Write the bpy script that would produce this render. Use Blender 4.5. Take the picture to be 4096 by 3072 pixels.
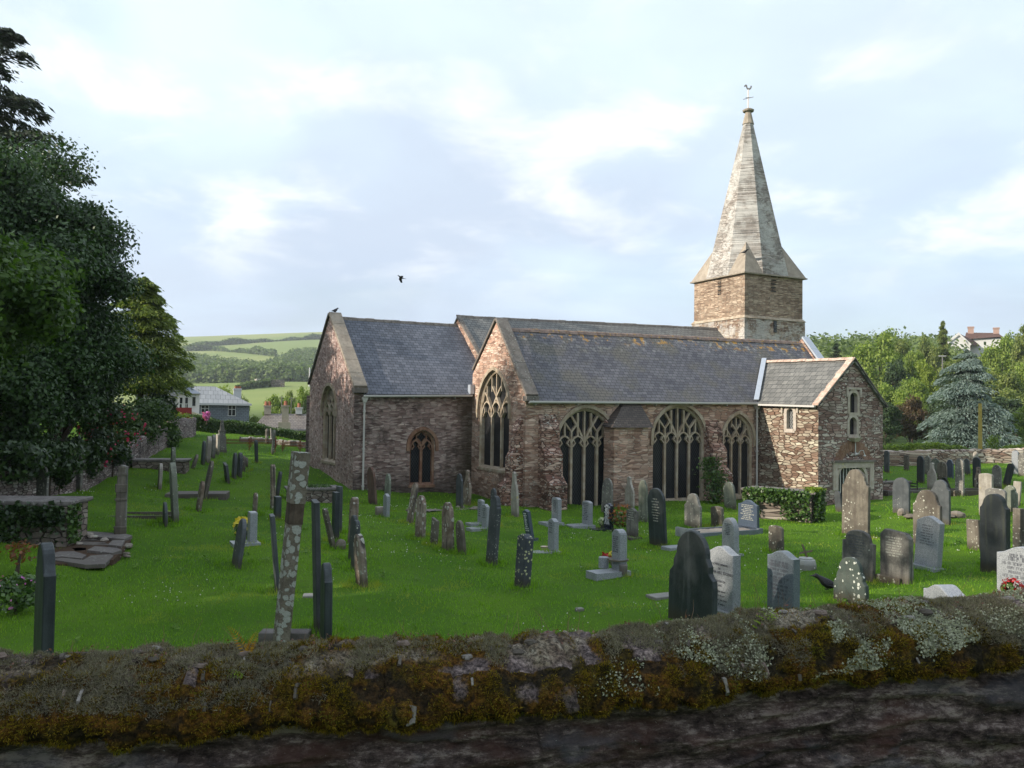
import bpy, bmesh, math, random
import numpy as np
from mathutils import Vector, Matrix, noise
from mathutils.geometry import tessellate_polygon
R = math.radians
random.seed(7)
rng = np.random.default_rng(11)
for o in list(bpy.data.objects): bpy.data.objects.remove(o)
scene = bpy.context.scene
COL = scene.collection

# ---------------------------------------------------------------- camera
F, CX, CY = 3400.0, 2048.0, 1536.0
PITCH, ROLL = R(1.87), R(0.8)
fwd = Vector((0, math.cos(PITCH), math.sin(PITCH)))
up0 = Vector((0, -math.sin(PITCH), math.cos(PITCH)))
rt0 = Vector((1, 0, 0))
RT = rt0*math.cos(ROLL) + up0*math.sin(ROLL)
UP = up0*math.cos(ROLL) - rt0*math.sin(ROLL)
cam = bpy.data.cameras.new('camera'); camo = bpy.data.objects.new('camera', cam)
COL.objects.link(camo)
cam.sensor_width = 36.0; cam.lens = 36.0*F/4096
cam.clip_start = 0.05; cam.clip_end = 6000
m = Matrix((RT, UP, -fwd)).transposed().to_4x4()
camo.matrix_world = m
scene.camera = camo

# ---------------------------------------------------------------- sky and sun
SUN_EL, SUN_AZ = R(23), math.atan2(-0.955, -0.30)      # azimuth clockwise from +Y
sdir = Vector((math.sin(SUN_AZ)*math.cos(SUN_EL), math.cos(SUN_AZ)*math.cos(SUN_EL), math.sin(SUN_EL)))
world = bpy.data.worlds.new('World'); scene.world = world; world.use_nodes = True
sun = bpy.data.lights.new('sun', 'SUN'); sun.energy = 4.8; sun.angle = R(0.6); sun.color = (1.0, 0.90, 0.76)
suno = bpy.data.objects.new('sun', sun); COL.objects.link(suno)
suno.rotation_euler = (-sdir).to_track_quat('-Z', 'Y').to_euler()
vs = scene.view_settings
vs.view_transform = 'Standard'; vs.look = 'None'; vs.gamma = 1.0; vs.exposure = 0.52; vs.use_curve_mapping = False
scene.render.engine = 'CYCLES'
scene.cycles.max_bounces = 6; scene.cycles.transparent_max_bounces = 8

# ---------------------------------------------------------------- node helpers
class NT:
    def __init__(s, tree): s.t = tree
    def n(s, typ, ins=None, **pr):
        nd = s.t.nodes.new('ShaderNode'+typ)
        for k, v in pr.items(): setattr(nd, k, v)
        for k, v in (ins or {}).items():
            sock = nd.inputs[k]
            if isinstance(v, bpy.types.NodeSocket): s.t.links.new(v, sock)
            elif isinstance(v, bpy.types.Node): s.t.links.new(v.outputs[0], sock)
            else:
                if isinstance(v, (tuple, list)) and len(v) == 3 and len(sock.default_value) == 4: v = (*v, 1)
                sock.default_value = v
        return nd
    def math(s, op, a, b=0.0, c=None, clamp=False):
        d = {0: a, 1: b}
        if c is not None: d[2] = c
        return s.n('Math', d, operation=op, use_clamp=clamp).outputs[0]
    def mix(s, f, a, b, blend='MIX'):
        nd = s.n('Mix', None, data_type='RGBA', blend_type=blend)
        for i, v in ((0, f), (6, a), (7, b)):
            if isinstance(v, bpy.types.NodeSocket): s.t.links.new(v, nd.inputs[i])
            else:
                if i > 0 and len(v) == 3: v = (*v, 1)
                nd.inputs[i].default_value = v
        return nd.outputs[2]
    def ramp(s, fac, stops, interp='LINEAR'):
        nd = s.n('ValToRGB', {0: fac}); cr = nd.color_ramp; cr.interpolation = interp
        while len(cr.elements) < len(stops): cr.elements.new(0.5)
        for e, (p, c) in zip(cr.elements, stops):
            e.position = p; e.color = (*c, 1) if len(c) == 3 else c
        return nd.outputs[0]
    def mask(s, fac, lo, hi):
        return s.n('MapRange', {0: fac, 1: lo, 2: hi}, clamp=True, interpolation_type='SMOOTHSTEP').outputs[0]
    def noise(s, vec, scale, detail=4, rough=0.55, dist=0.0):
        return s.n('TexNoise', {'Vector': vec, 'Scale': scale, 'Detail': detail, 'Roughness': rough, 'Distortion': dist}).outputs[0]
    def vmul(s, vec, v):
        return s.n('VectorMath', {0: vec, 1: v}, operation='MULTIPLY').outputs[0]
    def vadd(s, vec, v):
        return s.n('VectorMath', {0: vec, 1: v}, operation='ADD').outputs[0]

MATS = {}
def newmat(name):
    mt = bpy.data.materials.new(name); mt.use_nodes = True
    t = mt.node_tree; t.nodes.clear()
    return mt, NT(t)
def finish(n, color, rough=0.85, bump=None, bstr=0.5, bdist=0.02, spec=0.3, metallic=0.0, extra=None):
    ins = {'Base Color': color, 'Roughness': rough, 'Specular IOR Level': spec, 'Metallic': metallic}
    if bump is not None:
        ins['Normal'] = n.n('Bump', {'Strength': bstr, 'Distance': bdist, 'Height': bump}).outputs[0]
    b = n.n('BsdfPrincipled', ins)
    out = b.outputs[0]
    if extra: out = extra(b)
    n.n('OutputMaterial', {0: out})

def world_setup():
    t = world.node_tree; t.nodes.clear(); n = NT(t)
    tc = n.n('TexCoord').outputs['Generated']
    sky = n.n('TexSky', sky_type='NISHITA', sun_disc=False, sun_elevation=SUN_EL, sun_rotation=SUN_AZ, air_density=1.2, dust_density=1.5, ozone_density=1.2)
    t.links.new(tc, sky.inputs[0])
    # cloud deck: project the view direction on a high flat layer
    sp = n.n('SeparateXYZ', {0: tc})
    zz = n.math('MAXIMUM', sp.outputs[2], 0.0); zz = n.math('ADD', zz, 0.22)
    v = n.n('CombineXYZ', {0: n.math('DIVIDE', sp.outputs[0], zz), 1: n.math('DIVIDE', sp.outputs[1], zz), 2: 3.7}).outputs[0]
    n1 = n.noise(v, 1.15, 7, 0.52, 0.35)
    n2 = n.noise(n.vadd(v, (5.3, 1.7, 2.0)), 0.62, 5, 0.5, 0.5)
    n3 = n.noise(n.vadd(v, (1.3, 7.7, 9.0)), 2.6, 7, 0.55, 0.3)
    skyc = n.mix(1.0, sky.outputs[0], (0.13, 0.13, 0.13), 'MULTIPLY')
    grey = n.ramp(n1, [(0.34, (0.53, 0.585, 0.675)), (0.50, (0.605, 0.68, 0.76)), (0.66, (0.70, 0.79, 0.835))])
    dens = n.mask(n2, 0.30, 0.50)
    dens = n.math('ADD', n.math('MULTIPLY', dens, 0.35), 0.62, clamp=True)
    c = n.mix(dens, skyc, grey)
    # brighter where the deck is thin, higher up and to the left, near the sun side
    hi = n.mask(sp.outputs[2], 0.04, 0.42)
    c = n.mix(hi, n.mix(1.0, c, (0.85, 0.915, 0.995), 'MULTIPLY'), n.mix(1.0, c, (0.95, 1.0, 1.03), 'MULTIPLY'))
    puff = n.mask(n3, 0.46, 0.74)
    pm = n.math('MULTIPLY', puff, n.mask(sp.outputs[2], 0.10, 0.22))
    c = n.mix(n.math('MULTIPLY', pm, 0.75), c, (1.0, 1.0, 0.985))
    dark = n.math('MULTIPLY', n.mask(n2, 0.48, 0.66), 0.34)
    c = n.mix(dark, c, (0.50, 0.575, 0.69))
    bg = n.n('Background', {0: c, 1: 1.0})
    n.n('OutputWorld', {0: bg.outputs[0]})
world_setup()

# ---------------------------------------------------------------- mesh helpers
def link(o, parent=None):
    COL.objects.link(o)
    if parent is not None: o.parent = parent
    return o
def tag(o, label=None, cat=None, group=None, kind=None):
    if label: o['label'] = label
    if cat: o['category'] = cat
    if group: o['group'] = group
    if kind: o['kind'] = kind
    return o
def empty(name, loc=(0, 0, 0), rot=(0, 0, 0)):
    o = bpy.data.objects.new(name, None); o.empty_display_size = 0.3
    o.location = loc; o.rotation_euler = rot
    return link(o)
class MB:
    def __init__(s): s.v = []; s.f = []
    def poly(s, pts):
        i = len(s.v); s.v += [tuple(p) for p in pts]; s.f.append(tuple(range(i, i+len(pts))))
    def box(s, x0, x1, y0, y1, z0, z1):
        s.hexa([(x0,y0,z0),(x1,y0,z0),(x1,y1,z0),(x0,y1,z0)], [(x0,y0,z1),(x1,y0,z1),(x1,y1,z1),(x0,y1,z1)])
    def hexa(s, b, t):
        s.prism(b, t)
    def prism(s, b, t):                     # two matching rings
        i = len(s.v); n = len(b); s.v += [tuple(p) for p in b] + [tuple(p) for p in t]
        s.f.append(tuple(range(i+n-1, i-1, -1))); s.f.append(tuple(range(i+n, i+2*n)))
        for k in range(n):
            j = (k+1) % n; s.f.append((i+k, i+j, i+n+j, i+n+k))
    def rings(s, rs, cap=True, close=True):
        i = len(s.v); n = len(rs[0])
        for r in rs: s.v += [tuple(p) for p in r]
        for a in range(len(rs)-1):
            for k in range(n if close else n-1):
                j = (k+1) % n; s.f.append((i+a*n+k, i+a*n+j, i+(a+1)*n+j, i+(a+1)*n+k))
        if cap:
            s.f.append(tuple(range(i+n-1, i-1, -1))); b = i+(len(rs)-1)*n; s.f.append(tuple(range(b, b+n)))
    def tube(s, pts, rad, n=7, cap=True):
        pts = [Vector(p) for p in pts]; rs = []
        if not isinstance(rad, (list, tuple)): rad = [rad]*len(pts)
        for k, p in enumerate(pts):
            d = (pts[min(k+1, len(pts)-1)] - pts[max(k-1, 0)]).normalized()
            a = d.orthogonal().normalized() if k == 0 else (a - d*a.dot(d)).normalized()
            b = d.cross(a)
            rs.append([p + (a*math.cos(2*math.pi*q/n) + b*math.sin(2*math.pi*q/n))*rad[k] for q in range(n)])
        s.rings(rs, cap)
    def ball(s, c, r, seg=8, rg=5, sx=1, sy=1, sz=1, jit=0):
        rs = []
        for a in range(rg+1):
            th = math.pi*(a+0.02)/(rg+0.04)
            ring = []
            for b in range(seg):
                ph = 2*math.pi*b/seg
                k = r*(1+random.uniform(-jit, jit))
                ring.append((c[0]+k*sx*math.sin(th)*math.cos(ph), c[1]+k*sy*math.sin(th)*math.sin(ph), c[2]-k*sz*math.cos(th)))
            rs.append(ring)
        s.rings(rs)
    def build(s, name, mat, parent=None, smooth=False, dz=0.0, bevel=0.0):
        me = bpy.data.meshes.new(name)
        me.from_pydata([(a, b, c+dz) for a, b, c in s.v], [], s.f); me.materials.append(mat)
        if bevel or True:
            bm = bmesh.new(); bm.from_mesh(me)
            bmesh.ops.recalc_face_normals(bm, faces=bm.faces)
            bm.to_mesh(me); bm.free()
        if smooth: me.shade_smooth()
        o = bpy.data.objects.new(name, me)
        return link(o, parent)
def np_mesh(name, V, n, mat, parent=None, attr=None):
    """V: (k*n,3) array of k separate n-gons"""
    k = len(V)//n
    me = bpy.data.meshes.new(name)
    me.vertices.add(len(V)); me.vertices.foreach_set('co', np.ascontiguousarray(V, dtype=np.float32).ravel())
    me.loops.add(k*n); me.loops.foreach_set('vertex_index', np.arange(k*n, dtype=np.int32))
    me.polygons.add(k); me.polygons.foreach_set('loop_start', np.arange(0, k*n, n, dtype=np.int32))
    me.update(calc_edges=True); me.validate()
    me.materials.append(mat)
    o = bpy.data.objects.new(name, me)
    return link(o, parent)
def grid_mesh(name, P, mat, parent=None, closeu=False, smooth=True):
    """P: (a,b,3) array"""
    a, b = P.shape[:2]
    me = bpy.data.meshes.new(name)
    idx = np.arange(a*b).reshape(a, b)
    q = np.stack([idx[:-1, :-1], idx[1:, :-1], idx[1:, 1:], idx[:-1, 1:]], -1).reshape(-1, 4)
    if closeu:
        q2 = np.stack([idx[-1, :-1], idx[0, :-1], idx[0, 1:], idx[-1, 1:]], -1).reshape(-1, 4); q = np.vstack([q, q2])
    me.vertices.add(a*b); me.vertices.foreach_set('co', np.ascontiguousarray(P, dtype=np.float32).ravel())
    me.loops.add(len(q)*4); me.loops.foreach_set('vertex_index', q.astype(np.int32).ravel())
    me.polygons.add(len(q)); me.polygons.foreach_set('loop_start', np.arange(0, len(q)*4, 4, dtype=np.int32))
    me.update(calc_edges=True)
    if smooth: me.shade_smooth()
    me.materials.append(mat)
    return link(bpy.data.objects.new(name, me), parent)

# ---------------------------------------------------------------- picture ray -> place in the world
def ray(px, py):
    return RT*((px-CX)/F) - UP*((py-CY)/F) + fwd
def at(px, py, D):
    d = ray(px, py); return d*(D/d.y)

# ---------------------------------------------------------------- terrain
CP = np.array([(0,9,-3.1),(-5,9,-3.0),(6,9,-3.1),(0,15,-3.15),(5,20,-3.3),(-5,20,-3.15),(0,30,-3.5),(6,31,-3.5),(10,30,-3.5),(-6,30,-3.4),
 (12,36,-3.55),(0,40,-3.5),(8,40,-3.5),(20,30,-3.3),(12,13,-3.1),(15,20,-3.2),(22,20,-3.2),(22,42,-2.8),(30,50,-2.5),(17,50,-3),(18,38,-3.1),
 (-9,12,-2.95),(-9,17,-2.85),(-12,20,-2.6),(-15,25,-2.35),(-16,35,-1.85),(-20,49,-1.3),(-22,40,-1.2),(-22,30,-1.6),(-20,20,-2),(-14,12,-2.6),
 (-8,27,-3.15),(-10,34,-2.95),(-11,38,-2.5),(-12,45,-2.15),(-10,52,-2.1),(-5,50,-2.6),(-16,55,-1.5),(-20,58,-1.3),(10,60,-3),(30,60,-2.3),(35,35,-2.8),(-30,50,-0.8),
 (0,58,-3.2),(-6,44,-2.9),(40,20,-3)], dtype=float)
def lawn_h(x, y):
    x = np.asarray(x, float)[..., None]; y = np.asarray(y, float)[..., None]
    d2 = (x-CP[:, 0])**2 + (y-CP[:, 1])**2
    w = np.exp(-(d2 - d2.min(-1, keepdims=True))/(2*4.2**2)) / (1 + d2/400)
    z = (w*CP[:, 2]).sum(-1)/w.sum(-1)
    x = x[..., 0]; y = y[..., 0]
    z = z + 0.05*np.sin(x*0.9+1.3*np.sin(y*0.6))*np.sin(y*0.8+0.5) + 0.03*np.sin(x*2.1+y*1.7) + 0.02*np.sin(y*3.1-x*1.3)
    return z
PL = [(60,-3),(90,-6),(150,-5),(200,0),(300,8.5),(360,9),(480,16),(650,36),(820,58),(1000,82),(1300,84),(2500,60)]
PR = [(60,-2.8),(90,-2),(140,3),(200,9),(350,22),(600,45),(900,74),(1300,80),(2500,60)]
def far_h(x, y):
    r = np.hypot(x, y); az = np.degrees(np.arctan2(x, y))
    l = np.interp(r, *zip(*PL)); rr = np.interp(r, *zip(*PR))
    w = np.clip((az+2)/16, 0, 1); w = w*w*(3-2*w)
    z = l*(1-w) + rr*w
    tilt = 1 + 0.016*(az+18)*(1-w)          # left ridge climbs towards the church
    z = np.where(z > 9, 9+(z-9)*tilt, z)
    return z + (r > 200)*(0.8*np.sin(az*0.35))
def terrain(x, y):
    x = np.asarray(x, float); y = np.asarray(y, float)
    r = np.hypot(x, y); w = np.clip((r-58)/14, 0, 1); w = w*w*(3-2*w)
    z = lawn_h(x, np.maximum(y, 4))*(1-w) + far_h(x, y)*w
    yw = wall_y(x) + 0.16
    back = (y < yw)
    return np.where(back & (r < 200), -1.6, z)
def wall_y(x): return 2.55 + 0.177*np.asarray(x, float)      # crest line of the near wall
def tz(x, y): return float(terrain(x, y))
def ground_hit(px, py, dmin=6.0, dmax=400.0):
    d = ray(px, py); Y = dmin
    prev = dmin
    while Y < dmax:
        p = d*(Y/d.y)
        if p.z < tz(p.x, p.y):
            lo, hi = prev, Y
            for _ in range(18):
                mid = (lo+hi)/2; q = d*(mid/d.y)
                if q.z < tz(q.x, q.y): hi = mid
                else: lo = mid
            q = d*(hi/d.y); return q
        prev = Y; Y *= 1.02
    return d*(dmax/d.y)
# ---------------------------------------------------------------- materials
def mat_rubble(name, cols, mortar, cw=0.30, ch=0.085, lichen=0.3, lcol=(0.55,0.52,0.45), dark=0.25, mw=0.06, wash=0.0, zdark=0.0, bstr=0.9, stain=None):
    mt, n = newmat(name)
    co = n.n('TexCoord').outputs['Object']
    sp = n.n('SeparateXYZ', {0: co})
    h = n.math('ADD', sp.outputs[0], sp.outputs[1]); z = sp.outputs[2]
    base = n.n('CombineXYZ', {0: h, 1: z, 2: 0}).outputs[0]
    wob = n.n('TexNoise', {'Vector': base, 'Scale': 2.2, 'Detail': 3}).outputs['Color']
    wob = n.vadd(wob, (-0.5, -0.5, 0))
    v = n.vadd(base, n.vmul(wob, (0.15, 0.05, 0)))
    v = n.vmul(v, (1/cw, 1/ch, 0))
    vo = n.n('TexVoronoi', {'Vector': v, 'Scale': 1.0, 'Randomness': 0.95}, voronoi_dimensions='2D')
    ve = n.n('TexVoronoi', {'Vector': v, 'Scale': 1.0, 'Randomness': 0.95}, voronoi_dimensions='2D', feature='DISTANCE_TO_EDGE')
    cell = n.n('SeparateColor', {0: vo.outputs['Color']})
    big = n.noise(co, 0.35, 4, 0.6)
    mid = n.noise(co, 2.5, 5, 0.65)
    fine = n.noise(co, 22, 5, 0.7)
    f = n.math('ADD', n.math('MULTIPLY', cell.outputs[0], 0.62), n.math('MULTIPLY', big, 0.40))
    k = len(cols); col = n.ramp(f, [(0.18+0.64*i/(k-1), c) for i, c in enumerate(cols)])
    br = n.math('ADD', n.math('MULTIPLY', cell.outputs[1], 0.5), 0.72)
    col = n.mix(1.0, col, n.n('CombineColor', {0: br, 1: br, 2: br}).outputs[0], 'MULTIPLY')
    edge = n.mask(ve.outputs['Distance'], mw*0.3, mw*1.6)
    mort = n.mix(n.mask(mid, 0.35, 0.6), mortar, tuple(c*0.35 for c in mortar))
    col = n.mix(edge, mort, col)
    # weathering: dark algae areas, white lichen scabs
    dk = n.math('MULTIPLY', n.mask(n.noise(co, 0.8, 6, 0.7), 0.50, 0.66), dark*1.6, clamp=True)
    col = n.mix(dk, col, (0.022, 0.02, 0.017))
    lic = n.n('TexVoronoi', {'Vector': n.vadd(n.vmul(co, (1, 1, 1.6)), n.vmul(n.n('TexNoise', {'Vector': co, 'Scale': 14, 'Detail': 4}).outputs['Color'], (0.20,)*3)), 'Scale': 8.5})
    lr = n.n('SeparateColor', {0: lic.outputs['Color']}).outputs[0]
    lm = n.mask(n.math('SUBTRACT', n.math('MULTIPLY', lr, 0.5), lic.outputs['Distance']), 0.0, 0.10)
    region = n.mask(n.noise(n.vadd(co, (3, 9, 1)), 0.7, 5, 0.65), 0.62-lichen*0.3, 0.70-lichen*0.26)
    lm = n.math('MULTIPLY', lm, region)
    lm = n.math('MULTIPLY', lm, n.mask(fine, 0.38, 0.5))
    col = n.mix(lm, col, lcol)
    if wash > 0:
        wm = n.math('MULTIPLY', n.mask(n.noise(n.vadd(co, (7, 2, 4)), 0.9, 7, 0.7), 0.62-wash*0.4, 0.72-wash*0.3), n.mask(fine, 0.30, 0.46))
        col = n.mix(n.math('MULTIPLY', wm, 0.75), col, (0.54, 0.525, 0.49))
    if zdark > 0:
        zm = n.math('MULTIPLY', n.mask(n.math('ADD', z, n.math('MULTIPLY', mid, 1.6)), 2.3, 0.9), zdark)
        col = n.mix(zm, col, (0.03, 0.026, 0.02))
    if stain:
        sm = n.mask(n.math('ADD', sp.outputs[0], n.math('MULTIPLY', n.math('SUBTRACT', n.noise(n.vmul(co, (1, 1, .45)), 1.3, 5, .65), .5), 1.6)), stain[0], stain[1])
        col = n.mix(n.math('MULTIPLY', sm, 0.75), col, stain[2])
    pat = n.noise(n.vadd(co, (3, 1, 8)), 0.45, 3, 0.5)
    sh = n.math('MULTIPLY', n.math('ADD', n.math('MULTIPLY', fine, 0.5), 0.75), n.math('ADD', n.math('MULTIPLY', pat, 0.9), 0.58))
    col = n.mix(1.0, col, n.n('CombineColor', {0: sh, 1: sh, 2: sh}).outputs[0], 'MULTIPLY')
    hgt = n.math('ADD', n.math('MULTIPLY', edge, 0.6), n.math('ADD', n.math('MULTIPLY', cell.outputs[2], 0.6), n.math('MULTIPLY', fine, 0.35)))
    finish(n, col, 0.92, hgt, bstr, 0.045, 0.2)
    return mt

def mat_stone(name, c1, c2, scale=3.0, lichen=0.0, lcol=(0.5,0.5,0.42), lsize=9.0, lthr=0.42, streak=0.0, scol=(0.02,0.02,0.02), fine=40, rough=0.85, moss=0.0, oi=0.25, bstr=0.5, spec=0.3, bd=0.012, layer=0.0, base=0.6):
    mt, n = newmat(name)
    tc = n.n('TexCoord').outputs['Object']
    rnd = n.n('ObjectInfo').outputs['Random']
    off = n.n('CombineXYZ', {0: n.math('MULTIPLY', rnd, 37.0), 1: n.math('MULTIPLY', rnd, 11.0), 2: n.math('MULTIPLY', rnd, 5.0)}).outputs[0]
    co = n.vadd(tc, off)
    a = n.noise(co, scale, 6, 0.62)
    b = n.noise(co, fine, 4, 0.65)
    col = n.mix(n.mask(a, 0.34, 0.66), c1, c2)
    hh = n.math('ADD', a, n.math('MULTIPLY', b, 0.5))
    if streak:
        s = n.noise(n.vmul(co, (9, 9, 0.9)), 1.0, 5, 0.6)
        col = n.mix(n.math('MULTIPLY', n.mask(s, 0.48, 0.66), streak), col, scol)
    if layer:
        s2 = n.noise(n.vmul(co, (14, 40, 2.2)), 1.0, 5, 0.7); hh = n.math('ADD', hh, n.math('MULTIPLY', s2, layer))
    g = n.math('ADD', n.math('MULTIPLY', b, 0.5), 0.75)
    g = n.math('MULTIPLY', g, n.math('ADD', 1.0-oi/2, n.math('MULTIPLY', rnd, oi)))
    col = n.mix(1.0, col, n.n('CombineColor', {0: g, 1: g, 2: g}).outputs[0], 'MULTIPLY')
    if lichen:
        w = n.n('TexNoise', {'Vector': co, 'Scale': lsize*1.5}).outputs['Color']
        vo = n.n('TexVoronoi', {'Vector': n.vadd(co, n.vmul(w, (0.6/lsize,)*3)), 'Scale': lsize})
        cellr = n.n('SeparateColor', {0: vo.outputs['Color']}).outputs[0]
        thr = n.math('MULTIPLY', cellr, lthr)
        lm = n.mask(n.math('SUBTRACT', thr, vo.outputs['Distance']), 0.0, 0.06)
        reg = n.mask(n.noise(n.vadd(co, (1, 2, 3)), 1.7, 4, 0.6), 0.66-lichen*0.45, 0.70-lichen*0.35)
        lm = n.math('MULTIPLY', lm, reg)
        col = n.mix(n.math('MULTIPLY', lm, 0.9), col, n.mix(b, tuple(c*0.75 for c in lcol), lcol))
        hh = n.math('ADD', hh, n.math('MULTIPLY', lm, 0.5))
    if moss:
        mm = n.mask(n.noise(n.vadd(co, (4, 4, 4)), 2.2, 5, 0.7), 0.62-moss*0.3, 0.72-moss*0.25)
        col = n.mix(mm, col, n.mix(b, (0.16, 0.085, 0.022), (0.09, 0.085, 0.03)))
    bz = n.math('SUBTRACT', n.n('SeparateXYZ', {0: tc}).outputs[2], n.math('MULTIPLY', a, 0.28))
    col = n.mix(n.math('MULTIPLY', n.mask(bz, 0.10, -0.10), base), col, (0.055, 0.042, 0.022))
    finish(n, col, rough, hh, bstr, bd, spec)
    return mt

def mat_granite(name, c1, c2, polish=0.35):
    mt, n = newmat(name)
    co = n.n('TexCoord').outputs['Object']
    vo = n.n('TexVoronoi', {'Vector': co, 'Scale': 140.0})
    cr = n.n('SeparateColor', {0: vo.outputs['Color']}).outputs[0]
    col = n.mix(n.mask(cr, 0.25, 0.7), c1, c2)
    w = n.noise(co, 3, 4)
    col = n.mix(n.math('MULTIPLY', n.mask(w, 0.5, 0.7), 0.2), col, tuple(c*0.5 for c in c1))
    finish(n, col, polish, w, 0.1, 0.01, 0.5)
    return mt

def mat_slate(name, axis='x', dark=(0.075,0.082,0.095), light=(0.17,0.175,0.19), orange=0.0, ztop=6.9, lich=0.3, tint=None, bw=0.24, bh=0.155, gloss=0.45):
    mt, n = newmat(name)
    co = n.n('TexCoord').outputs['Object']
    sp = n.n('SeparateXYZ', {0: co})
    h = sp.outputs[0] if axis == 'x' else sp.outputs[1]
    v2 = n.n('CombineXYZ', {0: h, 1: n.math('MULTIPLY', sp.outputs[2], 1.35), 2: 0}).outputs[0]
    wob = n.n('TexNoise', {'Vector': v2, 'Scale': 0.6, 'Detail': 2}).outputs['Color']
    v2 = n.vadd(v2, n.vmul(n.vadd(wob, (-0.5, -0.5, 0)), (0.05, 0.12, 0)))
    br = n.n('TexBrick', {'Vector': v2, 'Color1': (0, 0, 0, 1), 'Color2': (1, 1, 1, 1), 'Mortar': (0, 0, 0, 1), 'Scale': 1.0, 'Mortar Size': 0.009,
                          'Mortar Smooth': 0.2, 'Bias': 0.0, 'Brick Width': bw, 'Row Height': bh}, offset=0.5)
    f = n.n('SeparateColor', {0: br.outputs['Color']}).outputs[0]
    big = n.noise(co, 0.5, 5, 0.6)
    st = n.noise(n.n('CombineXYZ', {0: n.math('MULTIPLY', h, 2.2), 1: n.math('MULTIPLY', sp.outputs[2], 0.35), 2: 0}).outputs[0], 1.0, 5, 0.65)
    fine = n.noise(co, 18, 4, 0.7)
    g = n.math('ADD', n.math('MULTIPLY', f, 0.26), n.math('ADD', n.math('MULTIPLY', big, 0.42), n.math('MULTIPLY', st, 0.42)))
    col = n.mix(n.mask(g, 0.25, 0.85), dark, light)
    if tint: col = n.mix(n.mask(n.noise(n.vadd(co, (2, 3, 5)), 0.9, 4), 0.45, 0.65), col, tint)
    gap = br.outputs['Fac']
    col = n.mix(gap, col, (0.012, 0.013, 0.016))
    if lich:
        lm = n.math('MULTIPLY', n.mask(fine, 0.56, 0.66), n.mask(n.noise(co, 1.1, 6, 0.7), 0.62-lich*0.3, 0.74-lich*0.2))
        col = n.mix(n.math('MULTIPLY', lm, 0.75), col, (0.36, 0.36, 0.32))
    if orange:
        zz = n.mask(n.math('ADD', sp.outputs[2], n.math('MULTIPLY', n.noise(co, 1.6, 4), 0.5)), ztop-0.25, ztop+0.15)
        om = n.math('MULTIPLY', n.mask(n.noise(co, 3.0, 6, 0.7), 0.54, 0.60), zz)
        col = n.mix(n.math('MULTIPLY', om, orange), col, (0.50, 0.26, 0.035))
        wm = n.math('MULTIPLY', n.mask(n.noise(n.vadd(co, (9, 9, 9)), 4.0, 6, 0.7), 0.55, 0.63), n.mask(sp.outputs[2], ztop-1.2, ztop))
        col = n.mix(n.math('MULTIPLY', wm, 0.6), col, (0.42, 0.42, 0.38))
    hh = n.math('ADD', n.math('MULTIPLY', gap, -0.8), n.math('ADD', n.math('MULTIPLY', f, 0.6), n.math('MULTIPLY', fine, 0.25)))
    finish(n, col, gloss+0.15, hh, 0.7, 0.02, 0.35)
    return mt

def mat_plain(name, c, rough=0.7, spec=0.3, metallic=0.0, var=0.3, scale=6.0, bstr=0.2):
    mt, n = newmat(name)
    co = n.n('TexCoord').outputs['Object']
    a = n.noise(co, scale, 5, 0.65)
    g = n.math('ADD', n.math('MULTIPLY', a, var*2), 1-var)
    col = n.mix(1.0, c, n.n('CombineColor', {0: g, 1: g, 2: g}).outputs[0], 'MULTIPLY')
    finish(n, col, rough, a, bstr, 0.01, spec, metallic)
    return mt

def mat_leaf(name, c1, c2, trans=0.35, rough=0.55, scale=0.5, c3=None, spec=0.35):
    c1, c2 = tuple(a*1.0 for a in c1), tuple(a*1.0 for a in c2)
    mt, n = newmat(name)
    geo = n.n('NewGeometry')
    rnd = geo.outputs['Random Per Island']
    co = n.n('TexCoord').outputs['Object']
    a = n.noise(co, scale, 3, 0.6)
    f = n.math('ADD', n.math('MULTIPLY', rnd, 0.55), n.math('MULTIPLY', a, 0.55))
    col = n.mix(n.mask(f, 0.2, 0.85), c1, c2)
    if c3: col = n.mix(n.mask(n.noise(n.vadd(co, (5, 1, 2)), scale*2.2, 3), 0.55, 0.66), col, c3)
    b = n.n('BsdfPrincipled', {'Base Color': col, 'Roughness': rough, 'Specular IOR Level': spec})
    t = n.n('BsdfTranslucent', {0: n.mix(1.0, col, (1.25, 1.5, 0.5), 'MULTIPLY')})
    mx = n.n('MixShader', {0: trans, 1: b.outputs[0], 2: t.outputs[0]})
    n.n('OutputMaterial', {0: mx.outputs[0]})
    return mt

def mat_ground():
    mt, n = newmat('turf_and_fields')
    geo = n.n('NewGeometry').outputs['Position']
    r = n.n('VectorMath', {0: geo}, operation='LENGTH').outputs['Value']
    a = n.noise(geo, 0.35, 5, 0.6); b = n.noise(geo, 3.0, 5, 0.7); c = n.noise(geo, 25, 3, 0.7)
    g = n.mix(n.mask(a, 0.35, 0.65), (0.060, 0.140, 0.006), (0.100, 0.195, 0.010))
    g = n.mix(n.math('MULTIPLY', n.mask(b, 0.52, 0.7), 0.5), g, (0.07, 0.10, 0.02))
    g = n.mix(n.math('MULTIPLY', c, 0.6), g, (0.018, 0.045, 0.008))
    fa = n.noise(geo, 0.006, 4, 0.6); fb = n.noise(geo, 0.05, 6, 0.65)
    fld = n.mix(n.mask(fa, 0.42, 0.58), (0.20, 0.255, 0.075), (0.29, 0.31, 0.11))
    fld = n.mix(n.math('MULTIPLY', fb, 0.5), fld, (0.11, 0.155, 0.05))
    mid = n.mix(n.mask(r, 58, 90), g, (0.035, 0.06, 0.015))
    col = n.mix(n.mask(r, 170, 205), mid, fld)
    finish(n, col, 0.95, n.math('ADD', b, c), 0.4, 0.03, 0.1)
    return mt

M = {}
M['ground'] = mat_ground()
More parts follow.
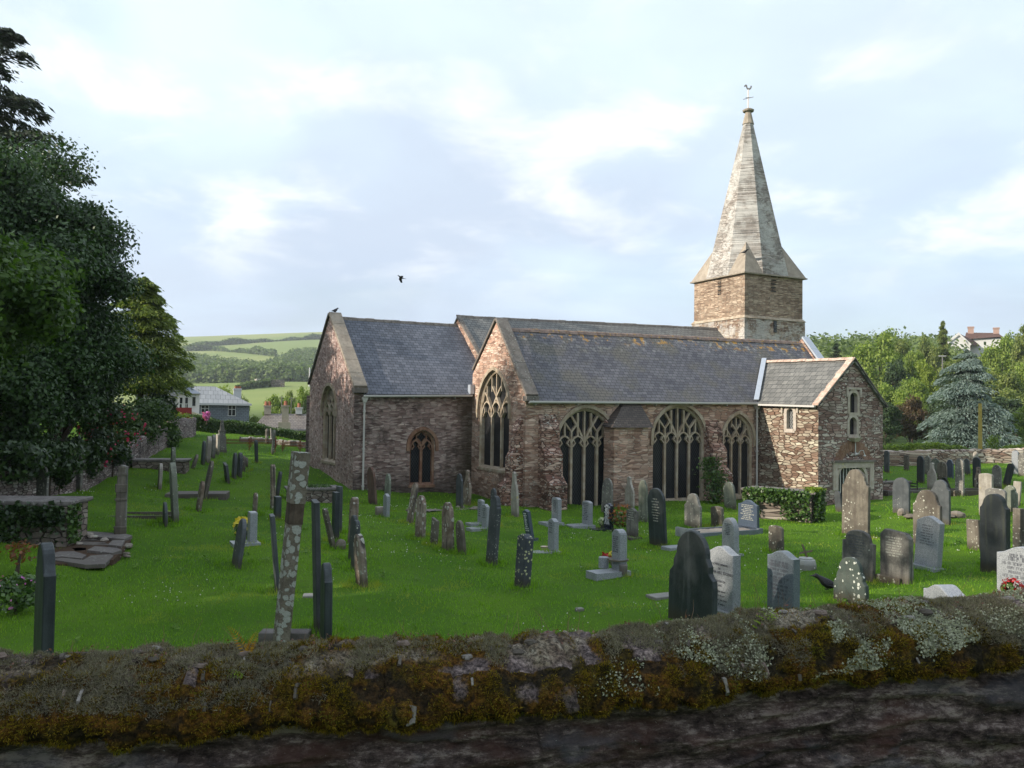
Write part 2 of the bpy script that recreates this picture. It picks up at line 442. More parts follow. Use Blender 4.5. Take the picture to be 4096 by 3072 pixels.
# church masonry
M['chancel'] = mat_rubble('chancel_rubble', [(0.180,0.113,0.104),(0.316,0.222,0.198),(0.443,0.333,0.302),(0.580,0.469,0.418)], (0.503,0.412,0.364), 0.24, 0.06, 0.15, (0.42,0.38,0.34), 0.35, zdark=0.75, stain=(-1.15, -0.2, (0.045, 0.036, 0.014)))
M['chancel_e'] = mat_rubble('chancel_gable_rubble', [(0.228,0.138,0.121),(0.360,0.247,0.218),(0.444,0.328,0.293),(0.516,0.402,0.368)], (0.528,0.420,0.385), 0.16, 0.075, 0.35, (0.50,0.46,0.42), 0.08)
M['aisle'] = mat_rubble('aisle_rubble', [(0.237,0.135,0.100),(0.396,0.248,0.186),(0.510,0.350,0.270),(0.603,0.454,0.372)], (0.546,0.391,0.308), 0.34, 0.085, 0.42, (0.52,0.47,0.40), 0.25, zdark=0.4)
M['porch'] = mat_rubble('porch_rubble', [(0.152,0.093,0.066),(0.257,0.180,0.133),(0.380,0.319,0.245),(0.475,0.433,0.337)], (0.142,0.093,0.066), 0.34, 0.10, 0.45, (0.60,0.55,0.46), 0.18, mw=0.08)
M['porch_f'] = mat_rubble('porch_front_rubble', [(0.181,0.110,0.091),(0.271,0.180,0.155),(0.363,0.283,0.244),(0.478,0.412,0.361)], (0.158,0.106,0.090), 0.36, 0.10, 0.6, (0.62,0.60,0.54), 0.25, mw=0.07)
M['tower'] = mat_rubble('tower_rubble', [(0.225,0.152,0.108),(0.325,0.232,0.168),(0.413,0.310,0.228),(0.500,0.396,0.300)], (0.469,0.386,0.295), 0.30, 0.06, 0.2, (0.55,0.52,0.45), 0.12)
M['tower_low'] = mat_rubble('tower_base_rubble', [(0.154,0.097,0.065),(0.242,0.162,0.119),(0.374,0.292,0.216),(0.462,0.389,0.324)], (0.396,0.324,0.259), 0.33, 0.08, 0.5, (0.6,0.56,0.5), 0.15, wash=0.38)
M['spire'] = mat_rubble('spire_rubble', [(0.216,0.185,0.160),(0.291,0.257,0.228),(0.362,0.328,0.296),(0.432,0.399,0.364)], (0.423,0.389,0.349), 0.34, 0.07, 0.3, (0.6,0.57,0.5), 0.14, wash=0.48)
M['buttress'] = mat_rubble('buttress_rubble', [(0.137,0.070,0.053),(0.254,0.140,0.105),(0.390,0.246,0.193),(0.585,0.439,0.351)], (0.105,0.068,0.054), 0.30, 0.08, 0.7, (0.50,0.48,0.43), 0.45, mw=0.07)
M['freestone'] = mat_stone('window_freestone', (0.30,0.23,0.16), (0.42,0.36,0.28), 4, 0.0, streak=0.35, scol=(0.17,0.13,0.10), oi=0.1, bd=0.01, base=0.0)
M['freestone_red'] = mat_stone('red_sandstone', (0.20,0.10,0.065), (0.30,0.19,0.13), 4, 0.0, streak=0.5, scol=(0.10,0.06,0.04), oi=0.1, base=0.0)
M['quoin'] = mat_stone('porch_granite_dressing', (0.36,0.31,0.26), (0.46,0.41,0.36), 5, 0.2, (0.6,0.55,0.3), streak=0.3, scol=(0.3,0.2,0.14), oi=0.1, base=0.0)
M['coping'] = mat_stone('coping_concrete', (0.26,0.22,0.175), (0.35,0.30,0.24), 3, 0.25, (0.5,0.48,0.42), 14, streak=0.25, scol=(0.13,0.11,0.09), oi=0.15, base=0.0)
M['coping_d'] = mat_stone('dark_coping_stone', (0.13,0.115,0.10), (0.20,0.175,0.155), 4, 0.5, (0.4,0.4,0.36), 16, streak=0.3, scol=(0.06,0.05,0.05), oi=0.1, base=0.0)
M['ridge'] = mat_stone('ridge_tile_lichened', (0.17,0.12,0.10), (0.28,0.21,0.18), 5, 0.8, (0.45,0.28,0.08), 8, oi=0.1, base=0.0)
M['ridge_w'] = mat_stone('ridge_tile_pale', (0.40,0.27,0.21), (0.55,0.44,0.36), 5, 0.5, (0.6,0.58,0.5), 10, oi=0.1, base=0.0)
M['slate'] = mat_slate('slate_roof_blue', 'x', (0.062,0.070,0.090), (0.165,0.175,0.21), lich=0.15)
M['slate_nave'] = mat_slate('slate_roof_nave', 'x', (0.12,0.12,0.115), (0.22,0.215,0.20), lich=0.4)
M['slate_aisle'] = mat_slate('slate_roof_aisle', 'x', (0.062,0.062,0.078), (0.165,0.16,0.175), orange=0.9, ztop=6.75, lich=0.3, tint=(0.13,0.12,0.105))
M['slate_porch'] = mat_slate('slate_roof_porch', 'y', (0.09,0.09,0.085), (0.2,0.195,0.18), lich=0.6, bw=0.3, bh=0.24)
M['slate_cap'] = mat_slate('slate_turret_cap', 'x', (0.05,0.038,0.032), (0.11,0.088,0.075), lich=0.2, bw=0.22, bh=0.11)
M['lead'] = mat_plain('lead_flashing', (0.42,0.46,0.52), 0.35, 0.5, 0.3, 0.15)
M['pipe'] = mat_plain('painted_downpipe', (0.50,0.48,0.455), 0.45, 0.4, 0, 0.1)
M['glass_dark'] = None
def mat_leaded():
    mt, n = newmat('leaded_glass_behind_mesh')
    co = n.n('TexCoord').outputs['Object']; sp = n.n('SeparateXYZ', {0: co})
    h = n.math('ADD', sp.outputs[0], sp.outputs[1]); z = sp.outputs[2]
    w = n.noise(co, 3, 3)
    a = n.math('PINGPONG', n.math('ADD', n.math('MULTIPLY', h, 1.6), z), 0.085)
    b = n.math('PINGPONG', n.math('SUBTRACT', n.math('MULTIPLY', h, 1.6), z), 0.085)
    l = n.math('MINIMUM', a, b); lm = n.mask(l, 0.018, 0.006)
    col = n.mix(n.math('MULTIPLY', lm, n.math('MULTIPLY', w, 0.9)), (0.006, 0.007, 0.009), (0.10, 0.10, 0.105))
    finish(n, col, 0.45, w, 0.2, 0.01, 0.25)
    return mt
M['leaded'] = mat_leaded()
def mat_lattice():
    mt, n = newmat('diamond_lattice_glass')
    co = n.n('TexCoord').outputs['Object']; sp = n.n('SeparateXYZ', {0: co})
    h = n.math('ADD', sp.outputs[0], sp.outputs[1]); z = sp.outputs[2]
    a = n.math('PINGPONG', n.math('ADD', n.math('MULTIPLY', h, 1.5), z), 0.075)
    b = n.math('PINGPONG', n.math('SUBTRACT', n.math('MULTIPLY', h, 1.5), z), 0.075)
    lm = n.mask(n.math('MINIMUM', a, b), 0.018, 0.010)
    col = n.mix(lm, (0.025, 0.028, 0.032), (0.36, 0.36, 0.35))
    finish(n, col, 0.3, None, spec=0.4)
    return mt
M['lattice'] = mat_lattice()
M['glass_dark'] = mat_plain('dark_interior_glass', (0.012,0.014,0.018), 0.15, 0.5, 0, 0.3)
M['black'] = mat_plain('black_paint', (0.015,0.015,0.016), 0.6)
M['rust'] = mat_plain('rusted_iron', (0.16,0.045,0.020), 0.8, 0.2, 0.0, 0.5, 12)
M['wood'] = mat_plain('weathered_wood', (0.16,0.12,0.09), 0.8, 0.2, 0, 0.4)
# gravestones
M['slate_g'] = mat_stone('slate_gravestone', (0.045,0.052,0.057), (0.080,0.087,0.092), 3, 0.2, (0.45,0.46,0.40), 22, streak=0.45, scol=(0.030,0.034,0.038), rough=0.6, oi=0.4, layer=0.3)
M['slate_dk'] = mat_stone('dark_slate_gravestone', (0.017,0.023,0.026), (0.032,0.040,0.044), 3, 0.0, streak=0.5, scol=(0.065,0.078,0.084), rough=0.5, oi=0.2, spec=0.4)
M['slate_black'] = mat_stone('blackened_slate', (0.011,0.015,0.018), (0.024,0.030,0.032), 2.5, 0.0, streak=0.5, scol=(0.05,0.055,0.035), rough=0.65, oi=0.1)
M['slate_spot'] = mat_stone('spotted_green_slate', (0.045,0.062,0.054), (0.075,0.09,0.078), 3, 1.0, (0.58,0.60,0.54), 13, streak=0.3, scol=(0.05,0.05,0.045), oi=0.05)
M['slate_yel'] = mat_stone('slate_with_yellow_lichen', (0.042,0.050,0.062), (0.066,0.074,0.086), 3, 1.0, (0.58,0.58,0.33), 17, streak=0.2, oi=0.05)
M['stainband'] = mat_stone('dark_stained_stone', (0.05,0.034,0.024), (0.10,0.075,0.055), 9, 0.0, streak=0.6, scol=(0.012,0.011,0.010), oi=0)
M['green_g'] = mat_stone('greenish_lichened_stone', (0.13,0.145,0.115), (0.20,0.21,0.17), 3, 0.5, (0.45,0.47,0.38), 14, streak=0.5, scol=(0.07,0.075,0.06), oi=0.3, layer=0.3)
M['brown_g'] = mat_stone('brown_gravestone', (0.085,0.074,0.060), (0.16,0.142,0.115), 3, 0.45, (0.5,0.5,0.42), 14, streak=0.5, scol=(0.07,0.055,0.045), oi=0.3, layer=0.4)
M['flaky_g'] = mat_stone('flaking_layered_stone', (0.15,0.105,0.075), (0.31,0.26,0.21), 4, 0.8, (0.55,0.54,0.48), 9, 0.5, streak=0.95, scol=(0.05,0.042,0.04), oi=0.25, bstr=0.9, layer=1.2, bd=0.03)
M['red_g'] = mat_stone('rust_stained_slab', (0.10,0.06,0.048), (0.15,0.10,0.08), 3, 0.1, streak=0.6, scol=(0.13,0.05,0.03), oi=0.1)
M['pale_g'] = mat_stone('pale_weathered_stone', (0.26,0.235,0.20), (0.40,0.37,0.33), 3, 0.3, (0.45,0.38,0.18), 8, streak=0.55, scol=(0.20,0.18,0.15), oi=0.25, layer=0.4)
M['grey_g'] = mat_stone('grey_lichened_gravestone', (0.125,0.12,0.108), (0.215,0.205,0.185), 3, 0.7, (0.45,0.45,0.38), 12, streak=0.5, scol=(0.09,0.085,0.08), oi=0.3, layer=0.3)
M['pillar_g'] = mat_stone('pillar_crusted_with_lichen', (0.13,0.11,0.085), (0.19,0.165,0.13), 5, 1.15, (0.43,0.44,0.40), 12, 0.78, streak=0.25, scol=(0.06,0.045,0.035), oi=0.05, bstr=1.0, bd=0.03)
M['sunk_g'] = mat_stone('soot_edged_limestone', (0.065,0.062,0.058), (0.20,0.19,0.17), 2.5, 0.1, (0.5,0.5,0.45), 18, streak=0.8, scol=(0.045,0.043,0.045), oi=0.1)
M['gran_w'] = mat_granite('pale_grey_granite', (0.17,0.18,0.195), (0.32,0.335,0.355), 0.4)
M['gran_b'] = mat_granite('blue_grey_granite', (0.085,0.105,0.125), (0.16,0.185,0.205), 0.3)
M['gran_navy'] = mat_granite('dark_blue_granite', (0.040,0.055,0.080), (0.07,0.09,0.125), 0.25)
M['gran_blk'] = mat_granite('polished_black_granite', (0.010,0.013,0.022), (0.02,0.025,0.038), 0.15)
M['marble'] = mat_stone('white_marble', (0.32,0.32,0.31), (0.46,0.46,0.45), 3, 0, streak=0.3, scol=(0.4,0.36,0.30), rough=0.5, oi=0.05)
M['letter_d'] = mat_plain('dark_lettering', (0.085,0.09,0.105), 0.6)
M['letter_w'] = mat_plain('white_lettering', (0.62,0.64,0.64), 0.6)
M['letter_m'] = mat_plain('faded_lettering', (0.34,0.34,0.30), 0.7)
M['gravel'] = mat_stone('grave_gravel', (0.30,0.27,0.24), (0.5,0.46,0.43), 30, 0, oi=0.1, bstr=1.0, bd=0.02)
M['slab'] = mat_stone('rough_slab', (0.13,0.115,0.11), (0.22,0.20,0.19), 3, 0.4, (0.4,0.4,0.36), 14, streak=0.2, oi=0.2)
M['rock'] = mat_stone('field_stone', (0.24,0.20,0.17), (0.40,0.36,0.31), 6, 0.4, oi=0.5)
M['tombside'] = mat_rubble('tomb_masonry', [(0.14,0.11,0.09),(0.22,0.18,0.15),(0.3,0.26,0.22)], (0.1,0.08,0.07), 0.3, 0.12, 0.4, (0.5,0.48,0.42), 0.3)
M['soil'] = mat_plain('brown_soil', (0.07,0.045,0.03), 0.95, 0.1, 0, 0.5, 10)
# planting
M['grass'] = mat_leaf('grass_blades', (0.072,0.165,0.010), (0.235,0.415,0.030), 0.34, 0.7, 0.32, c3=(0.30,0.34,0.05), spec=0.2)
M['clover'] = mat_plain('clover_head', (0.70,0.70,0.66), 0.8)
M['holm'] = mat_leaf('dark_evergreen_leaf', (0.018,0.044,0.010), (0.048,0.098,0.022), 0.2, 0.4, 0.6, spec=0.4)
M['lime'] = mat_leaf('broad_green_leaf', (0.030,0.065,0.014), (0.09,0.155,0.028), 0.35, 0.45, 0.6)
M['cypress'] = mat_leaf('golden_cypress_leaf', (0.035,0.07,0.012), (0.24,0.29,0.045), 0.25, 0.6, 0.45)
M['pine'] = mat_leaf('dark_pine_needles', (0.012,0.024,0.010), (0.035,0.055,0.02), 0.15, 0.6, 0.6)
M['hedge'] = mat_leaf('hedge_leaf', (0.025,0.055,0.012), (0.075,0.125,0.028), 0.25, 0.5, 0.8)
M['hedge_y'] = mat_leaf('bright_hedge_leaf', (0.07,0.12,0.015), (0.22,0.29,0.03), 0.35, 0.5, 0.9)
M['ivy'] = mat_leaf('ivy_leaf', (0.022,0.058,0.012), (0.085,0.155,0.03), 0.2, 0.35, 2.0, spec=0.45)
M['ivy_dk'] = mat_leaf('dark_ivy_leaf', (0.014,0.035,0.010), (0.045,0.080,0.022), 0.2, 0.35, 2.0, spec=0.45)
M['ash'] = mat_leaf('mid_green_leaf', (0.085,0.14,0.022), (0.26,0.33,0.06), 0.35, 0.6, 0.35)
M['oak'] = mat_leaf('dull_green_leaf', (0.07,0.105,0.025), (0.22,0.255,0.065), 0.35, 0.6, 0.35)
M['sallow'] = mat_leaf('yellow_green_leaf', (0.12,0.17,0.02), (0.27,0.33,0.05), 0.4, 0.6, 0.4)
M['firdark'] = mat_leaf('dark_fir', (0.02,0.045,0.016), (0.055,0.09,0.03), 0.2, 0.6, 0.5)
M['copper'] = mat_leaf('copper_leaf', (0.05,0.035,0.018), (0.12,0.08,0.04), 0.3, 0.6, 0.5)
M['cedar'] = mat_leaf('blue_cedar_needles', (0.08,0.12,0.105), (0.21,0.27,0.245), 0.2, 0.6, 0.8)
M['farwood'] = mat_leaf('far_woodland_leaf', (0.05,0.085,0.026), (0.15,0.20,0.06), 0.3, 0.7, 0.02)
M['bark'] = mat_plain('bark', (0.085,0.065,0.05), 0.9, 0.1, 0, 0.4, 8, 0.8)
M['flower_pink'] = mat_leaf('crimson_flower', (0.40,0.02,0.08), (0.62,0.06,0.16), 0.3)
M['flower_mag'] = mat_leaf('magenta_flower', (0.45,0.08,0.36), (0.62,0.22,0.55), 0.3)
M['flower_yel'] = mat_leaf('yellow_flower', (0.65,0.45,0.03), (0.75,0.62,0.10), 0.3)
M['flower_wht'] = mat_leaf('cream_flower', (0.60,0.58,0.48), (0.78,0.76,0.70), 0.3)
M['flower_red'] = mat_leaf('red_flower', (0.35,0.01,0.015), (0.50,0.03,0.03), 0.2)
M['flower_or'] = mat_leaf('orange_red_leaf', (0.12,0.05,0.02), (0.24,0.09,0.03), 0.3)
M['fern'] = mat_leaf('rusty_fern', (0.26,0.10,0.015), (0.42,0.24,0.03), 0.35)
M['fernlet'] = mat_leaf('fresh_fern', (0.16,0.26,0.02), (0.28,0.38,0.04), 0.4)
M['stem'] = mat_plain('dry_stem', (0.20,0.13,0.08), 0.9)
M['feather'] = mat_plain('black_feathers', (0.012,0.012,0.015), 0.5, 0.3, 0, 0.3)
M['beak'] = mat_plain('dark_beak', (0.03,0.028,0.025), 0.4)
# buildings
M['render_w'] = mat_plain('white_render', (0.52,0.52,0.51), 0.8, var=0.08)
M['render_c'] = mat_plain('cream_render', (0.55,0.50,0.38), 0.8, var=0.1)
M['slatehang'] = mat_slate('slate_hung_wall', 'x', (0.13,0.155,0.185), (0.20,0.225,0.255), lich=0, bw=0.3, bh=0.2)
M['roof_grey'] = mat_slate('grey_tiled_roof', 'x', (0.20,0.21,0.22), (0.29,0.30,0.31), lich=0, bw=0.4, bh=0.5)
M['roof_old'] = mat_slate('old_brown_slate_roof', 'x', (0.12,0.10,0.09), (0.22,0.19,0.165), lich=0.5)
M['roof_blue'] = mat_plain('blue_lead_roof', (0.13,0.155,0.20), 0.5)
M['redwood'] = mat_plain('dark_red_boards', (0.20,0.018,0.016), 0.7)
M['pot'] = mat_plain('terracotta_pot', (0.30,0.12,0.07), 0.8)
M['chim'] = mat_plain('rendered_chimney', (0.34,0.29,0.24), 0.9)
M['chim_pink'] = mat_plain('pink_brick_chimney', (0.34,0.23,0.19), 0.9)
M['roof_red'] = mat_plain('red_brown_tiles', (0.10,0.055,0.042), 0.8)
M['barn'] = mat_rubble('barn_stone', [(0.12,0.10,0.085),(0.2,0.17,0.14),(0.3,0.26,0.21)], (0.2,0.17,0.14), 0.5, 0.3, 0.3)
M['polewood'] = mat_plain('yellow_lichened_pole', (0.34,0.26,0.06), 0.85, var=0.3)
M['metal'] = mat_plain('grey_metal', (0.20,0.185,0.17), 0.4, 0.5, 0.5)
M['asphalt'] = mat_plain('asphalt', (0.05,0.05,0.05), 0.9)
# ---------------------------------------------------------------- the church, local axes X along the nave, Y to the north
GZ = -3.5
AX, AY = 0.52, 31.0
TH = R(27)                                   # local X = (cos27, sin27)
u1 = Vector((math.cos(TH), math.sin(TH), 0)); u2 = Vector((-math.sin(TH), math.cos(TH), 0))
church = empty('church', (AX, AY, GZ), (0, 0, TH))
tag(church, 'stone parish church with slate roofs, pointed traceried windows and a tall spire', 'church')
DZ = -GZ
_o = Vector((-AX, -AY, 0)); OX, OY = _o.dot(u1), _o.dot(u2)
def hitY(px, py, Y):                          # picture point -> (X, z) on the plane Y=const
    d = ray(px, py); t = (Y-OY)/d.dot(u2); return OX + d.dot(u1)*t, d.z*t
def hitX(px, py, X):
    d = ray(px, py); t = (X-OX)/d.dot(u1); return OY + d.dot(u2)*t, d.z*t
def P3(plane, c, s, z):                       # point on a wall plane
    return (s, c, z) if plane == 'Y' else (c, s, z)

class Arch:
    """pointed arch opening: sill, spring, apex"""
    def __init__(s, xl, xr, sill, spring, apex):
        s.xl, s.xr, s.sill, s.spring, s.apex = xl, xr, sill, spring, apex
        s.a = (xr-xl)/2; s.h = apex-spring; s.cx = (xl+xr)/2
        s.R = (s.h**2+s.a**2)/(2*s.a)
    def top(s, x):
        d = s.a - abs(x-s.cx)                 # distance from the jamb
        if d <= 0: return s.spring
        v = s.R**2-(s.R-d)**2
        return s.spring + math.sqrt(max(v, 0))
    def outline(s, g=0.0, n=12, low=0.0, gt=None):
        xl, xr, a = s.xl-g, s.xr+g, s.a+g
        ap = s.apex+(g if gt is None else gt)
        h = ap-s.spring; Rr = (h*h+a*a)/(2*a)
        pts = [(xl, s.sill-low)]
        L = []
        phm = math.asin(min(1, h/Rr)) if Rr > a else math.pi/2
        if Rr <= h: phm = math.pi/2
        for k in range(n+1):
            ph = phm*k/n; L.append((xl+Rr-Rr*math.cos(ph), s.spring+Rr*math.sin(ph)))
        L[-1] = (s.cx, ap)
        pts += L
        pts += [(2*s.cx-x, z) for x, z in reversed(L[:-1])]
        pts.append((xr, s.sill-low))
        return pts

def wall_face(mb, plane, c, outer, holes, rev=0.28, inward=1):
    """outer skin of a wall in one plane with openings and their reveals"""
    loops = [[Vector((p[0], p[1], 0)) for p in outer]] + [[Vector((p[0], p[1], 0)) for p in h] for h in holes]
    flat = [p for l in loops for p in l]
    i = len(mb.v); mb.v += [P3(plane, c, p.x, p.y) for p in flat]
    for t in tessellate_polygon(loops): mb.f.append(tuple(i+k for k in t))
    for h in holes:
        j = len(mb.v); n = len(h)
        mb.v += [P3(plane, c, p[0], p[1]) for p in h] + [P3(plane, c+rev*inward, p[0], p[1]) for p in h]
        for k in range(n): q = (k+1) % n; mb.f.append((j+k, j+q, j+n+q, j+n+k))

def strip(mb, plane, c0, c1, pts, w):
    """mitred bar following 2D points, width w, from depth c0 to c1"""
    pts = [Vector(p) for p in pts]; Lf, Rt = [], []
    for k, p in enumerate(pts):
        a = (p-pts[k-1]).normalized() if k > 0 else None
        b = (pts[k+1]-p).normalized() if k < len(pts)-1 else None
        if a is None: a = b
        if b is None: b = a
        t = (a+b).normalized(); nrm = Vector((-t.y, t.x)); k2 = min(1.6, 1/max(0.4, nrm.dot(Vector((-a.y, a.x)))))
        Lf.append(p+nrm*w/2*k2); Rt.append(p-nrm*w/2*k2)
    rs = [[P3(plane, c0, l.x, l.y), P3(plane, c0, r.x, r.y), P3(plane, c1, r.x, r.y), P3(plane, c1, l.x, l.y)] for l, r in zip(Lf, Rt)]
    mb.rings(rs)

_eps = [0]
def eps():
    _eps[0] = (_eps[0]+1) % 17; return _eps[0]*0.0013

def make_window(parent, plane, c, A, n, inward=1, fmat='freestone', style='perp', bar=0.085, hood=True, depth=0.17, glass='leaded', jamb=0.07, name='window'):
    m1 = MB(); s = inward
    # frame: moulded jamb and arch inside the reveal
    o_out, o_in = A.outline(0.0), A.outline(-jamb, gt=-jamb*1.3)
    c0, c1 = c+s*0.035, c+s*0.29
    k = len(o_out)
    def ring(cc, pts): return [P3(plane, cc, x, z) for x, z in pts]
    a, b, d2 = ring(c0, o_out), ring(c+s*0.10, o_in), ring(c1, o_in)
    for q in range(k-1):
        m1.poly([a[q], a[q+1], b[q+1], b[q]]); m1.poly([b[q], b[q+1], d2[q+1], d2[q]])
    sill = [(A.xl-0.04, A.sill-0.10), (A.xr+0.04, A.sill-0.10), (A.xr+0.04, A.sill), (A.xl-0.04, A.sill)]
    m1.prism([P3(plane, c-s*0.035, *p) for p in sill], [P3(plane, c+s*0.27, p[0], p[1]+(0.10 if p[1] == A.sill else 0)) for p in sill])
    fr = m1.build('window', M[fmat], parent, dz=DZ)
    # glass
    g = MB(); g.poly([P3(plane, c+s*0.235, x, z) for x, z in A.outline(-0.02)]); gl = g.build('pane', M[glass], fr, dz=DZ)
    # tracery
    t = MB(); xl, xr = A.xl+jamb, A.xr-jamb; W = xr-xl; lw = W/n
    I = Arch(xl, xr, A.sill, A.spring, A.apex-jamb*1.3)
    def bw(pts, w=bar): e = eps(); strip(t, plane, c+s*(depth-0.075+e), c+s*(depth+0.055-e*0.3), pts, w)
    def lighthead(x0, x1, zs, hh):
        aa = Arch(x0, x1, zs, zs, zs+hh); pts = aa.outline(0, 6)[1:-1]
        bw(pts, bar*0.7)
        for sg in (-1, 1):                     # cusps
            xm = aa.cx+sg*(x1-x0)*0.40; bw([(xm, zs-hh*0.15), (aa.cx+sg*(x1-x0)*0.20, zs+hh*0.22), (aa.cx+sg*(x1-x0)*0.33, zs+hh*0.62)], bar*0.45)
    zs = A.spring
    if style == 'perp':
        for k in range(1, n):
            x = xl+lw*k
            bw([(x, A.sill+0.02), (x, zs)], bar*1.1)
        for k in range(n): lighthead(xl+lw*k, xl+lw*(k+1), zs-0.10, lw*0.62)
        if n == 4:
            cx = A.cx
            for sg in (-1, 1):                 # the central mullion splits into a Y
                pts = []
                for q in range(9):
                    tt = q/8; x = cx+sg*lw*1.02*(tt**1.25); z = zs+(I.top(cx+sg*lw*1.02)-zs)*tt
                    pts.append((x, z))
                bw(pts, bar)
                x2 = cx+sg*lw; bw([(x2, zs), (x2, zs+(I.top(x2)-zs)*0.42)], bar*0.8)
                # outer sub lights: a small Y
                for s2 in (-1, 1):
                    bw([(x2, zs+(I.top(x2)-zs)*0.40), (x2+s2*lw*0.30, zs+(I.top(x2)-zs)*0.60), (x2+s2*lw*0.52, min(I.top(x2+s2*lw*0.52), zs+(I.top(x2)-zs)*0.86))], bar*0.7)
            bw([(cx, zs+0.1), (cx, zs+(A.apex-zs)*0.45), (cx, I.top(cx))], bar*0.7)
            for k in range(n):
                x = xl+lw*(k+0.5); b0 = zs-0.10+lw*0.62
                zt = I.top(x); bw([(x, b0), (x, zt-0.03)], bar*0.75)
            for k in (1, 3):
                pass
            for x in (cx-lw*0.55, cx+lw*0.55):
                z0 = zs+(I.top(x)-zs)*0.52; bw([(x, z0), (x, I.top(x)-0.02)], bar*0.6)
        elif n == 3:
            for k in (1, 2):
                x = xl+lw*k
                for sg in (-1, 1):
                    pts = []
                    for q in range(7):
                        tt = q/6; xx = x+sg*lw*0.95*tt**1.3
                        zz = zs+(A.apex-zs)*0.62*tt
                        zz = min(zz, I.top(xx)) if xl < xx < xr else zz
                        pts.append((xx, zz))
                    bw(pts, bar*0.8)
            for k in range(3):
                x = xl+lw*(k+0.5); b0 = zs-0.10+lw*0.62; bw([(x, b0), (x, I.top(x)-0.03)], bar*0.7)
            for k in (1, 2):
                x = xl+lw*k; z0 = zs+(A.apex-zs)*0.5; bw([(x, z0), (x, I.top(x)-0.02)], bar*0.6)
    elif style == 'two':
        bw([(A.cx, A.sill+0.02), (A.cx, zs)], bar*1.3)
        for k in range(2): lighthead(xl+lw*k, xl+lw*(k+1), zs-0.12, lw*0.75)
        for sg in (-1, 1):
            bw([(A.cx, zs-0.02), (A.cx+sg*lw*0.55, zs+(A.apex-zs)*0.42)], bar)
        cz = zs+(A.apex-zs)*0.56; rr = W*0.17
        for q in range(4):
            an = math.pi/4+q*math.pi/2; pc = (A.cx+rr*0.8*math.cos(an-math.pi/4), cz+rr*0.8*math.sin(an-math.pi/4))
            arc = [(pc[0]+rr*0.62*math.cos(an-math.pi/4+w_), pc[1]+rr*0.62*math.sin(an-math.pi/4+w_)) for w_ in np.linspace(-1.7, 1.7, 8)]
            bw(arc, bar*0.6)
        plate = [p for p in A.outline(-jamb*0.9) if p[1] >= zs-0.001]
    t.build('tracery', M[fmat], fr, dz=DZ)
    if hood:
        h = MB(); pts = [p for p in A.outline(0.09, 14) if p[1] >= A.spring-0.001]
        pts = [(pts[0][0], pts[0][1]-0.22)] + pts + [(pts[-1][0], pts[-1][1]-0.22)]
        strip(h, plane, c-s*0.075, c+s*0.02, pts, 0.13)
        h.build('hood_mould', M[fmat], fr, dz=DZ)
    return fr
def arch_px(plane, c, pxl, pxr, ysill, yspring, yapex):
    H = hitY if plane == 'Y' else hitX
    pm = (pxl+pxr)/2
    a = H(pxl, yspring, c)[0]; b = H(pxr, yspring, c)[0]
    xl, xr = min(a, b), max(a, b)
    return Arch(xl, xr, H(pm, ysill, c)[1], H(pm, yspring, c)[1], H(pm, yapex, c)[1])

# ---- aisle -----------------------------------------------------------------
XW = 16.35
eL, eR = hitY(2125, 1592, 0)[1], hitY(3025, 1600, 0)[1]
rL, rR = 3.27, 3.50
W1 = arch_px('Y', 0, 2232, 2452, 2040, 1772, 1634)
W2 = arch_px('Y', 0, 2612, 2818, 2003, 1757, 1624)
W3 = arch_px('Y', 0, 2893, 3010, 1985, 1762, 1657)
m_ = MB()
wall_face(m_, 'Y', 0, [(0, -3.9), (XW, -3.9), (XW, eR), (0, eL)], [w.outline(0) for w in (W1, W2, W3)], 0.29)
gy0, gz0 = 0.0, hitX(2106, 1580, 0)[1]
gy1, gz1 = hitX(1987, 1288, 0)
gy2, gz2 = hitX(1903, 1471, 0)
gyE = 4.75; gzE = gz1+(gz2-gz1)*(gyE-gy1)/(gy2-gy1)
WE = arch_px('X', 0, 1916, 2037, 1876, 1650, 1482)
wall_face(m_, 'X', 0, [(0, -3.9), (gyE, -3.9), (gyE, gzE), (gy1, gz1), (0, gz0)], [WE.outline(0)], 0.29)
m_.poly([(XW, 0, -3.9), (XW, 0, eR), (XW, gy1, rR+0.05), (XW, 4.75, 1.5), (XW, 4.75, -3.9)])
m_.build('aisle_wall', M['aisle'], church, dz=DZ)
make_window(church, 'Y', 0, W1, 4)
make_window(church, 'Y', 0, W2, 4)
make_window(church, 'Y', 0, W3, 2 if False else 3, bar=0.07)
make_window(church, 'X', 0, WE, 3, bar=0.08)
def slab_roof(name, pts, mat, th=0.07, dz=DZ, parent=church):
    """pts: 4 corners of the upper surface"""
    mb = MB(); a, b, c, d = [Vector(p) for p in pts]
    nrm = (b-a).cross(d-a).normalized()
    if nrm.z < 0: nrm = -nrm
    lo = [p-nrm*th for p in (a, b, c, d)]
    # subdivide so the roof sags and undulates slightly
    nu, nv = 40, 14; P = np.zeros((nu+1, nv+1, 3))
    for i in range(nu+1):
        for j in range(nv+1):
            u, v = i/nu, j/nv
            p = (a*(1-u)+b*u)*(1-v)+(d*(1-u)+c*u)*v
            w = noise.noise(Vector((p.x*0.5, p.y*0.5, p.z*0.5)))*0.05 + noise.noise(Vector((p.x*2, p.y*2, p.z*2)))*0.012
            w *= math.sin(math.pi*min(1, v*1.1+0.05))**0.5 if 0 < v < 1 else 0.0
            p = p+nrm*w; P[i, j] = (p.x, p.y, p.z+dz)
    g = grid_mesh(name, P, mat, parent)
    mb.prism([p-nrm*0.012 for p in (a, b, c, d)], lo)
    e = mb.build('roof_board', mat, g, dz=dz)
    return g
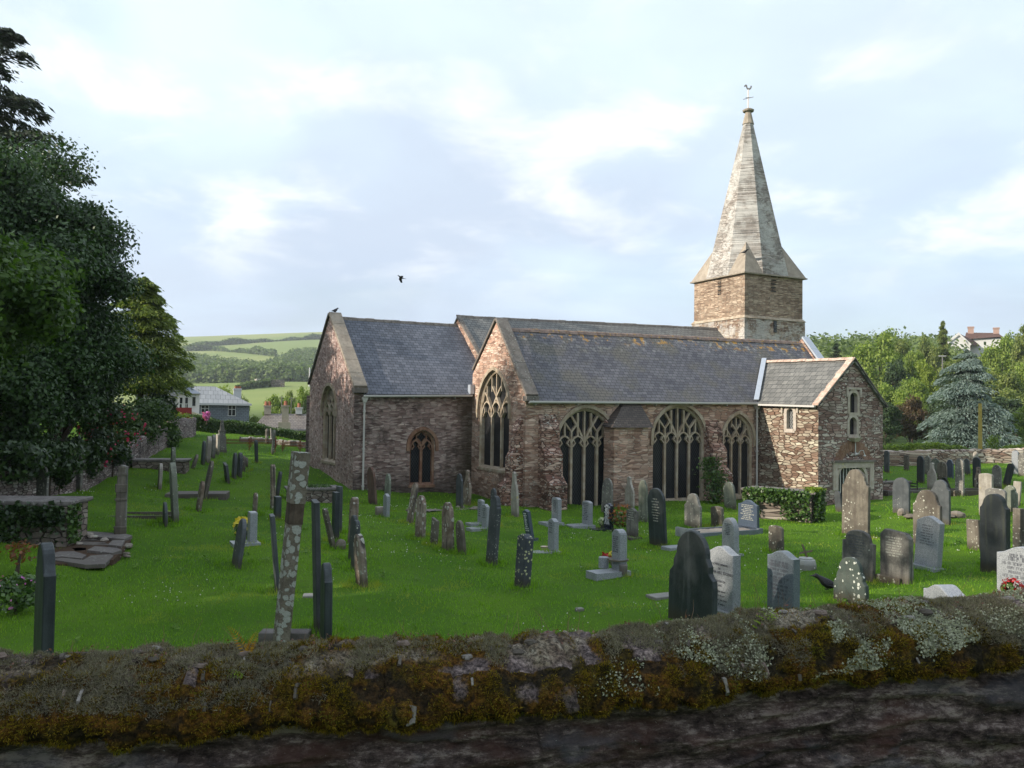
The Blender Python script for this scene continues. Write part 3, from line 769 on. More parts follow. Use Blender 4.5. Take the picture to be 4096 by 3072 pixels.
slab_roof('aisle_roof', [(0.30, -0.16, eL-0.10), (XW-0.1, -0.16, eR-0.10), (XW-0.1, gy1, rR), (0.30, gy1, rL)], M['slate_aisle'])
zv = 1.45
slab_roof('aisle_back_roof', [(0.30, gy1, rL), (XW-0.1, gy1, rR), (XW-0.1, 4.75, zv), (0.30, 4.75, zv)], M['slate_aisle'])
def ridge(name, a, b, mat, w=0.13, seg=34):
    mb = MB(); a, b = Vector(a), Vector(b); d = (b-a).normalized(); side = Vector((-d.y, d.x, 0))
    for k in range(seg):
        p = a+(b-a)*(k/seg); q = a+(b-a)*((k+0.97)/seg); j = random.uniform(-0.012, 0.014)
        prof = [(-w, -0.10), (-w*0.5, 0.02), (0, 0.055), (w*0.5, 0.02), (w, -0.10)]
        mb.rings([[pp+side*s+Vector((0, 0, z+j)) for s, z in prof] for pp in (p, q)])
    return mb.build(name, mat, church, dz=DZ)
ridge('ridge_tiles', (0.5, gy1, rL), (XW-0.3, gy1, rR), M['ridge'])
def coping(name, Xa, Xb, pts, mat, th=0.13, lift=0.0, kneel=True):
    """raking coping: Xa..Xb across the wall, pts = (Y,z) along the slope"""
    mb = MB()
    for (y0, z0), (y1, z1) in zip(pts[:-1], pts[1:]):
        d = Vector((0, y1-y0, z1-z0)); L = d.length; d.normalize(); nn = Vector((0, -d.z, d.y))
        if nn.z < 0: nn = -nn
        k = max(1, int(L/0.75))
        for q in range(k):
            p0 = Vector((0, y0, z0+lift))+d*L*q/k; p1 = Vector((0, y0, z0+lift))+d*(L*(q+1)/k-0.012)
            e = random.uniform(-0.006, 0.006)
            b = [(Xa, *p0.yz), (Xb, *p0.yz), (Xb, *p1.yz), (Xa, *p1.yz)]
            t = [(x, y+nn.y*(th+e), z+nn.z*(th+e)) for x, y, z in b]
            mb.prism(b, t)
    return mb.build(name, mat, church, dz=DZ)
coping('gable_coping', -0.08, 0.42, [(-0.10, gz0-0.04), (gy1, gz1+0.10)], M['coping_d'], 0.11)
coping('gable_coping', -0.07, 0.36, [(gy1+0.01, gz1+0.095), (gyE-0.1, gzE+0.15)], M['coping_d'], 0.09)
kb = MB(); kb.box(-0.085, 0.43, -0.22, 0.10, gz0-0.22, gz0-0.03); kb.build('kneeler', M['coping_d'], church, dz=DZ)
wz = 0.12
coping('gable_coping', XW-0.12, XW+0.30, [(-0.25, eR-0.02), (gy1, rR+0.24)], M['lead'], 0.09)
mg = MB(); mg.prism([(XW-0.10, -0.05, -3.9), (XW+0.26, -0.05, -3.9), (XW+0.26, 5, -3.9), (XW-0.10, 5, -3.9)], [(XW-0.10, -0.05, eR-0.1), (XW+0.26, -0.05, eR-0.1), (XW+0.26, 5, eR-0.1), (XW-0.10, 5, eR-0.1)])
mg.prism([(XW-0.10, -0.05, eR-0.1), (XW-0.10, gy1, rR+0.2), (XW-0.10, 5, 1.4)], [(XW+0.26, -0.05, eR-0.1), (XW+0.26, gy1, rR+0.2), (XW+0.26, 5, 1.4)])
mg.build('aisle_west_wall', M['aisle'], church, dz=DZ)
# gutters
def gutter(x0, x1, y, z0, z1, par=church):
    mb = MB(); prof = [(-0.06, 0.035), (-0.065, -0.02), (-0.035, -0.055), (0.035, -0.055), (0.06, -0.02), (0.06, 0.035)]
    mb.rings([[(x0, y+a, z0+b) for a, b in prof], [(x1, y+a, z1+b) for a, b in prof]])
    g = mb.build('gutter', M['pipe'], par, dz=DZ)
    for k in range(int((x1-x0)/1.8)+1):
        b = MB(); x = x0+0.3+k*1.8
        if x > x1: break
        z = z0+(z1-z0)*(x-x0)/(x1-x0); b.box(x-0.012, x+0.012, y+0.02, y+0.2, z-0.12, z-0.057); b.build('gutter_bracket', M['pipe'], g, dz=DZ)
    return g
gutter(0.02, 11.05, -0.20, eL-0.14, eR-0.14)
# ---- buttresses ------------------------------------------------------------
def buttress(plane, c, s0, s1, stages, mat, out=-1, cap=None):
    """stages: list of (ztop, projection) from the ground up; sloped weatherings between"""
    mb = MB(); zb = -3.9
    prof = []
    for (zt, pr) in stages: prof += [(pr, zb), (pr, zt)]; zb = zt+0.30
    prof.append((0.0, stages[-1][0]+0.55))
    pts = [(0.0, -3.9)]+prof
    ringA = [P3(plane, c+out*p, s0, z) for p, z in pts]; ringB = [P3(plane, c+out*p, s1, z) for p, z in pts]
    mb.prism(ringA, ringB)
    return mb.build('buttress', M[mat], church, dz=DZ)
bx0 = hitY(2176, 1800, -0.45)[0]; bx1 = hitY(2238, 1800, -0.3)[0]
buttress('Y', 0, bx0, bx1, [(-2.6, 0.90), (-1.55, 0.55), (-0.62, 0.30)], 'buttress')
bx0 = hitY(2846, 1800, -0.45)[0]; bx1 = hitY(2892, 1800, -0.3)[0]
buttress('Y', 0, bx0, bx1, [(-2.4, 0.90), (-1.45, 0.55), (-0.78, 0.30)], 'buttress')
buttress('X', 0, 0.18, 0.66, [(-2.7, 0.80), (-1.65, 0.48), (-0.72, 0.28)], 'buttress')
# low plinth course
# ---- rood stair turret with slate cap ---------------------------------------
tx0 = hitY(2447, 1800, -0.55)[0]; tx1 = hitY(2592, 1800, -0.55)[0]; tz1 = hitY(2520, 1708, -0.6)[1]; tz2 = hitY(2528, 1606, -0.05)[1]
tm = MB(); tm.prism([(tx0, 0, -3.9), (tx0+0.05, -0.62, -3.9), (tx1-0.05, -0.62, -3.9), (tx1, 0, -3.9)], [(tx0, 0, tz1+0.25), (tx0+0.05, -0.62, tz1), (tx1-0.05, -0.62, tz1), (tx1, 0, tz1+0.25)])
tu = tm.build('stair_turret', M['aisle'], church, dz=DZ)
hx0 = hitY(2492, 1606, -0.05)[0]; hx1 = hitY(2560, 1606, -0.05)[0]
cm = MB(); e = 0.12
cm.prism([(tx0-e, 0.0, tz1+0.02), (tx0-e, -0.74, tz1-0.02), (tx1+e, -0.74, tz1-0.02), (tx1+e, 0.0, tz1+0.02)],
         [(hx0, -0.005, tz2), (hx0+0.05, -0.07, tz2-0.01), (hx1-0.05, -0.07, tz2-0.01), (hx1, -0.005, tz2)])
cm.build('turret_roof', M['slate_cap'], tu, dz=DZ)

# ---- chancel ---------------------------------------------------------------
XC = -5.02; YS = 4.75; YR = 8.6; YN = 12.45
cz0, cz1 = hitY(1425, 1574, YS)[1], hitY(1886, 1574, YS)[1]
WS = arch_px('Y', YS, 1640, 1738, 1940, 1782, 1722)
cw = MB()
wall_face(cw, 'Y', YS, [(XC, -3.9), (0.0, -3.9), (0.0, cz1), (XC, cz0)], [WS.outline(0)], 0.29)
_n = MB(); _n.poly([(XC, YN, -3.9), (0.9, YN, -3.9), (0.9, YN, cz1), (XC, YN, cz0)]); _n.build('chancel_north_wall', M['chancel'], church, dz=DZ)
cw.build('chancel_wall', M['chancel'], church, dz=DZ)
make_window(church, 'Y', YS, WS, 2, fmat='freestone_red', style='two', bar=0.08)
ay, az_ = hitX(1338, 1256, XC)
ay = YR
gk = hitX(1411, 1550, XC)[1]; gl_y, gl_z = hitX(1240, 1536, XC)
print('chancel gable', ay, az_, gk, gl_y, gl_z)
WC = arch_px('X', XC, 1290, 1345, 1846, 1645, 1546)
ce = MB()
gl_y = min(gl_y, 13.2)
wall_face(ce, 'X', XC, [(YS, -3.9), (gl_y, -3.9), (gl_y, gl_z), (ay, az_), (YS, gk)], [WC.outline(0)], 0.29)
ce.build('chancel_east_wall', M['chancel_e'], church, dz=DZ)
make_window(church, 'X', XC, WC, 3, bar=0.09, glass='glass_dark')
RZC = hitY(1600, 1287, YR)[1]
slab_roof('chancel_roof', [(XC+0.35, YS-0.15, cz0-0.02), (1.0, YS-0.15, cz1-0.02), (1.0, YR, RZC), (XC+0.35, YR, RZC)], M['slate'])
slab_roof('chancel_back_roof', [(XC+0.35, YN+0.15, cz0-0.1), (1.0, YN+0.15, cz1-0.1), (1.0, YR, RZC), (XC+0.35, YR, RZC)], M['slate'])
ridge('ridge_tiles', (XC+0.4, YR, RZC), (0.9, YR, RZC), M['coping_d'], 0.11, 14)
coping('gable_coping', XC-0.07, XC+0.46, [(YS-0.12, gk-0.02), (YR, az_+0.06)], M['coping'], 0.12)
coping('gable_coping', XC-0.08, XC+0.40, [(YR+0.01, az_+0.05), (gl_y+0.15, gl_z-0.04)], M['coping_d'], 0.08)
kb = MB(); kb.box(XC-0.075, XC+0.47, YS-0.26, YS+0.06, gk-0.20, gk-0.01); kb.build('kneeler', M['coping_d'], church, dz=DZ)
gutter(XC+0.3, -0.1, YS-0.20, cz0-0.09, cz1-0.09)
def downpipe(x, y, z1, z0=-3.6, r=0.042, head=True):
    mb = MB(); mb.tube([(x, y, z0), (x, y, z1-0.15)], r, 8)
    if head: mb.prism([(x-0.06, y-0.06, z1-0.2), (x+0.06, y-0.06, z1-0.2), (x+0.06, y+0.05, z1-0.2), (x-0.06, y+0.05, z1-0.2)], [(x-0.13, y-0.10, z1), (x+0.13, y-0.10, z1), (x+0.13, y+0.10, z1), (x-0.13, y+0.10, z1)])
    z = z0+0.6
    while z < z1-0.4: mb.tube([(x, y, z), (x, y, z+0.07)], r*1.45, 8); z += 1.45
    return mb.build('downpipe', M['pipe'], church, dz=DZ)
downpipe(XC+0.38, YS-0.12, cz0-0.14)
downpipe(10.98, -0.12, eR-0.19)
fl = MB(); fl.box(-0.20, -0.02, YS-0.24, YS+0.02, cz1-0.02, cz1+0.36); fl.build('lead_hopper', M['lead'], church, dz=DZ)

# ---- nave ------------------------------------------------------------------
nzL, nzR = hitY(1840, 1266, YR)[1], hitY(2860, 1314, YR)[1]
print('nave ridge', nzL, nzR, 'chancel', RZC)
XN = 0.95
slab_roof('nave_roof', [(XN-0.05, YS, zv-0.02), (16.4, YS, zv-0.02), (16.4, YR, nzR), (XN-0.05, YR, nzL)], M['slate_nave'])
slab_roof('nave_back_roof', [(XN-0.05, YN+0.5, 0.7), (16.4, YN+0.5, 0.7), (16.4, YR, nzR), (XN-0.05, YR, nzL)], M['slate_nave'])
ridge('ridge_tiles', (XN, YR, nzL), (16.3, YR, nzR), M['coping_d'], 0.12, 40)
nv = MB(); nv.prism([(XN, YS, -3.9), (XN, YN+0.4, -3.9), (XN, YN+0.4, 0.65), (XN, YR, nzL-0.08), (XN, YS, zv-0.1)], [(16.3, YS, -3.9), (16.3, YN+0.4, -3.9), (16.3, YN+0.4, 0.65), (16.3, YR, nzR-0.08), (16.3, YS, zv-0.1)])
nv.build('nave_wall', M['aisle'], church, dz=DZ)
coping('gable_coping', XN-0.10, XN+0.08, [(YS+0.2, zv+0.10), (YR, nzL+0.02)], M['coping_d'], 0.07)

# ---- porch -----------------------------------------------------------------
PX0, PX1, PY = 11.10, 14.72, -3.34
pz = hitX(3262, 1612, PX0)[1]; pz2 = hitX(3050, 1606, PX0)[1]
pax, paz = hitY(3409, 1434, PY); pax = (PX0+PX1)/2+0.05
prz = hitY(3054, 1447, 1.5)[1]
print('porch', pz, pz2, paz, prz)
LW = arch_px('X', PX0, 3147, 3176, 1723, 1650, 1633)
pm = MB(); wall_face(pm, 'X', PX0, [(PY, -3.9), (0.0, -3.9), (0.0, pz2), (PY, pz)], [LW.outline(0)], 0.2)
pm.box(PX0+0.001, PX0+0.45, PY+0.4, 0, -3.9, -3.8)
pm.build('porch_side_wall', M['porch'], church, dz=DZ)
pf = MB()
F1 = arch_px('Y', PY, 3398, 3428, 1656, 1590, 1570)
F2 = arch_px('Y', PY, 3396, 3426, 1744, 1690, 1668)
DR = arch_px('Y', PY, 3352, 3462, 1972, 1915, 1868)
DR.sill = -3.7
wall_face(pf, 'Y', PY, [(PX0, -3.9), (PX1, -3.9), (PX1, pz-0.05), (pax, paz), (PX0, pz)], [F1.outline(0), F2.outline(0), DR.outline(0)], 0.25)
pf.poly([(PX1, PY, -3.9), (PX1, 0, -3.9), (PX1, 0, pz2-0.05), (PX1, PY, pz-0.05)])
pf.build('porch_front_wall', M['porch_f'], church, dz=DZ)
def small_window(plane, c, A, surround, glass, label=(0.10, 0.14)):
    mb = MB(); pts = A.outline(0.055)
    strip(mb, plane, c-0.03, c+0.19, pts+[pts[0]], surround)
    w = mb.build('window', M['quoin'], church, dz=DZ)
    g = MB(); g.poly([P3(plane, c+0.13, x, z) for x, z in A.outline(0.0)]); g.build('pane', M[glass], w, dz=DZ)
    h = MB(); x0, x1 = A.xl-label[0], A.xr+label[0]; zt = A.apex+0.16
    strip(h, plane, c-0.07, c-0.002, [(x0, zt-0.34), (x0, zt), (x1, zt), (x1, zt-0.34)], 0.09)
    h.build('label_mould', M['quoin'], w, dz=DZ)
    return w
small_window('X', PX0, LW, 0.15, 'lattice', (0.22, 0.2))
small_window('Y', PY, F1, 0.12, 'glass_dark', (0.16, 0.1)); 
mb = MB(); pts = F2.outline(0.05); strip(mb, 'Y', PY-0.028, PY+0.19, pts+[pts[0]], 0.12); w2 = mb.build('window', M['quoin'], church, dz=DZ)
g = MB(); g.poly([(x, PY+0.13, z) for x, z in F2.outline(0.0)]); g.build('pane', M['glass_dark'], w2, dz=DZ)
bk = MB(); bk.prism([(F2.cx-0.10, PY-0.20, F2.sill-0.22), (F2.cx+0.10, PY-0.20, F2.sill-0.22), (F2.cx+0.10, PY, F2.sill-0.22), (F2.cx-0.10, PY, F2.sill-0.22)], [(F2.cx-0.22, PY-0.30, F2.sill-0.06), (F2.cx+0.22, PY-0.30, F2.sill-0.06), (F2.cx+0.22, PY, F2.sill-0.06), (F2.cx-0.22, PY, F2.sill-0.06)])
bk.build('stone_bracket', M['quoin'], church, dz=DZ)
# relieving arch of thin voussoirs above the door
va = MB(); xa, za = hitY(3333, 1850, PY); xb, _ = hitY(3490, 1850, PY); zt_ = hitY(3412, 1763, PY)[1]
cxv = (xa+xb)/2; hw = (xb-xa)/2; hh_ = zt_-za; Rv = (hw*hw+hh_*hh_)/(2*hh_); phm = math.asin(min(1, hw/Rv))
for k in range(44):
    p0 = -phm+2*phm*(k+0.1)/44; p1 = -phm+2*phm*(k+0.86)/44
    r0, r1 = Rv-0.42+random.uniform(-.03, .03), Rv+random.uniform(-.04, .04)
    cz = zt_-Rv; yy = PY-0.004-random.uniform(0, 0.018)
    q = [(cxv+r*math.sin(p), z_) for r, p, z_ in ((r0, p0, cz+r0*math.cos(p0)), (r0, p1, cz+r0*math.cos(p1)), (r1, p1, cz+r1*math.cos(p1)), (r1, p0, cz+r1*math.cos(p0)))]
    va.prism([(x, yy, z) for x, z in q], [(x, PY+0.05, z) for x, z in q])
va.build('relieving_arch', M['freestone_red'], church, dz=DZ)
# door frame: square label, pale dressings, pointed doorway with a barred gate
dx0, dz1 = hitY(3338, 1862, PY); dx1, _ = hitY(3484, 1862, PY)
df = MB(); strip(df, 'Y', PY-0.06, PY-0.003, [(dx0, -2.9), (dx0, dz1), (dx1, dz1), (dx1, -2.9)], 0.22)
dpts = DR.outline(0.06); strip(df, 'Y', PY-0.02, PY+0.2, dpts, 0.14)
dfo = df.build('doorway', M['quoin'], church, dz=DZ)
dl = MB(); dl.box(dx0-0.16, dx1+0.16, PY-0.13, PY-0.001, dz1+0.12, dz1+0.20); dl.build('label_mould', M['coping_d'], dfo, dz=DZ)
gd = MB()
for k in range(9):
    x = DR.xl+0.08+(DR.xr-DR.xl-0.16)*k/8; gd.box(x-0.015, x+0.015, PY+0.10, PY+0.13, -3.6, DR.top(x)-0.06)
gd.build('gate_bars', M['render_w'], dfo, dz=DZ)
dk = MB(); dk.poly([(x, PY+0.24, z) for x, z in DR.outline(0.05)]); dk.build('dark_opening', M['glass_dark'], dfo, dz=DZ)
# lamp on the wall
lm = MB(); lx, lz = hitY(3417, 1770, PY); lx2, lz2 = hitY(3417, 1816, PY)
lm.tube([(lx, PY-0.06, lz), (lx, PY-0.06, lz2+0.02)], 0.022, 6)
lm.tube([(lx, PY-0.06, lz2+0.03), (lx+0.02, PY-0.10, lz2-0.03)], [0.05, 0.08], 8)
lm.tube([(lx+0.10, PY-0.10, lz2), (lx+0.16, PY-0.16, lz2+0.14), (lx+0.28, PY-0.2, lz2+0.15), (lx+0.36, PY-0.2, lz2-0.02)], 0.014, 6)
lm.tube([(lx+0.36, PY-0.2, lz2-0.02), (lx+0.36, PY-0.2, lz2-0.08)], [0.03, 0.06], 8)
lm.build('wall_lamp', M['render_w'], church, dz=DZ)
# porch roof: ridge runs out to the front
yi = 1.52
def qroof(name, pts, mat, flip=False): return slab_roof(name, pts, mat, 0.09)
slab_roof('porch_roof', [(PX0-0.14, PY-0.12, pz-0.08), (PX0-0.14, 0.0, pz2-0.08), (pax, yi, prz), (pax, PY-0.12, paz-0.03)], M['slate_porch'])
slab_roof('porch_back_roof', [(PX1+0.14, PY-0.12, pz-0.10), (PX1+0.14, 0.0, pz2-0.10), (pax, yi, prz), (pax, PY-0.12, paz-0.03)], M['slate_porch'])
mb = MB()
for k in range(12):
    a = Vector((pax, PY-0.1, paz+0.03)).lerp(Vector((pax, yi, prz+0.05)), k/12); b = Vector((pax, PY-0.1, paz+0.03)).lerp(Vector((pax, yi, prz+0.05)), (k+0.96)/12)
    j = random.uniform(-0.01, 0.012)
    mb.rings([[(p.x-0.14, p.y, p.z-0.09+j), (p.x-0.05, p.y, p.z+0.02+j), (p.x+0.05, p.y, p.z+0.02+j), (p.x+0.14, p.y, p.z-0.09+j)] for p in (a, b)])
mb.build('ridge_tiles', M['ridge_w'], church, dz=DZ)
# verge stones on the porch gable
def verge(x0, z0, x1, z1, n):
    mb = MB()
    for k in range(n):
        t0, t1 = k/n, (k+0.97)/n
        xa_, za_, xb_, zb_ = x0+(x1-x0)*t0, z0+(z1-z0)*t0, x0+(x1-x0)*t1, z0+(z1-z0)*t1
        w = 0.30+random.uniform(-0.06, 0.06); th = 0.055
        mb.prism([(xa_, PY-0.14, za_), (xb_, PY-0.14, zb_), (xb_, PY-0.14+w, zb_), (xa_, PY-0.14+w, za_)], [(xa_, PY-0.14, za_+th), (xb_, PY-0.14, zb_+th), (xb_, PY-0.14+w, zb_+th), (xa_, PY-0.14+w, za_+th)])
    return mb.build('verge_stones', M['ridge_w'] if x0 < x1 else M['coping_d'], church, dz=DZ)
verge(PX0-0.16, pz-0.09, pax, paz-0.0, 11); verge(PX1+0.16, pz-0.12, pax+0.01, paz-0.0, 11)
gm = MB(); gm.rings([[(PX0-0.19+a, PY, pz-0.13+b) for a, b in ((-0.05, .035), (-0.05, -.04), (.05, -.04), (.05, .035))], [(PX0-0.19+a, -0.1, pz2-0.13+b) for a, b in ((-0.05, .035), (-0.05, -.04), (.05, -.04), (.05, .035))]])
gm.build('gutter', M['pipe'], church, dz=DZ)
# lead valley between porch and aisle roofs
def aisle_z(X, Y): t = (Y+0.16)/(gy1+0.16); return (eL+(eR-eL)*X/XW-0.10)*(1-t)+(rL+(rR-rL)*X/XW)*t
lv = MB(); A0 = Vector((PX0-0.16, -0.12, aisle_z(11, -0.12)+0.05)); A1 = Vector((pax-0.02, yi+0.02, prz+0.09)); wv = Vector((-0.11, 0.05, 0.05)); wv2 = Vector((0.05, -0.08, 0.05))
lv.prism([A0+wv, A0+wv2, A1+wv2, A1+wv], [p+Vector((0, -0.01, 0.035)) for p in (A0+wv, A0+wv2, A1+wv2, A1+wv)])
lv.build('lead_valley', M['lead'], church, dz=DZ)
# low wall running on from the porch
lw = MB(); 
lw.box(PX1+0.02, PX1+3.4, PY+1.35, PY+1.75, -3.8, -2.85); lwo = lw.build('low_wall', M['porch_f'], church, dz=DZ)
lw = MB(); lw.box(PX1+0.02, PX1+3.42, PY+1.30, PY+1.80, -2.85, -2.79); lw.build('wall_coping', M['coping_d'], lwo, dz=DZ)

# ---- tower and spire ---------------------------------------------------------
TX0, TX1, TY0, TY1 = 16.32, 20.42, 6.53, 10.63
zs1 = 5.13
zb = hitX(2978, 1088, TX0)[1]; zs1 = hitX(2978, 1268, TX0)[1]
print('tower', zb, zs1)
Tw = MB()
bt = 0.09
Tw.prism([(TX0-bt-.12, TY0-bt-.12, -3.9), (TX1+bt+.12, TY0-bt-.12, -3.9), (TX1+bt+.12, TY1+bt+.12, -3.9), (TX0-bt-.12, TY1+bt+.12, -3.9)],
         [(TX0-bt, TY0-bt, zs1), (TX1+bt, TY0-bt, zs1), (TX1+bt, TY1+bt, zs1), (TX0-bt, TY1+bt, zs1)])
Tw.build('tower_lower_stage', M['tower_low'], church, dz=DZ)
def slotpx(plane, c, x0, x1, y0, y1):
    H = hitY if plane == 'Y' else hitX
    a, z1 = H((x0+x1)/2, y0, c); z0 = H((x0+x1)/2, y1, c)[1]; l, r = H(x0, y0, c)[0], H(x1, y0, c)[0]
    return min(l, r), max(l, r), z0, z1
LE = slotpx('X', TX0, 2871, 2886, 1104, 1180); LS = slotpx('Y', TY0, 3083, 3105, 1096, 1168)
Tu = MB()
wall_face(Tu, 'X', TX0, [(TY0, zs1), (TY1, zs1), (TY1, zb), (TY0, zb)], [[(LE[0], LE[2]), (LE[1], LE[2]), (LE[1], LE[3]), (LE[0], LE[3])]], 0.25)
wall_face(Tu, 'Y', TY0, [(TX0, zs1), (TX1, zs1), (TX1, zb), (TX0, zb)], [[(LS[0], LS[2]), (LS[1], LS[2]), (LS[1], LS[3]), (LS[0], LS[3])]], 0.25)
Tu.poly([(TX1, TY0, zs1), (TX1, TY1, zs1), (TX1, TY1, zb), (TX1, TY0, zb)]); Tu.poly([(TX0, TY1, zs1), (TX1, TY1, zs1), (TX1, TY1, zb), (TX0, TY1, zb)])
Tu.build('tower_upper_stage', M['tower'], church, dz=DZ)
def louvre(plane, c, S, n=5):
    mb = MB(); h = (S[3]-S[2])/n
    for k in range(n):
        z = S[2]+h*(k+0.1)
        mb.prism([P3(plane, c-0.02, S[0]+.01, z), P3(plane, c-0.02, S[1]-.01, z), P3(plane, c+0.18, S[1]-.01, z+h*0.75), P3(plane, c+0.18, S[0]+.01, z+h*0.75)],
                 [P3(plane, c-0.02, S[0]+.01, z+.03), P3(plane, c-0.02, S[1]-.01, z+.03), P3(plane, c+0.18, S[1]-.01, z+h*0.75+.03), P3(plane, c+0.18, S[0]+.01, z+h*0.75+.03)])
    o = mb.build('louvres', M['slate_black'], church, dz=DZ)
    b = MB(); b.poly([P3(plane, c+0.24, S[0], S[2]), P3(plane, c+0.24, S[1], S[2]), P3(plane, c+0.24, S[1], S[3]), P3(plane, c+0.24, S[0], S[3])]); b.build('dark_opening', M['glass_dark'], o, dz=DZ)
louvre('X', TX0, LE); louvre('Y', TY0, LS)
L3 = slotpx('Y', TY0-bt-.01, 3094, 3106, 1283, 1330)
bs = MB(); bs.box(L3[0], L3[1], TY0-bt-.028, TY0-bt+0.02, L3[2], L3[3]); lo = bs.build('small_light', M['glass_dark'], church, dz=DZ)
for k in range(4):
    z = L3[2]+(L3[3]-L3[2])*(k+.2)/4; bs = MB(); bs.box(L3[0]+.01, L3[1]-.01, TY0-bt-.07, TY0-bt-.03, z, z+.05); bs.build('louvre_slat', M['slate_g'], lo, dz=DZ)
sc = MB(); s = bt+0.05
sc.prism([(TX0-s, TY0-s, zs1-0.04), (TX1+s, TY0-s, zs1-0.04), (TX1+s, TY1+s, zs1-0.04), (TX0-s, TY1+s, zs1-0.04)], [(TX0-0.02, TY0-0.02, zs1+0.11), (TX1+0.02, TY0-0.02, zs1+0.11), (TX1+0.02, TY1+0.02, zs1+0.11), (TX0-0.02, TY1+0.02, zs1+0.11)])
sc.build('string_course', M['freestone'], church, dz=DZ)
# spire
tcx, tcy = (TX0+TX1)/2, (TY0+TY1)/2; ap = 2.05+0.13
_d = ray(2986, 445); _t = ((Vector((AX, AY, 0))+u1*tcx+u2*tcy).y)/_d.y; zapex = _d.z*_t
print('spire apex z', zapex)
def octo(apo, z, ap2=None):
    r = apo/math.cos(math.pi/8)
    return [(tcx+r*math.cos(math.pi/8+k*math.pi/4), tcy+r*math.sin(math.pi/8+k*math.pi/4), z) for k in range(8)]
def ap_at(z):
    t = (z-zb)/(zapex-zb); return ap*(1-t)**1.0*(0.95)+0.10 if t > 0 else ap
nr = 90; sps = []
for k in range(nr+1):
    z = zb+(zapex-zb)*k/nr; sps.append(octo(ap_at(z), z))
mb = MB(); mb.rings(sps)
spo = mb.build('spire', M['spire'], church, dz=DZ)
br = MB(); bz = hitX(2985, 968, TX0+0.2)[1]; bz = zb+ (zapex-zb)*0.19
for sx, sy in ((-1, -1), (1, -1), (1, 1), (-1, 1)):
    cor = Vector((tcx+sx*ap, tcy+sy*ap, zb)); k = ap*0.42
    top_a = ap_at(bz); tp = Vector((tcx+sx*(top_a*0.707+0.02), tcy+sy*(top_a*0.707+0.02), bz))
    a = Vector((tcx+sx*ap, tcy+sy*(ap-ap*0.62), zb)); b = Vector((tcx+sx*(ap-ap*0.62), tcy+sy*ap, zb))
    br2 = MB(); br2.poly([a, cor, tp]); br2.poly([cor, b, tp]); br2.poly([a, b, cor]); br2.poly([a, b, tp]); br2.build('broach', M['coping'], spo, dz=DZ)
ev = MB(); e = ap+0.05
ev.prism([(tcx-e, tcy-e, zb-0.07), (tcx+e, tcy-e, zb-0.07), (tcx+e, tcy+e, zb-0.07), (tcx-e, tcy+e, zb-0.07)], [(tcx-e, tcy-e, zb-0.003), (tcx+e, tcy-e, zb-0.003), (tcx+e, tcy+e, zb-0.003), (tcx-e, tcy+e, zb-0.003)])
ev.build('spire_eaves', M['coping'], spo, dz=DZ)
cp = MB(); cp.tube([(tcx, tcy, zapex-0.75), (tcx, tcy, zapex-0.02)], [0.33, 0.15], 10); cp.tube([(tcx, tcy, zapex-0.03), (tcx, tcy, zapex+0.05), (tcx, tcy, zapex+0.12)], [0.30, 0.33, 0.22], 10); cp.build('capstone', M['coping'], spo, dz=DZ)
wv_ = MB(); zt = zapex
wv_.tube([(tcx, tcy, zt), (tcx, tcy, zt+1.25)], 0.028, 6)
wv_.tube([(tcx-0.28, tcy-0.1, zt+0.68), (tcx+0.28, tcy+0.1, zt+0.86)], 0.018, 5); wv_.tube([(tcx+0.12, tcy-0.28, zt+0.74), (tcx-0.12, tcy+0.28, zt+0.74)], 0.018, 5)
wo = wv_.build('weathervane', M['metal'], church, dz=DZ)
ck = MB(); d = (0.80, -0.55)
out = [(-0.30, 0.18), (-0.26, 0.30), (-0.16, 0.36), (-0.08, 0.28), (-0.06, 0.12), (0.04, 0.06), (0.12, 0.10), (0.15, 0.24), (0.20, 0.26), (0.24, 0.18), (0.19, 0.04), (0.10, -0.04), (0, -0.05), (-0.10, 0.0), (-0.15, 0.12), (-0.18, 0.22)]
out = [(a*.75, b*.75) for a, b in out]
ck.prism([(tcx+a*d[0]*1.1-0.015, tcy+a*d[1]*1.1-0.015, zt+1.25+b) for a, b in out], [(tcx+a*d[0]*1.1+0.015, tcy+a*d[1]*1.1+0.015, zt+1.25+b) for a, b in out])
ck.build('cockerel', M['metal'], wo, dz=DZ)
# ground sheet
def build_ground():
    rs = np.concatenate([np.arange(0.3, 20, 0.22), np.geomspace(20, 75, 110), np.geomspace(76, 2600, 170)])
    azs = np.concatenate([np.linspace(-180, -38, 40)[:-1], np.linspace(-38, 38, 300), np.linspace(38, 180, 40)[1:]])
    RR, AZ = np.meshgrid(rs, np.radians(azs), indexing='ij')
    X = RR*np.sin(AZ); Y = RR*np.cos(AZ)
    Z = np.zeros_like(X)
    for i in range(X.shape[0]): Z[i] = terrain(X[i], Y[i])
    return grid_mesh('ground', np.stack([X, Y, Z], -1), M['ground'])
g = build_ground(); tag(g, kind='structure')
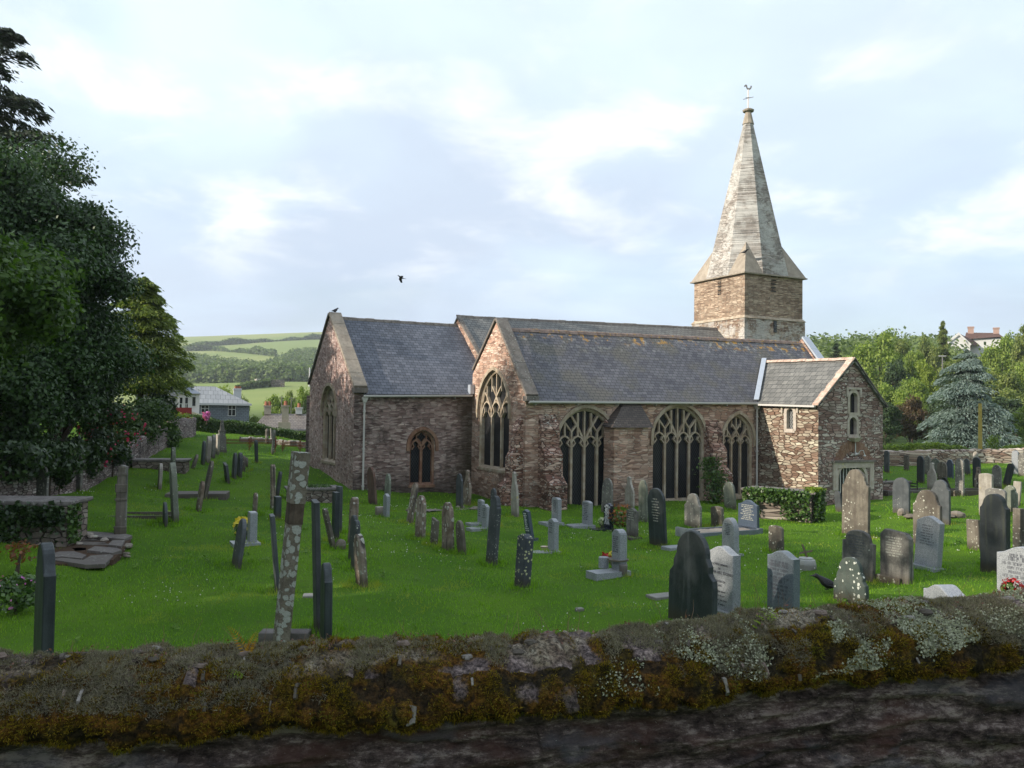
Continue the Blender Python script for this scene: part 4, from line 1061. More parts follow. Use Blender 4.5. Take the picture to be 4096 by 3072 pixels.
# ---------------------------------------------------------------- gravestones
def st_outline(shape, w, h):
    a = w/2; P = []
    def arc(cx, cz, r, t0, t1, n, sx=1.0, sz=1.0):
        return [(cx+r*sx*math.cos(t0+(t1-t0)*k/n), cz+r*sz*math.sin(t0+(t1-t0)*k/n)) for k in range(n+1)]
    if shape == 'round': P = arc(0, h-a, a, 0, math.pi, 14)
    elif shape == 'tall': P = arc(0, h-a*1.35, a, 0, math.pi, 14, 1, 1.35)
    elif shape == 'point':
        P = [(a, h-a*1.5)]+[(a*math.cos(t)**0.9 if math.cos(t) > 0 else 0, h-a*1.5+a*1.5*math.sin(t)) for t in np.linspace(0.25, math.pi/2, 7)]
        P = P+[(-x, z) for x, z in reversed(P[:-1])]
    elif shape == 'shoulder':                 # shoulders with a round head between
        r = a*0.74; zs = h-r-a*0.28
        P = [(a, zs), (a*0.86, zs+a*0.10), (a*0.80, zs+a*0.22)]+arc(0, h-r, r, 0.12, math.pi-0.12, 12)+[(-a*0.80, zs+a*0.22), (-a*0.86, zs+a*0.10), (-a, zs)]
    elif shape == 'stepshoulder':             # concave sweep, step, round head
        r = a*0.66; zs = h-r-a*0.72
        P = [(a, zs-a*0.1), (a*0.97, zs+a*0.10), (a*0.86, zs+a*0.20), (a*0.80, zs+a*0.28), (a*0.80, zs+a*0.46)]+arc(0, h-r*1.05, r, -0.02, math.pi+0.02, 14, 1.02, 1.05)
        P += [(-x, z) for x, z in [(a*0.80, zs+a*0.46), (a*0.80, zs+a*0.28), (a*0.86, zs+a*0.20), (a*0.97, zs+a*0.10), (a, zs-a*0.1)]]
    elif shape == 'ogee':                     # modern wavy top
        P = [(a, h-a*0.34)]+[(a*x, h-a*0.34*(0.5-0.5*math.cos(math.pi*(x)))) for x in np.linspace(0.9, 0.1, 8)]
        P = P+[(-x, z) for x, z in reversed(P)]
    elif shape == 'ogee2':                    # square notch shoulders, raised peaked centre
        P = [(a, h-a*0.62), (a*0.88, h-a*0.60), (a*0.86, h-a*0.42), (a*0.5, h-a*0.12), (0, h), (-a*0.5, h-a*0.12), (-a*0.86, h-a*0.42), (-a*0.88, h-a*0.60), (-a, h-a*0.62)]
    elif shape == 'flat': P = [(a, h), (-a, h)]
    elif shape == 'slant': P = [(a, h-a*0.35), (-a, h)]
    elif shape == 'seg':  P = [(a, h-a*0.30)]+[(a*math.cos(t), h-a*0.30+a*0.30*math.sin(t)) for t in np.linspace(0.35, math.pi-0.35, 9)]+[(-a, h-a*0.30)]
    elif shape == 'clip': P = [(a, h-a*0.40), (a*0.72, h-a*0.12), (-a*0.68, h), (-a, h-a*0.3)]
    elif shape == 'segshoulder': P = [(a, h-a*0.62), (a*0.78, h-a*0.58), (a*0.76, h-a*0.42)]+[(a*0.76*math.cos(t), h-a*0.42+a*0.42*math.sin(t)) for t in np.linspace(0.3, math.pi-0.3, 9)]+[(-a*0.76, h-a*0.42), (-a*0.78, h-a*0.58), (-a, h-a*0.62)]
    elif shape == 'peak': P = [(a, h-a*0.45), (a*0.45, h-a*0.15), (0, h), (-a*0.45, h-a*0.15), (-a, h-a*0.45)]
    elif shape == 'tri': P = [(a, h*0.45), (a*0.25, h), (-a*0.35, h*0.97), (-a, h*0.5)]
    elif shape == 'cap':  # capped pier-like stone
        P = [(a, h-0.02), (a*0.93, h), (-a*0.93, h), (-a, h-0.02)]
    elif shape == 'broken': P = [(a, h*0.62), (a*0.7, h*0.78), (a*0.3, h*0.86), (0.05*a, h), (-a*0.35, h*0.97), (-a*0.6, h*0.88), (-a, h*0.80)]
    elif shape == 'bottle':   # narrow headed, worn stone
        P = [(a, h*0.52), (a*0.80, h*0.66), (a*0.42, h*0.78), (a*0.34, h*0.9), (a*0.4, h*0.96), (0, h), (-a*0.4, h*0.96), (-a*0.34, h*0.88), (-a*0.45, h*0.76), (-a*0.85, h*0.62), (-a, h*0.5)]
    return [(a, -0.35)] + P + [(-a, -0.35)]
def stone_mesh(shape, w, h, t, mat, name, rough=0.0, bev=0.012, parent=None):
    P = st_outline(shape, w, h)
    if rough > 0:
        Q = []
        for (x0, z0), (x1, z1) in zip(P, P[1:]+P[:1]):
            L = math.hypot(x1-x0, z1-z0); k = max(1, int(L/0.07))
            for q in range(k):
                s = q/k; Q.append((x0+(x1-x0)*s, z0+(z1-z0)*s))
        sd = random.uniform(0, 90)
        P = [(x+rough*(noise.noise(Vector((x*6, z*6, sd)))*1.3+noise.noise(Vector((x*17, z*17, sd+5)))*0.7), z+(0 if z < 0 else rough*noise.noise(Vector((x*6, z*6, sd+9))))) for x, z in P]
    n = len(P); cxx = 0; bev = min(bev, t*0.3)
    def inset(d):
        out = []
        for k in range(n):
            p, a, b = Vector(P[k]), Vector(P[k-1]), Vector(P[(k+1) % n])
            e = (b-a); e = e.normalized() if e.length > 1e-6 else Vector((0, 1)); nn = Vector((-e.y, e.x)); out.append(p+nn*d)
        return out
    I = inset(bev)
    j = (lambda: random.uniform(-rough, rough)*0.35) if rough else (lambda: 0)
    rings = [[(p[0], -t/2, p[1]) for p in I], [(p[0]+j(), -t/2+bev, p[1]) for p in P], [(p[0]+j(), t/2-bev, p[1]) for p in P], [(p[0], t/2, p[1]) for p in I]]
    mb = MB(); mb.rings(rings)
    return mb.build(name, M[mat], parent)
def letter_rows(parent, w, h, t, mat, rows, z0, z1, hw=0.72, lh=0.03, bold=()):
    mb = MB(); y = -t/2-0.002
    for k in range(rows):
        z = z0+(z1-z0)*k/max(1, rows-1); W = w*hw*random.uniform(0.55, 1.0); x = -W/2
        b = 1.5 if k in bold else 1.0
        while x < W/2:
            L = random.randint(2, 7)
            for q in range(L):
                cwid = lh*0.62*b
                if x+cwid > W/2: break
                ty = random.random()
                if ty < .5: mb.box(x, x+lh*.16*b, y, y+.003, z, z+lh*b); mb.box(x+lh*.165*b, x+lh*.5*b, y, y+.003, z+lh*b*random.choice((0, .42, .82)), z+lh*b*random.choice((.95, 1.0)))
                else: mb.box(x, x+lh*.16*b, y, y+.003, z, z+lh*b); mb.box(x+lh*.36*b, x+lh*.5*b, y, y+.003, z, z+lh*b)
                x += cwid
            x += lh*0.6*b
    o = mb.build('inscription', M[mat], parent); return o
def text_lines(parent, lines, t, mat, z0, dz, size, big=()):
    for k, s in enumerate(lines):
        if not s: continue
        c = bpy.data.curves.new('inscription', 'FONT'); c.body = s; c.size = size*(1.35 if k in big else 1.0); c.align_x = 'CENTER'; c.extrude = 0.001; c.offset = 0.0012
        tmp = bpy.data.objects.new('tmp', c); COL.objects.link(tmp); bpy.context.view_layer.update()
        me = bpy.data.meshes.new_from_object(tmp.evaluated_get(bpy.context.evaluated_depsgraph_get())); bpy.data.objects.remove(tmp)
        me.materials.clear(); me.materials.append(M[mat])
        o = bpy.data.objects.new('inscription', me); link(o, parent); o.rotation_euler = (R(90), 0, 0); o.location = (0, -t/2-0.003, z0-dz*k)
GG = 'gravestones standing in the churchyard'
FOOT = []
ST_AZ = -27.0
def place_stone(x0, x1, ytop, ybase, shape, mat, label, t=0.09, lean=0, D=None, w=None, yaw=0, rough=0.012, plinth=None, rows=None, cat='gravestone', name='gravestone', backlean=0.0, group=GG, extra=None):
    if rough == 0.012: rough = 0.018 if ('slate' not in mat) else 0.009
    """x0,x1 ytop ybase: extent in the photograph; lean: sideways shift of the top (px)"""
    cxp = (x0+x1)/2-lean/2
    if D is None: p = ground_hit(cxp, ybase)
    else:
        d = ray(cxp, ybase); p = d*(D/d.y); p = Vector((p.x, p.y, tz(p.x, p.y)))
    D = p.y; px_base = None
    top = at(cxp+lean, ytop, D)
    az = math.atan2(p.x, p.y); plane_az = R(ST_AZ-yaw)
    al = abs(az-plane_az); sa, ca = math.sin(al), math.cos(al)
    Wa = max(4, (x1-x0-abs(lean)))*D/F*math.cos(az)
    if w is None:
        w = (Wa-t*ca)/max(sa, 0.05) if sa > 0.17 else 0.6
        w = max(0.28, min(w, 1.15))
    h = top.z-p.z
    lean_w = lean*D/F; ang = math.atan2(lean_w, h); hh = h/math.cos(ang)
    root = stone_mesh(shape, w, hh, t, mat, name, rough)
    vd = Vector((p.x, p.y, 0)).normalized()
    Rm = Matrix.Rotation(ang, 4, vd)                       # sideways lean seen from the wall
    Rz = Matrix.Rotation(R(-63+yaw), 4, 'Z')
    Bl = Matrix.Rotation(R(backlean), 4, 'X')
    root.matrix_world = Matrix.Translation((p.x, p.y, p.z)) @ Rm @ Rz @ Bl
    tag(root, label, cat, group)
    FOOT.append((p.x, p.y, w))
    if plinth:
        pw, pf, ph = plinth                                  # extra width, front length, height
        mb = MB(); mb.box(-w/2-pw, w/2+pw, -t/2-pf, t/2+0.06, -0.25, ph); mb.build('plinth', M[extra or mat], root)
    if rows:
        rm, nrow, za, zb_, lh = rows[:5]; letter_rows(root, w, hh, t, rm, nrow, hh*za, hh*zb_, lh=lh, hw=rows[5] if len(rows) > 5 else 0.72, bold=rows[6] if len(rows) > 6 else ())
    root['_w'] = w; root['_h'] = hh; root['_t'] = t
    return root
S = place_stone
# --- left part, stones seen nearly edge on
S(118,226,2170,2640,'shoulder','slate_dk','dark pointed slate gravestone at the left end, close behind the mossy wall', t=0.12, D=9.3, w=0.62, yaw=9, rough=0.01)
S(150,190,1865,1962,'round','grey_g','rounded grey headstone propped against the rubble boundary wall', t=0.07, yaw=35, w=.45, D=22.9)
S(284,322,1806,1925,'flat','grey_g','pale slab propped upright among ivy against the boundary wall', t=0.08, yaw=40, w=.5, D=25.7)
S(627,652,1853,1950,'round','pale_g','slim pale stone in front of the flat topped tomb, left of the tall leaning one', t=0.10, lean=3)
S(680,700,1790,1930,'point','green_g','pointed stone rising directly behind the tall leaning one near the flat topped tomb', t=0.12)
S(670,716,1850,2083,'tall','green_g','tall round headed stone leaning left with a small dark stone at its foot', t=0.13, lean=-16, w=.62)
S(642,677,2008,2098,'round','slate_g','small dark round headed stone beside the foot of the tall leaning one', t=0.07, lean=-3)
S(764,794,1818,1874,'round','brown_g','short stone tilting sharply to the right at the near end of the far left row', t=0.09, lean=16)
S(801,824,1763,1859,'point','slate_g','dark pointed stone at the front of the far left row', t=0.10, lean=4)
S(823,842,1745,1846,'round','pale_g','pale thick headed stone second in the far left row', t=0.16, lean=5)
S(841,864,1739,1830,'round','grey_g','wide brownish stone in the middle of the far left row', t=0.13, lean=2)
S(862,878,1738,1817,'flat','pale_g','whitish edged stone just before the obelisk in the far left row', t=0.11, lean=1)
S(808,851,1844,2000,'tall','brown_g','spotted stone leaning right over its shorter twin, left of the flat ledger', t=0.09, lean=28)
S(786,815,1924,2043,'round','flaky_g','shorter spotted stone leaning right in front of its taller twin', t=0.09, lean=14)
S(894,916,1850,1928,'slant','slate_g','short dark stone leaning left at the front of the middle row on the upper lawn', t=0.10, lean=-10)
S(928,946,1811,1913,'point','slate_g','slim dark stone with a white spot, second in the middle row on the upper lawn', t=0.10, lean=4)
S(947,969,1810,1904,'round','slate_g','broad dark stone third in the middle row on the upper lawn', t=0.12, lean=4)
S(965,979,1822,1883,'round','brown_g','low stone fourth in the middle row on the upper lawn', t=0.10, lean=3)
S(977,990,1830,1868,'round','brown_g','farthest and lowest stone of the middle row on the upper lawn', t=0.09, lean=3)
S(1015,1033,1760,1852,'point','slate_dk','nearly black slim stone in front of the rusty grave railing', t=0.12, lean=-4)
S(1060,1074,1715,1775,'round','brown_g','brown stone by the hedge behind the rusty railing', t=0.11)
S(1080,1089,1713,1766,'flat','grey_g','thin pale stone leaning left by the hedge', t=0.08, lean=-3)
S(1086,1099,1720,1817,'point','grey_g','tall slim mottled stone at the right end of the rusty railing', t=0.10, lean=5)
S(1078,1101,1858,2040,'tall','flaky_g','tall slim flaking stone with a white spot, left of the lichened pillar', t=0.12, lean=-4)
S(1100,1127,1886,1988,'tall','slate_g','dark stone leaning right beside the tall slim flaking one', t=0.09, lean=12)
S(1098,1120,1986,2076,'cap','slate_dk','low square topped dark stone just left of the lichened pillar', t=0.16, lean=0)
S(1012,1027,1972,2060,'round','flaky_g','narrow speckled stone directly behind the white square post stone', t=0.09, lean=3)
S(936,978,2076,2262,'tall','slate_g','slim dark stone leaning right, with yellow flowers behind it', t=0.085, lean=24)
S(1076,1117,2059,2368,'flat','slate_g','tall pale capped stone leaning left against the lichened pillar', t=0.07, lean=-28, w=.45, yaw=-8)
pil = S(1088,1215,1811,2570,'cap','pillar_g','tall leaning square pillar crusted with grey lichen near the wall', t=0.165, lean=66, D=10.6, w=0.22, yaw=0, rough=0.006, cat='stone pillar', name='stone_pillar', group=None)
ph, pw2, pt2 = pil['_h'], pil['_w'], pil['_t']
mb = MB(); mb.box(-pw2/2-.012, pw2/2+.012, -pt2/2-.012, pt2/2+.012, ph*0.755, ph+0.006); mb.build('head_block', M['pillar_g'], pil)
mb = MB(); mb.box(-pw2/2-.004, pw2/2+.004, -pt2/2-.004, pt2/2+.004, ph*0.655, ph*0.754); mb.build('stained_band', M['stainband'], pil)
S(1242,1283,2004,2475,'flat','slate_g','tall narrow dark slab leaning left with a lichened pale top', t=0.075, lean=-20, w=.5, D=11.6, yaw=-9)
S(1281,1324,2251,2545,'shoulder','slate_dk','round shouldered stone with a yellow lichened edge, close behind the wall', t=0.10, lean=-4, w=0.42, D=11.0, yaw=-7)
S(1287,1342,2031,2194,'round','brown_g','brown stone leaning steeply left in front of the mossy topped tomb', t=0.08, lean=-38)
S(1332,1351,1968,2160,'flat','slate_dk','thin dark slab in front of the mossy topped tomb, the left of a pair', t=0.12)
S(1346,1363,1945,2130,'flat','slate_g','taller thin dark slab behind its twin at the mossy topped tomb', t=0.10)
# --- in front of the chancel
S(1464,1508,1867,2019,'point','red_g','reddish brown leaning slab against the chancel wall left of its window', t=0.08, lean=-12, w=.8)
S(1534,1564,1894,2042,'point','green_g','greenish pointed slab against the chancel wall', t=0.08, lean=4)
S(1531,1559,1974,2068,'peak','gran_w','small white headstone before the greenish slab, beside a square block', t=0.11, rough=0)
S(1624,1675,1931,2088,'tall','flaky_g','tall lichened stone leaning right, left of the gravel bed by the chancel', t=0.09, lean=22)
S(1659,1705,1981,2150,'tall','flaky_g','pale streaked round headed stone in front of the gravel bed by the chancel', t=0.10, lean=3)
S(1719,1758,2072,2174,'slant','brown_g','short square brown stone between two flaking headstones', t=0.07, lean=6)
S(1763,1817,2009,2199,'tall','flaky_g','brown and white flaking headstone, widest of the trio before the chancel', t=0.11, lean=-4)
S(1816,1867,2082,2213,'tall','brown_g','low brown rounded stone leaning left beside the widest flaking headstone', t=0.08, lean=-12)
S(1821,1853,1894,2031,'shoulder','slate_g','dark stone against the wall in the corner where the chancel meets the gable', t=0.08, lean=-2)
S(1850,1887,1880,2020,'bottle','flaky_g','knobbly flaking stone against the gable wall in the corner', t=0.10, lean=3)
S(1393,1431,1988,2180,'tall','flaky_g','flaking layered stone at the back of the edge on group by the downpipe', t=0.14, lean=6)
S(1398,1422,2060,2260,'round','slate_g','bluish slab second from the front of the edge on group by the downpipe', t=0.08, lean=8, D=17.3)
S(1408,1432,2080,2300,'round','slate_g','blue topped slab directly behind the flaking stone at the front of the group', t=0.08, lean=6, D=16.4)
S(1420,1458,2136,2340,'point','flaky_g','pink and white flaking stone at the front of the edge on group', t=0.10, lean=-16, w=.42)
S(1911,1936,1998,2100,'seg','gran_w','pale granite headstone half hidden behind its neighbour near the gable', t=0.10, rough=0, plinth=(0.05,0.35,0.07), rows=('letter_d',7,.85,.35,.03))
S(1926,1958,2016,2118,'peak','gran_w','pale granite headstone on a plinth left of the large dark shouldered slate', t=0.10, rough=0, plinth=(0.05,0.45,0.06), rows=('letter_d',6,.8,.45,.03))
S(1960,1986,1952,2090,'tall','slate_g','narrow dark stone glimpsed above and behind the large shouldered slate', t=0.07, D=24.5)
S(1941,2006,1983,2255,'stepshoulder','slate_g','large dark shouldered slate with lichen on its round head', t=0.10, lean=16)
S(2038,2077,1887,2066,'bottle','pale_g','white and rust stained worn stone by the gable corner', t=0.09, lean=-6)
S(2055,2134,2135,2345,'ogee','slate_yel','dark slate dotted with yellow lichen, small moulded shoulder, leaning right', t=0.16, lean=12, rough=0.003)
S(2091,2134,2038,2160,'ogee','gran_navy','dark blue headstone leaning left with pale lettering behind the yellow spotted slate', t=0.10, lean=-20, rough=0, plinth=(0.10,0.05,0.05), rows=('letter_w',9,.85,.3,.035))
S(2205,2246,1990,2098,'seg','gran_w','pale granite headstone with shouldered top near the first aisle window', t=0.13, rough=0, plinth=(0.06,0.4,0.08), rows=('letter_d',8,.86,.45,.035))
S(2190,2235,2073,2213,'peak','gran_w','pale granite headstone with peaked top and a little pink dish on its plinth', t=0.13, rough=0, plinth=(0.02,0.50,0.06), rows=('letter_d',5,.84,.58,.035))
S(2327,2371,2003,2112,'seg','gran_w','pale granite headstone with ten lines of lettering on a broad plinth', t=0.12, rough=0, plinth=(0.06,0.60,0.11), rows=('letter_d',10,.88,.30,.033,.85))
S(2404,2454,1912,2053,'tall','grey_g','grey pointed stone against the wall behind the polished black headstone', t=0.08, lean=3)
S(2413,2455,2012,2124,'ogee','gran_blk','polished black headstone with white lettering and white flowers at its foot', t=0.10, rough=0, plinth=(0.05,0.55,0.09), rows=('letter_w',14,.88,.24,.036,.8,(0,1)))
S(2496,2539,1905,2036,'bottle','pale_g','crumbling pale stone against the brick turret', t=0.09, lean=-2)
S(2551,2592,1920,2088,'point','green_g','greenish tapering stone behind the dark round topped slate', t=0.08, lean=-2)
S(2584,2671,1952,2182,'round','slate_dk','large dark round topped slate with faint white lettering, leaning left', t=0.08, lean=-12, rough=0.004, rows=('letter_m',9,.80,.42,.026,.5))
S(2504,2554,2031,2152,'ogee','sunk_g','small grey brown headstone with a red leaved plant at its left', t=0.10, rough=0.003, plinth=(0.07,0.2,0.05), rows=('letter_m',5,.9,.6,.03))
gA = S(2445,2508,2116,2300,'ogee2','gran_w','pale granite headstone with peaked centre, vases and a small dish on its plinth', t=0.17, rough=0, plinth=(0.05,0.55,0.10), rows=('letter_d',8,.82,.50,.03))
S(2736,2807,1974,2107,'shoulder','grey_g','mottled grey headstone with a pale round head left of the third window buttress', t=0.10, rough=0.015)
S(2840,2899,2025,2106,'seg','brown_g','low rounded brown stone left of the blue kerbed grave headstone', t=0.12, lean=-4)
S(2889,2947,1927,2033,'tall','green_g','tilted grey green stone beneath the third window', t=0.10, lean=-8)
S(2885,2958,2071,2220,'tall','gran_w','light grey round topped headstone with a rough hewn edge', t=0.16, lean=-2, rough=0.004, plinth=(0.08,0.1,0.06), rows=('letter_d',7,.82,.55,.022,.55))
big = S(2668,2871,2122,2500,'stepshoulder','slate_dk','largest dark shouldered slate, streaked with white, rising behind the wall', t=0.09, D=12.6, rough=0.004, lean=6)
S(2840,2945,2184,2470,'ogee','gran_w','tall pale inscribed headstone half hidden by the largest dark slate', t=0.17, D=13.6, rough=0, w=0.62, plinth=(0.08,0.1,0.05))
gB = bpy.context.scene.objects[-1] if False else None
S(3066,3200,2202,2470,'ogee','gran_b','blue grey wavy topped headstone with dark lettering near the middle of the wall', t=0.15, D=13.4, rough=0, rows=('letter_d',10,.80,.25,.036,.82,(1,5)))
S(3072,3137,2102,2225,'seg','brown_g','streaky brown stone directly behind the blue grey wavy topped headstone', t=0.08, D=20.5)
S(3331,3476,2228,2440,'stepshoulder','slate_spot','green slate headstone spattered with white lichen spots, a blackbird beside it', t=0.10, D=14.6, rough=0.004)
S(3364,3505,2120,2312,'segshoulder','sunk_g','soot dark shouldered headstone behind the white spotted green slate', t=0.10, lean=4, rough=0.006, rows=('letter_d',8,.85,.45,.03,.6))
S(3366,3482,1878,2142,'shoulder','brown_g','very tall brown headstone in front of the porch doorway', t=0.11, lean=2, rough=0.012)
S(3337,3370,1963,2049,'tall','slate_g','dark leaning stone at the porch wall, partly behind the very tall brown headstone', t=0.08, lean=-8)
S(3518,3655,2120,2331,'clip','sunk_g','square headstone with clipped corners, dark edges and a pale centre', t=0.14, rough=0.006, rows=('letter_m',8,.84,.5,.028,.6))
S(3653,3780,2063,2272,'peak','gran_w','leaning pale granite headstone with dark lettering beside the clipped corner stone', t=0.17, lean=14, rough=0.003, plinth=(0.06,0.15,0.05), rows=('letter_d',8,.80,.45,.026,.62))
S(3651,3770,1958,2215,'shoulder','brown_g','brown shouldered headstone standing behind the leaning pale granite one', t=0.11, D=21.5, rough=0.010)
S(3569,3642,1910,2053,'round','slate_g','grey round headed slate right of the very tall brown headstone', t=0.10, rough=0.004)
S(3723,3804,1919,2096,'shoulder','slate_g','grey slate headstone peering over the brown shouldered one', t=0.10, rough=0.006)
# --- right hand field
S(3535,3559,1802,1890,'round','slate_g','dark headstone just right of the porch corner', t=0.09)
S(3557,3575,1815,1852,'round','slate_g','small dim stone behind the headstone at the porch corner', t=0.08)
S(3615,3637,1820,1883,'cap','brown_g','small orange brown stone with a worn foot before the far wall', t=0.12, rough=0.02)
S(3666,3699,1823,1932,'tri' if False else 'point','slate_dk','dark upright stone with a pale lichened crown', t=0.10)
S(3698,3724,1824,1899,'round','grey_g','grey stone right behind the dark stone with a lichened crown', t=0.09)
S(3723,3760,1833,1892,'round','green_g','dim greenish stone at the back between two rounded ones', t=0.09)
S(3748,3790,1847,1920,'round','brown_g','brownish round headed stone right of the stained cross shaped one', t=0.10)
S(3708,3749,1850,1958,'bottle','pale_g','worn stone with a narrow neck and a red stained foot', t=0.12, rough=0.02)
S(3784,3816,1838,1911,'shoulder','gran_navy','small dark blue shouldered headstone in the right field', t=0.10, rough=0)
S(3820,3859,1835,1985,'round','grey_g','tall narrow stone pale above and nearly black below', t=0.11)
S(3855,3883,1835,1899,'tall','slate_g','dark leaning slate right of the tall two toned stone', t=0.08, lean=-6)
S(3767,3806,1910,1970,'point','slate_black','black slab leaning steeply left behind the brown shouldered headstone', t=0.07, lean=-20)
S(3890,3925,1829,1952,'round','slate_dk','dark round headed stone with a pale one showing behind its top', t=0.10)
S(3892,3914,1806,1870,'point','pale_g','pale pointed stone peeping over a dark round headed one', t=0.09, D=45)
S(3897,3930,1868,1960,'bottle','flaky_g','ragged dark stone in front of the dark round headed one', t=0.10, rough=0.02)
S(3914,3976,1893,2063,'seg','pale_g','cream headstone with orange lichen along its rounded top', t=0.13)
S(3967,4010,1859,1953,'tall','grey_g','pointed purple grey stone behind the cream lichened headstone', t=0.09, lean=-2)
S(4008,4060,1853,1943,'round','slate_black','dark stone leaning right with a sunlit white edge', t=0.13, lean=20)
S(4046,4077,1802,1895,'round','gran_w','pale bluish headstone against the far wall at the right', t=0.10, rough=0)
S(4072,4110,1812,1905,'round','grey_g','grey headstone at the right edge against the far wall', t=0.10)
S(4008,4074,1941,2045,'shoulder','green_g','yellowish grey headstone behind the arched black one', t=0.10)
S(4046,4088,1925,2020,'flat','pale_g','cream square headstone at the right edge of the field', t=0.10, lean=6)
S(3933,4030,1953,2190,'seg','grey_g','grey segmental topped stone just behind the big black arched one', t=0.10, D=18.5, lean=4)
S(3918,4043,1975,2290,'shoulder','slate_black','big black arched headstone with brownish right edge', t=0.15, rough=0.006)
S(3864,3924,2078,2200,'cap','brown_g','plain brown square stone leaning left of the big black arched one', t=0.08, lean=-4)
S(4049,4130,2035,2190,'flat','brown_g','large brown square stone at the right edge behind the black arched one', t=0.10, D=19.0)
S(4029,4160,2187,2400,'ogee','gran_w','pale granite headstone cut by the right edge with red and yellow flowers at its foot', t=0.15, D=14.4, rough=0.0, w=0.85, rows=('letter_d',7,.82,.40,.05,.75,(1,)))
S(3685,3880,2339,2480,'ogee','gran_w','low pale granite stone whose sloping top just shows above the wall', t=0.30, D=13.6, w=0.72, rough=0.0, yaw=-20)
# readable lettering on the half hidden pale headstone
for o in list(bpy.data.objects):
    if o.get('label', '').startswith('tall pale inscribed headstone'):
        hh = o['_h']; text_lines(o, ['IN LOVING MEMORY', 'OF', 'WILLIAM HILL STONES', '', 'HUSBAND OF', 'JOAN'], 0.17, 'letter_d', hh-0.30, 0.066, 0.046, big=(2,))
        letter_rows(o, 0.6, hh, 0.17, 'letter_d', 4, hh-0.72, hh-0.92, lh=0.024)
    if o.get('label', '').startswith(('pale granite headstone with peaked centre', 'leaning pale granite')):
        pass
# --- details on graves
def leafcloud(c, r, n, size, seed=0, sx=1, sy=1, sz=1, shell=0.55):
    g = np.random.default_rng(seed)
    d = g.normal(size=(n, 3)); d /= np.linalg.norm(d, axis=1, keepdims=True)
    rad = r*(shell+(1-shell)*g.random((n, 1))**0.5)
    return leaves_at(np.array(c)+d*rad*np.array([sx, sy, sz]), size, g, d)
def leaves_at(C, size, g, nrm=None, elong=1.6, flat=0.5):
    n = len(C)
    a = g.normal(size=(n, 3)); 
    if nrm is not None: a = a*flat+nrm
    a /= np.linalg.norm(a, axis=1, keepdims=True)
    b = g.normal(size=(n, 3)); b -= a*(a*b).sum(1, keepdims=True); b /= np.linalg.norm(b, axis=1, keepdims=True)
    c = np.cross(a, b); s = size*(0.6+0.8*g.random((n, 1)))
    V = np.stack([C-b*s*elong/2, C+c*s*0.45, C+b*s*elong/2, C-c*s*0.45], 1)
    return V.reshape(-1, 3)
def flowers(name, label, px, py, r, n, size, mat, cat='flowers', D=None, leafmat='ivy', lift=0.1, vase=True):
    p = ground_hit(px, py) if D is None else at(px, py, D)
    root = empty(name, (p.x, p.y, p.z)); tag(root, label, cat)
    np_mesh('blooms', leafcloud((0, 0, lift+r*0.5), r, n, size, int(px), sz=0.8), 4, M[mat], root)
    np_mesh('leaves', leafcloud((0, 0, lift+r*0.2), r*0.9, n, size, int(px)+1, sz=0.7), 4, M[leafmat], root)
    if vase:
        mb = MB(); mb.tube([(0, 0, -0.02), (0, 0, lift)], [0.05, 0.065], 8); mb.build('vase', M['rock'], root)
    return root
flowers('flower_bunch', 'white flowers on the plinth of the polished black headstone', 2410, 2112, 0.16, 70, 0.05, 'flower_wht', lift=0.12)
flowers('flower_bunch', 'dark red and cream flowers left of the vases on the peaked granite grave', 2420, 2278, 0.13, 60, 0.045, 'flower_red', lift=0.16)
flowers('flower_bunch', 'small yellow and cream blooms before the peaked granite headstone', 2452, 2262, 0.11, 60, 0.035, 'flower_yel', lift=0.16)
flowers('flower_bunch', 'yellow and white flowers beside the white square post stone', 975, 2160, 0.27, 90, 0.07, 'flower_yel', lift=0.18)
flowers('flower_bunch', 'red and yellow flowers at the foot of the right edge granite headstone', 4045, 2400, 0.17, 90, 0.05, 'flower_red', D=13.6, lift=0.13)
flowers('red_leaved_shrub', 'small shrub with rust red leaves between two headstones', 2487, 2130, 0.42, 240, 0.06, 'flower_or', 'shrub', lift=0.30, vase=False)
# vases, dish and lantern on the peaked granite grave
p = ground_hit(2470, 2290)
def pot(name, label, loc, prof, mat, cat):
    mb = MB(); mb.rings([[(r*math.cos(a), r*math.sin(a), z) for a in np.linspace(0, 2*math.pi, 13)[:-1]] for r, z in prof])
    o = mb.build(name, M[mat], None, smooth=False); o.location = loc; tag(o, label, cat); return o
v = u2*-1
pb = Vector((p.x, p.y, tz(p.x, p.y)+0.10))
pot('stone_vase', 'square pale stone vase on the peaked granite grave plinth', pb+Vector((-0.28, -0.05, 0)), [(0.10, 0), (0.10, 0.20), (0.09, 0.21)], 'gran_w', 'vase')
pot('shallow_dish', 'shallow stone dish standing at the right of the peaked granite grave', pb+Vector((-0.02, -0.25, 0.18)), [(0.05, -0.18), (0.05, -0.03), (0.20, 0.0), (0.21, 0.03), (0.10, 0.02)], 'rock', 'dish')
pot('stone_cup', 'small stone cup under the dish at the right of the peaked granite grave', pb+Vector((0.06, -0.38, -0.06)), [(0.08, 0), (0.085, 0.18), (0.07, 0.19)], 'slab', 'vase')
pot('pink_dish', 'little pink dish on the plinth of the peaked top granite headstone', Vector(ground_hit(2178, 2206))+Vector((0, 0, 0.09)), [(0.07, -0.02), (0.10, 0.03), (0.06, 0.03)], 'ridge_w', 'dish')
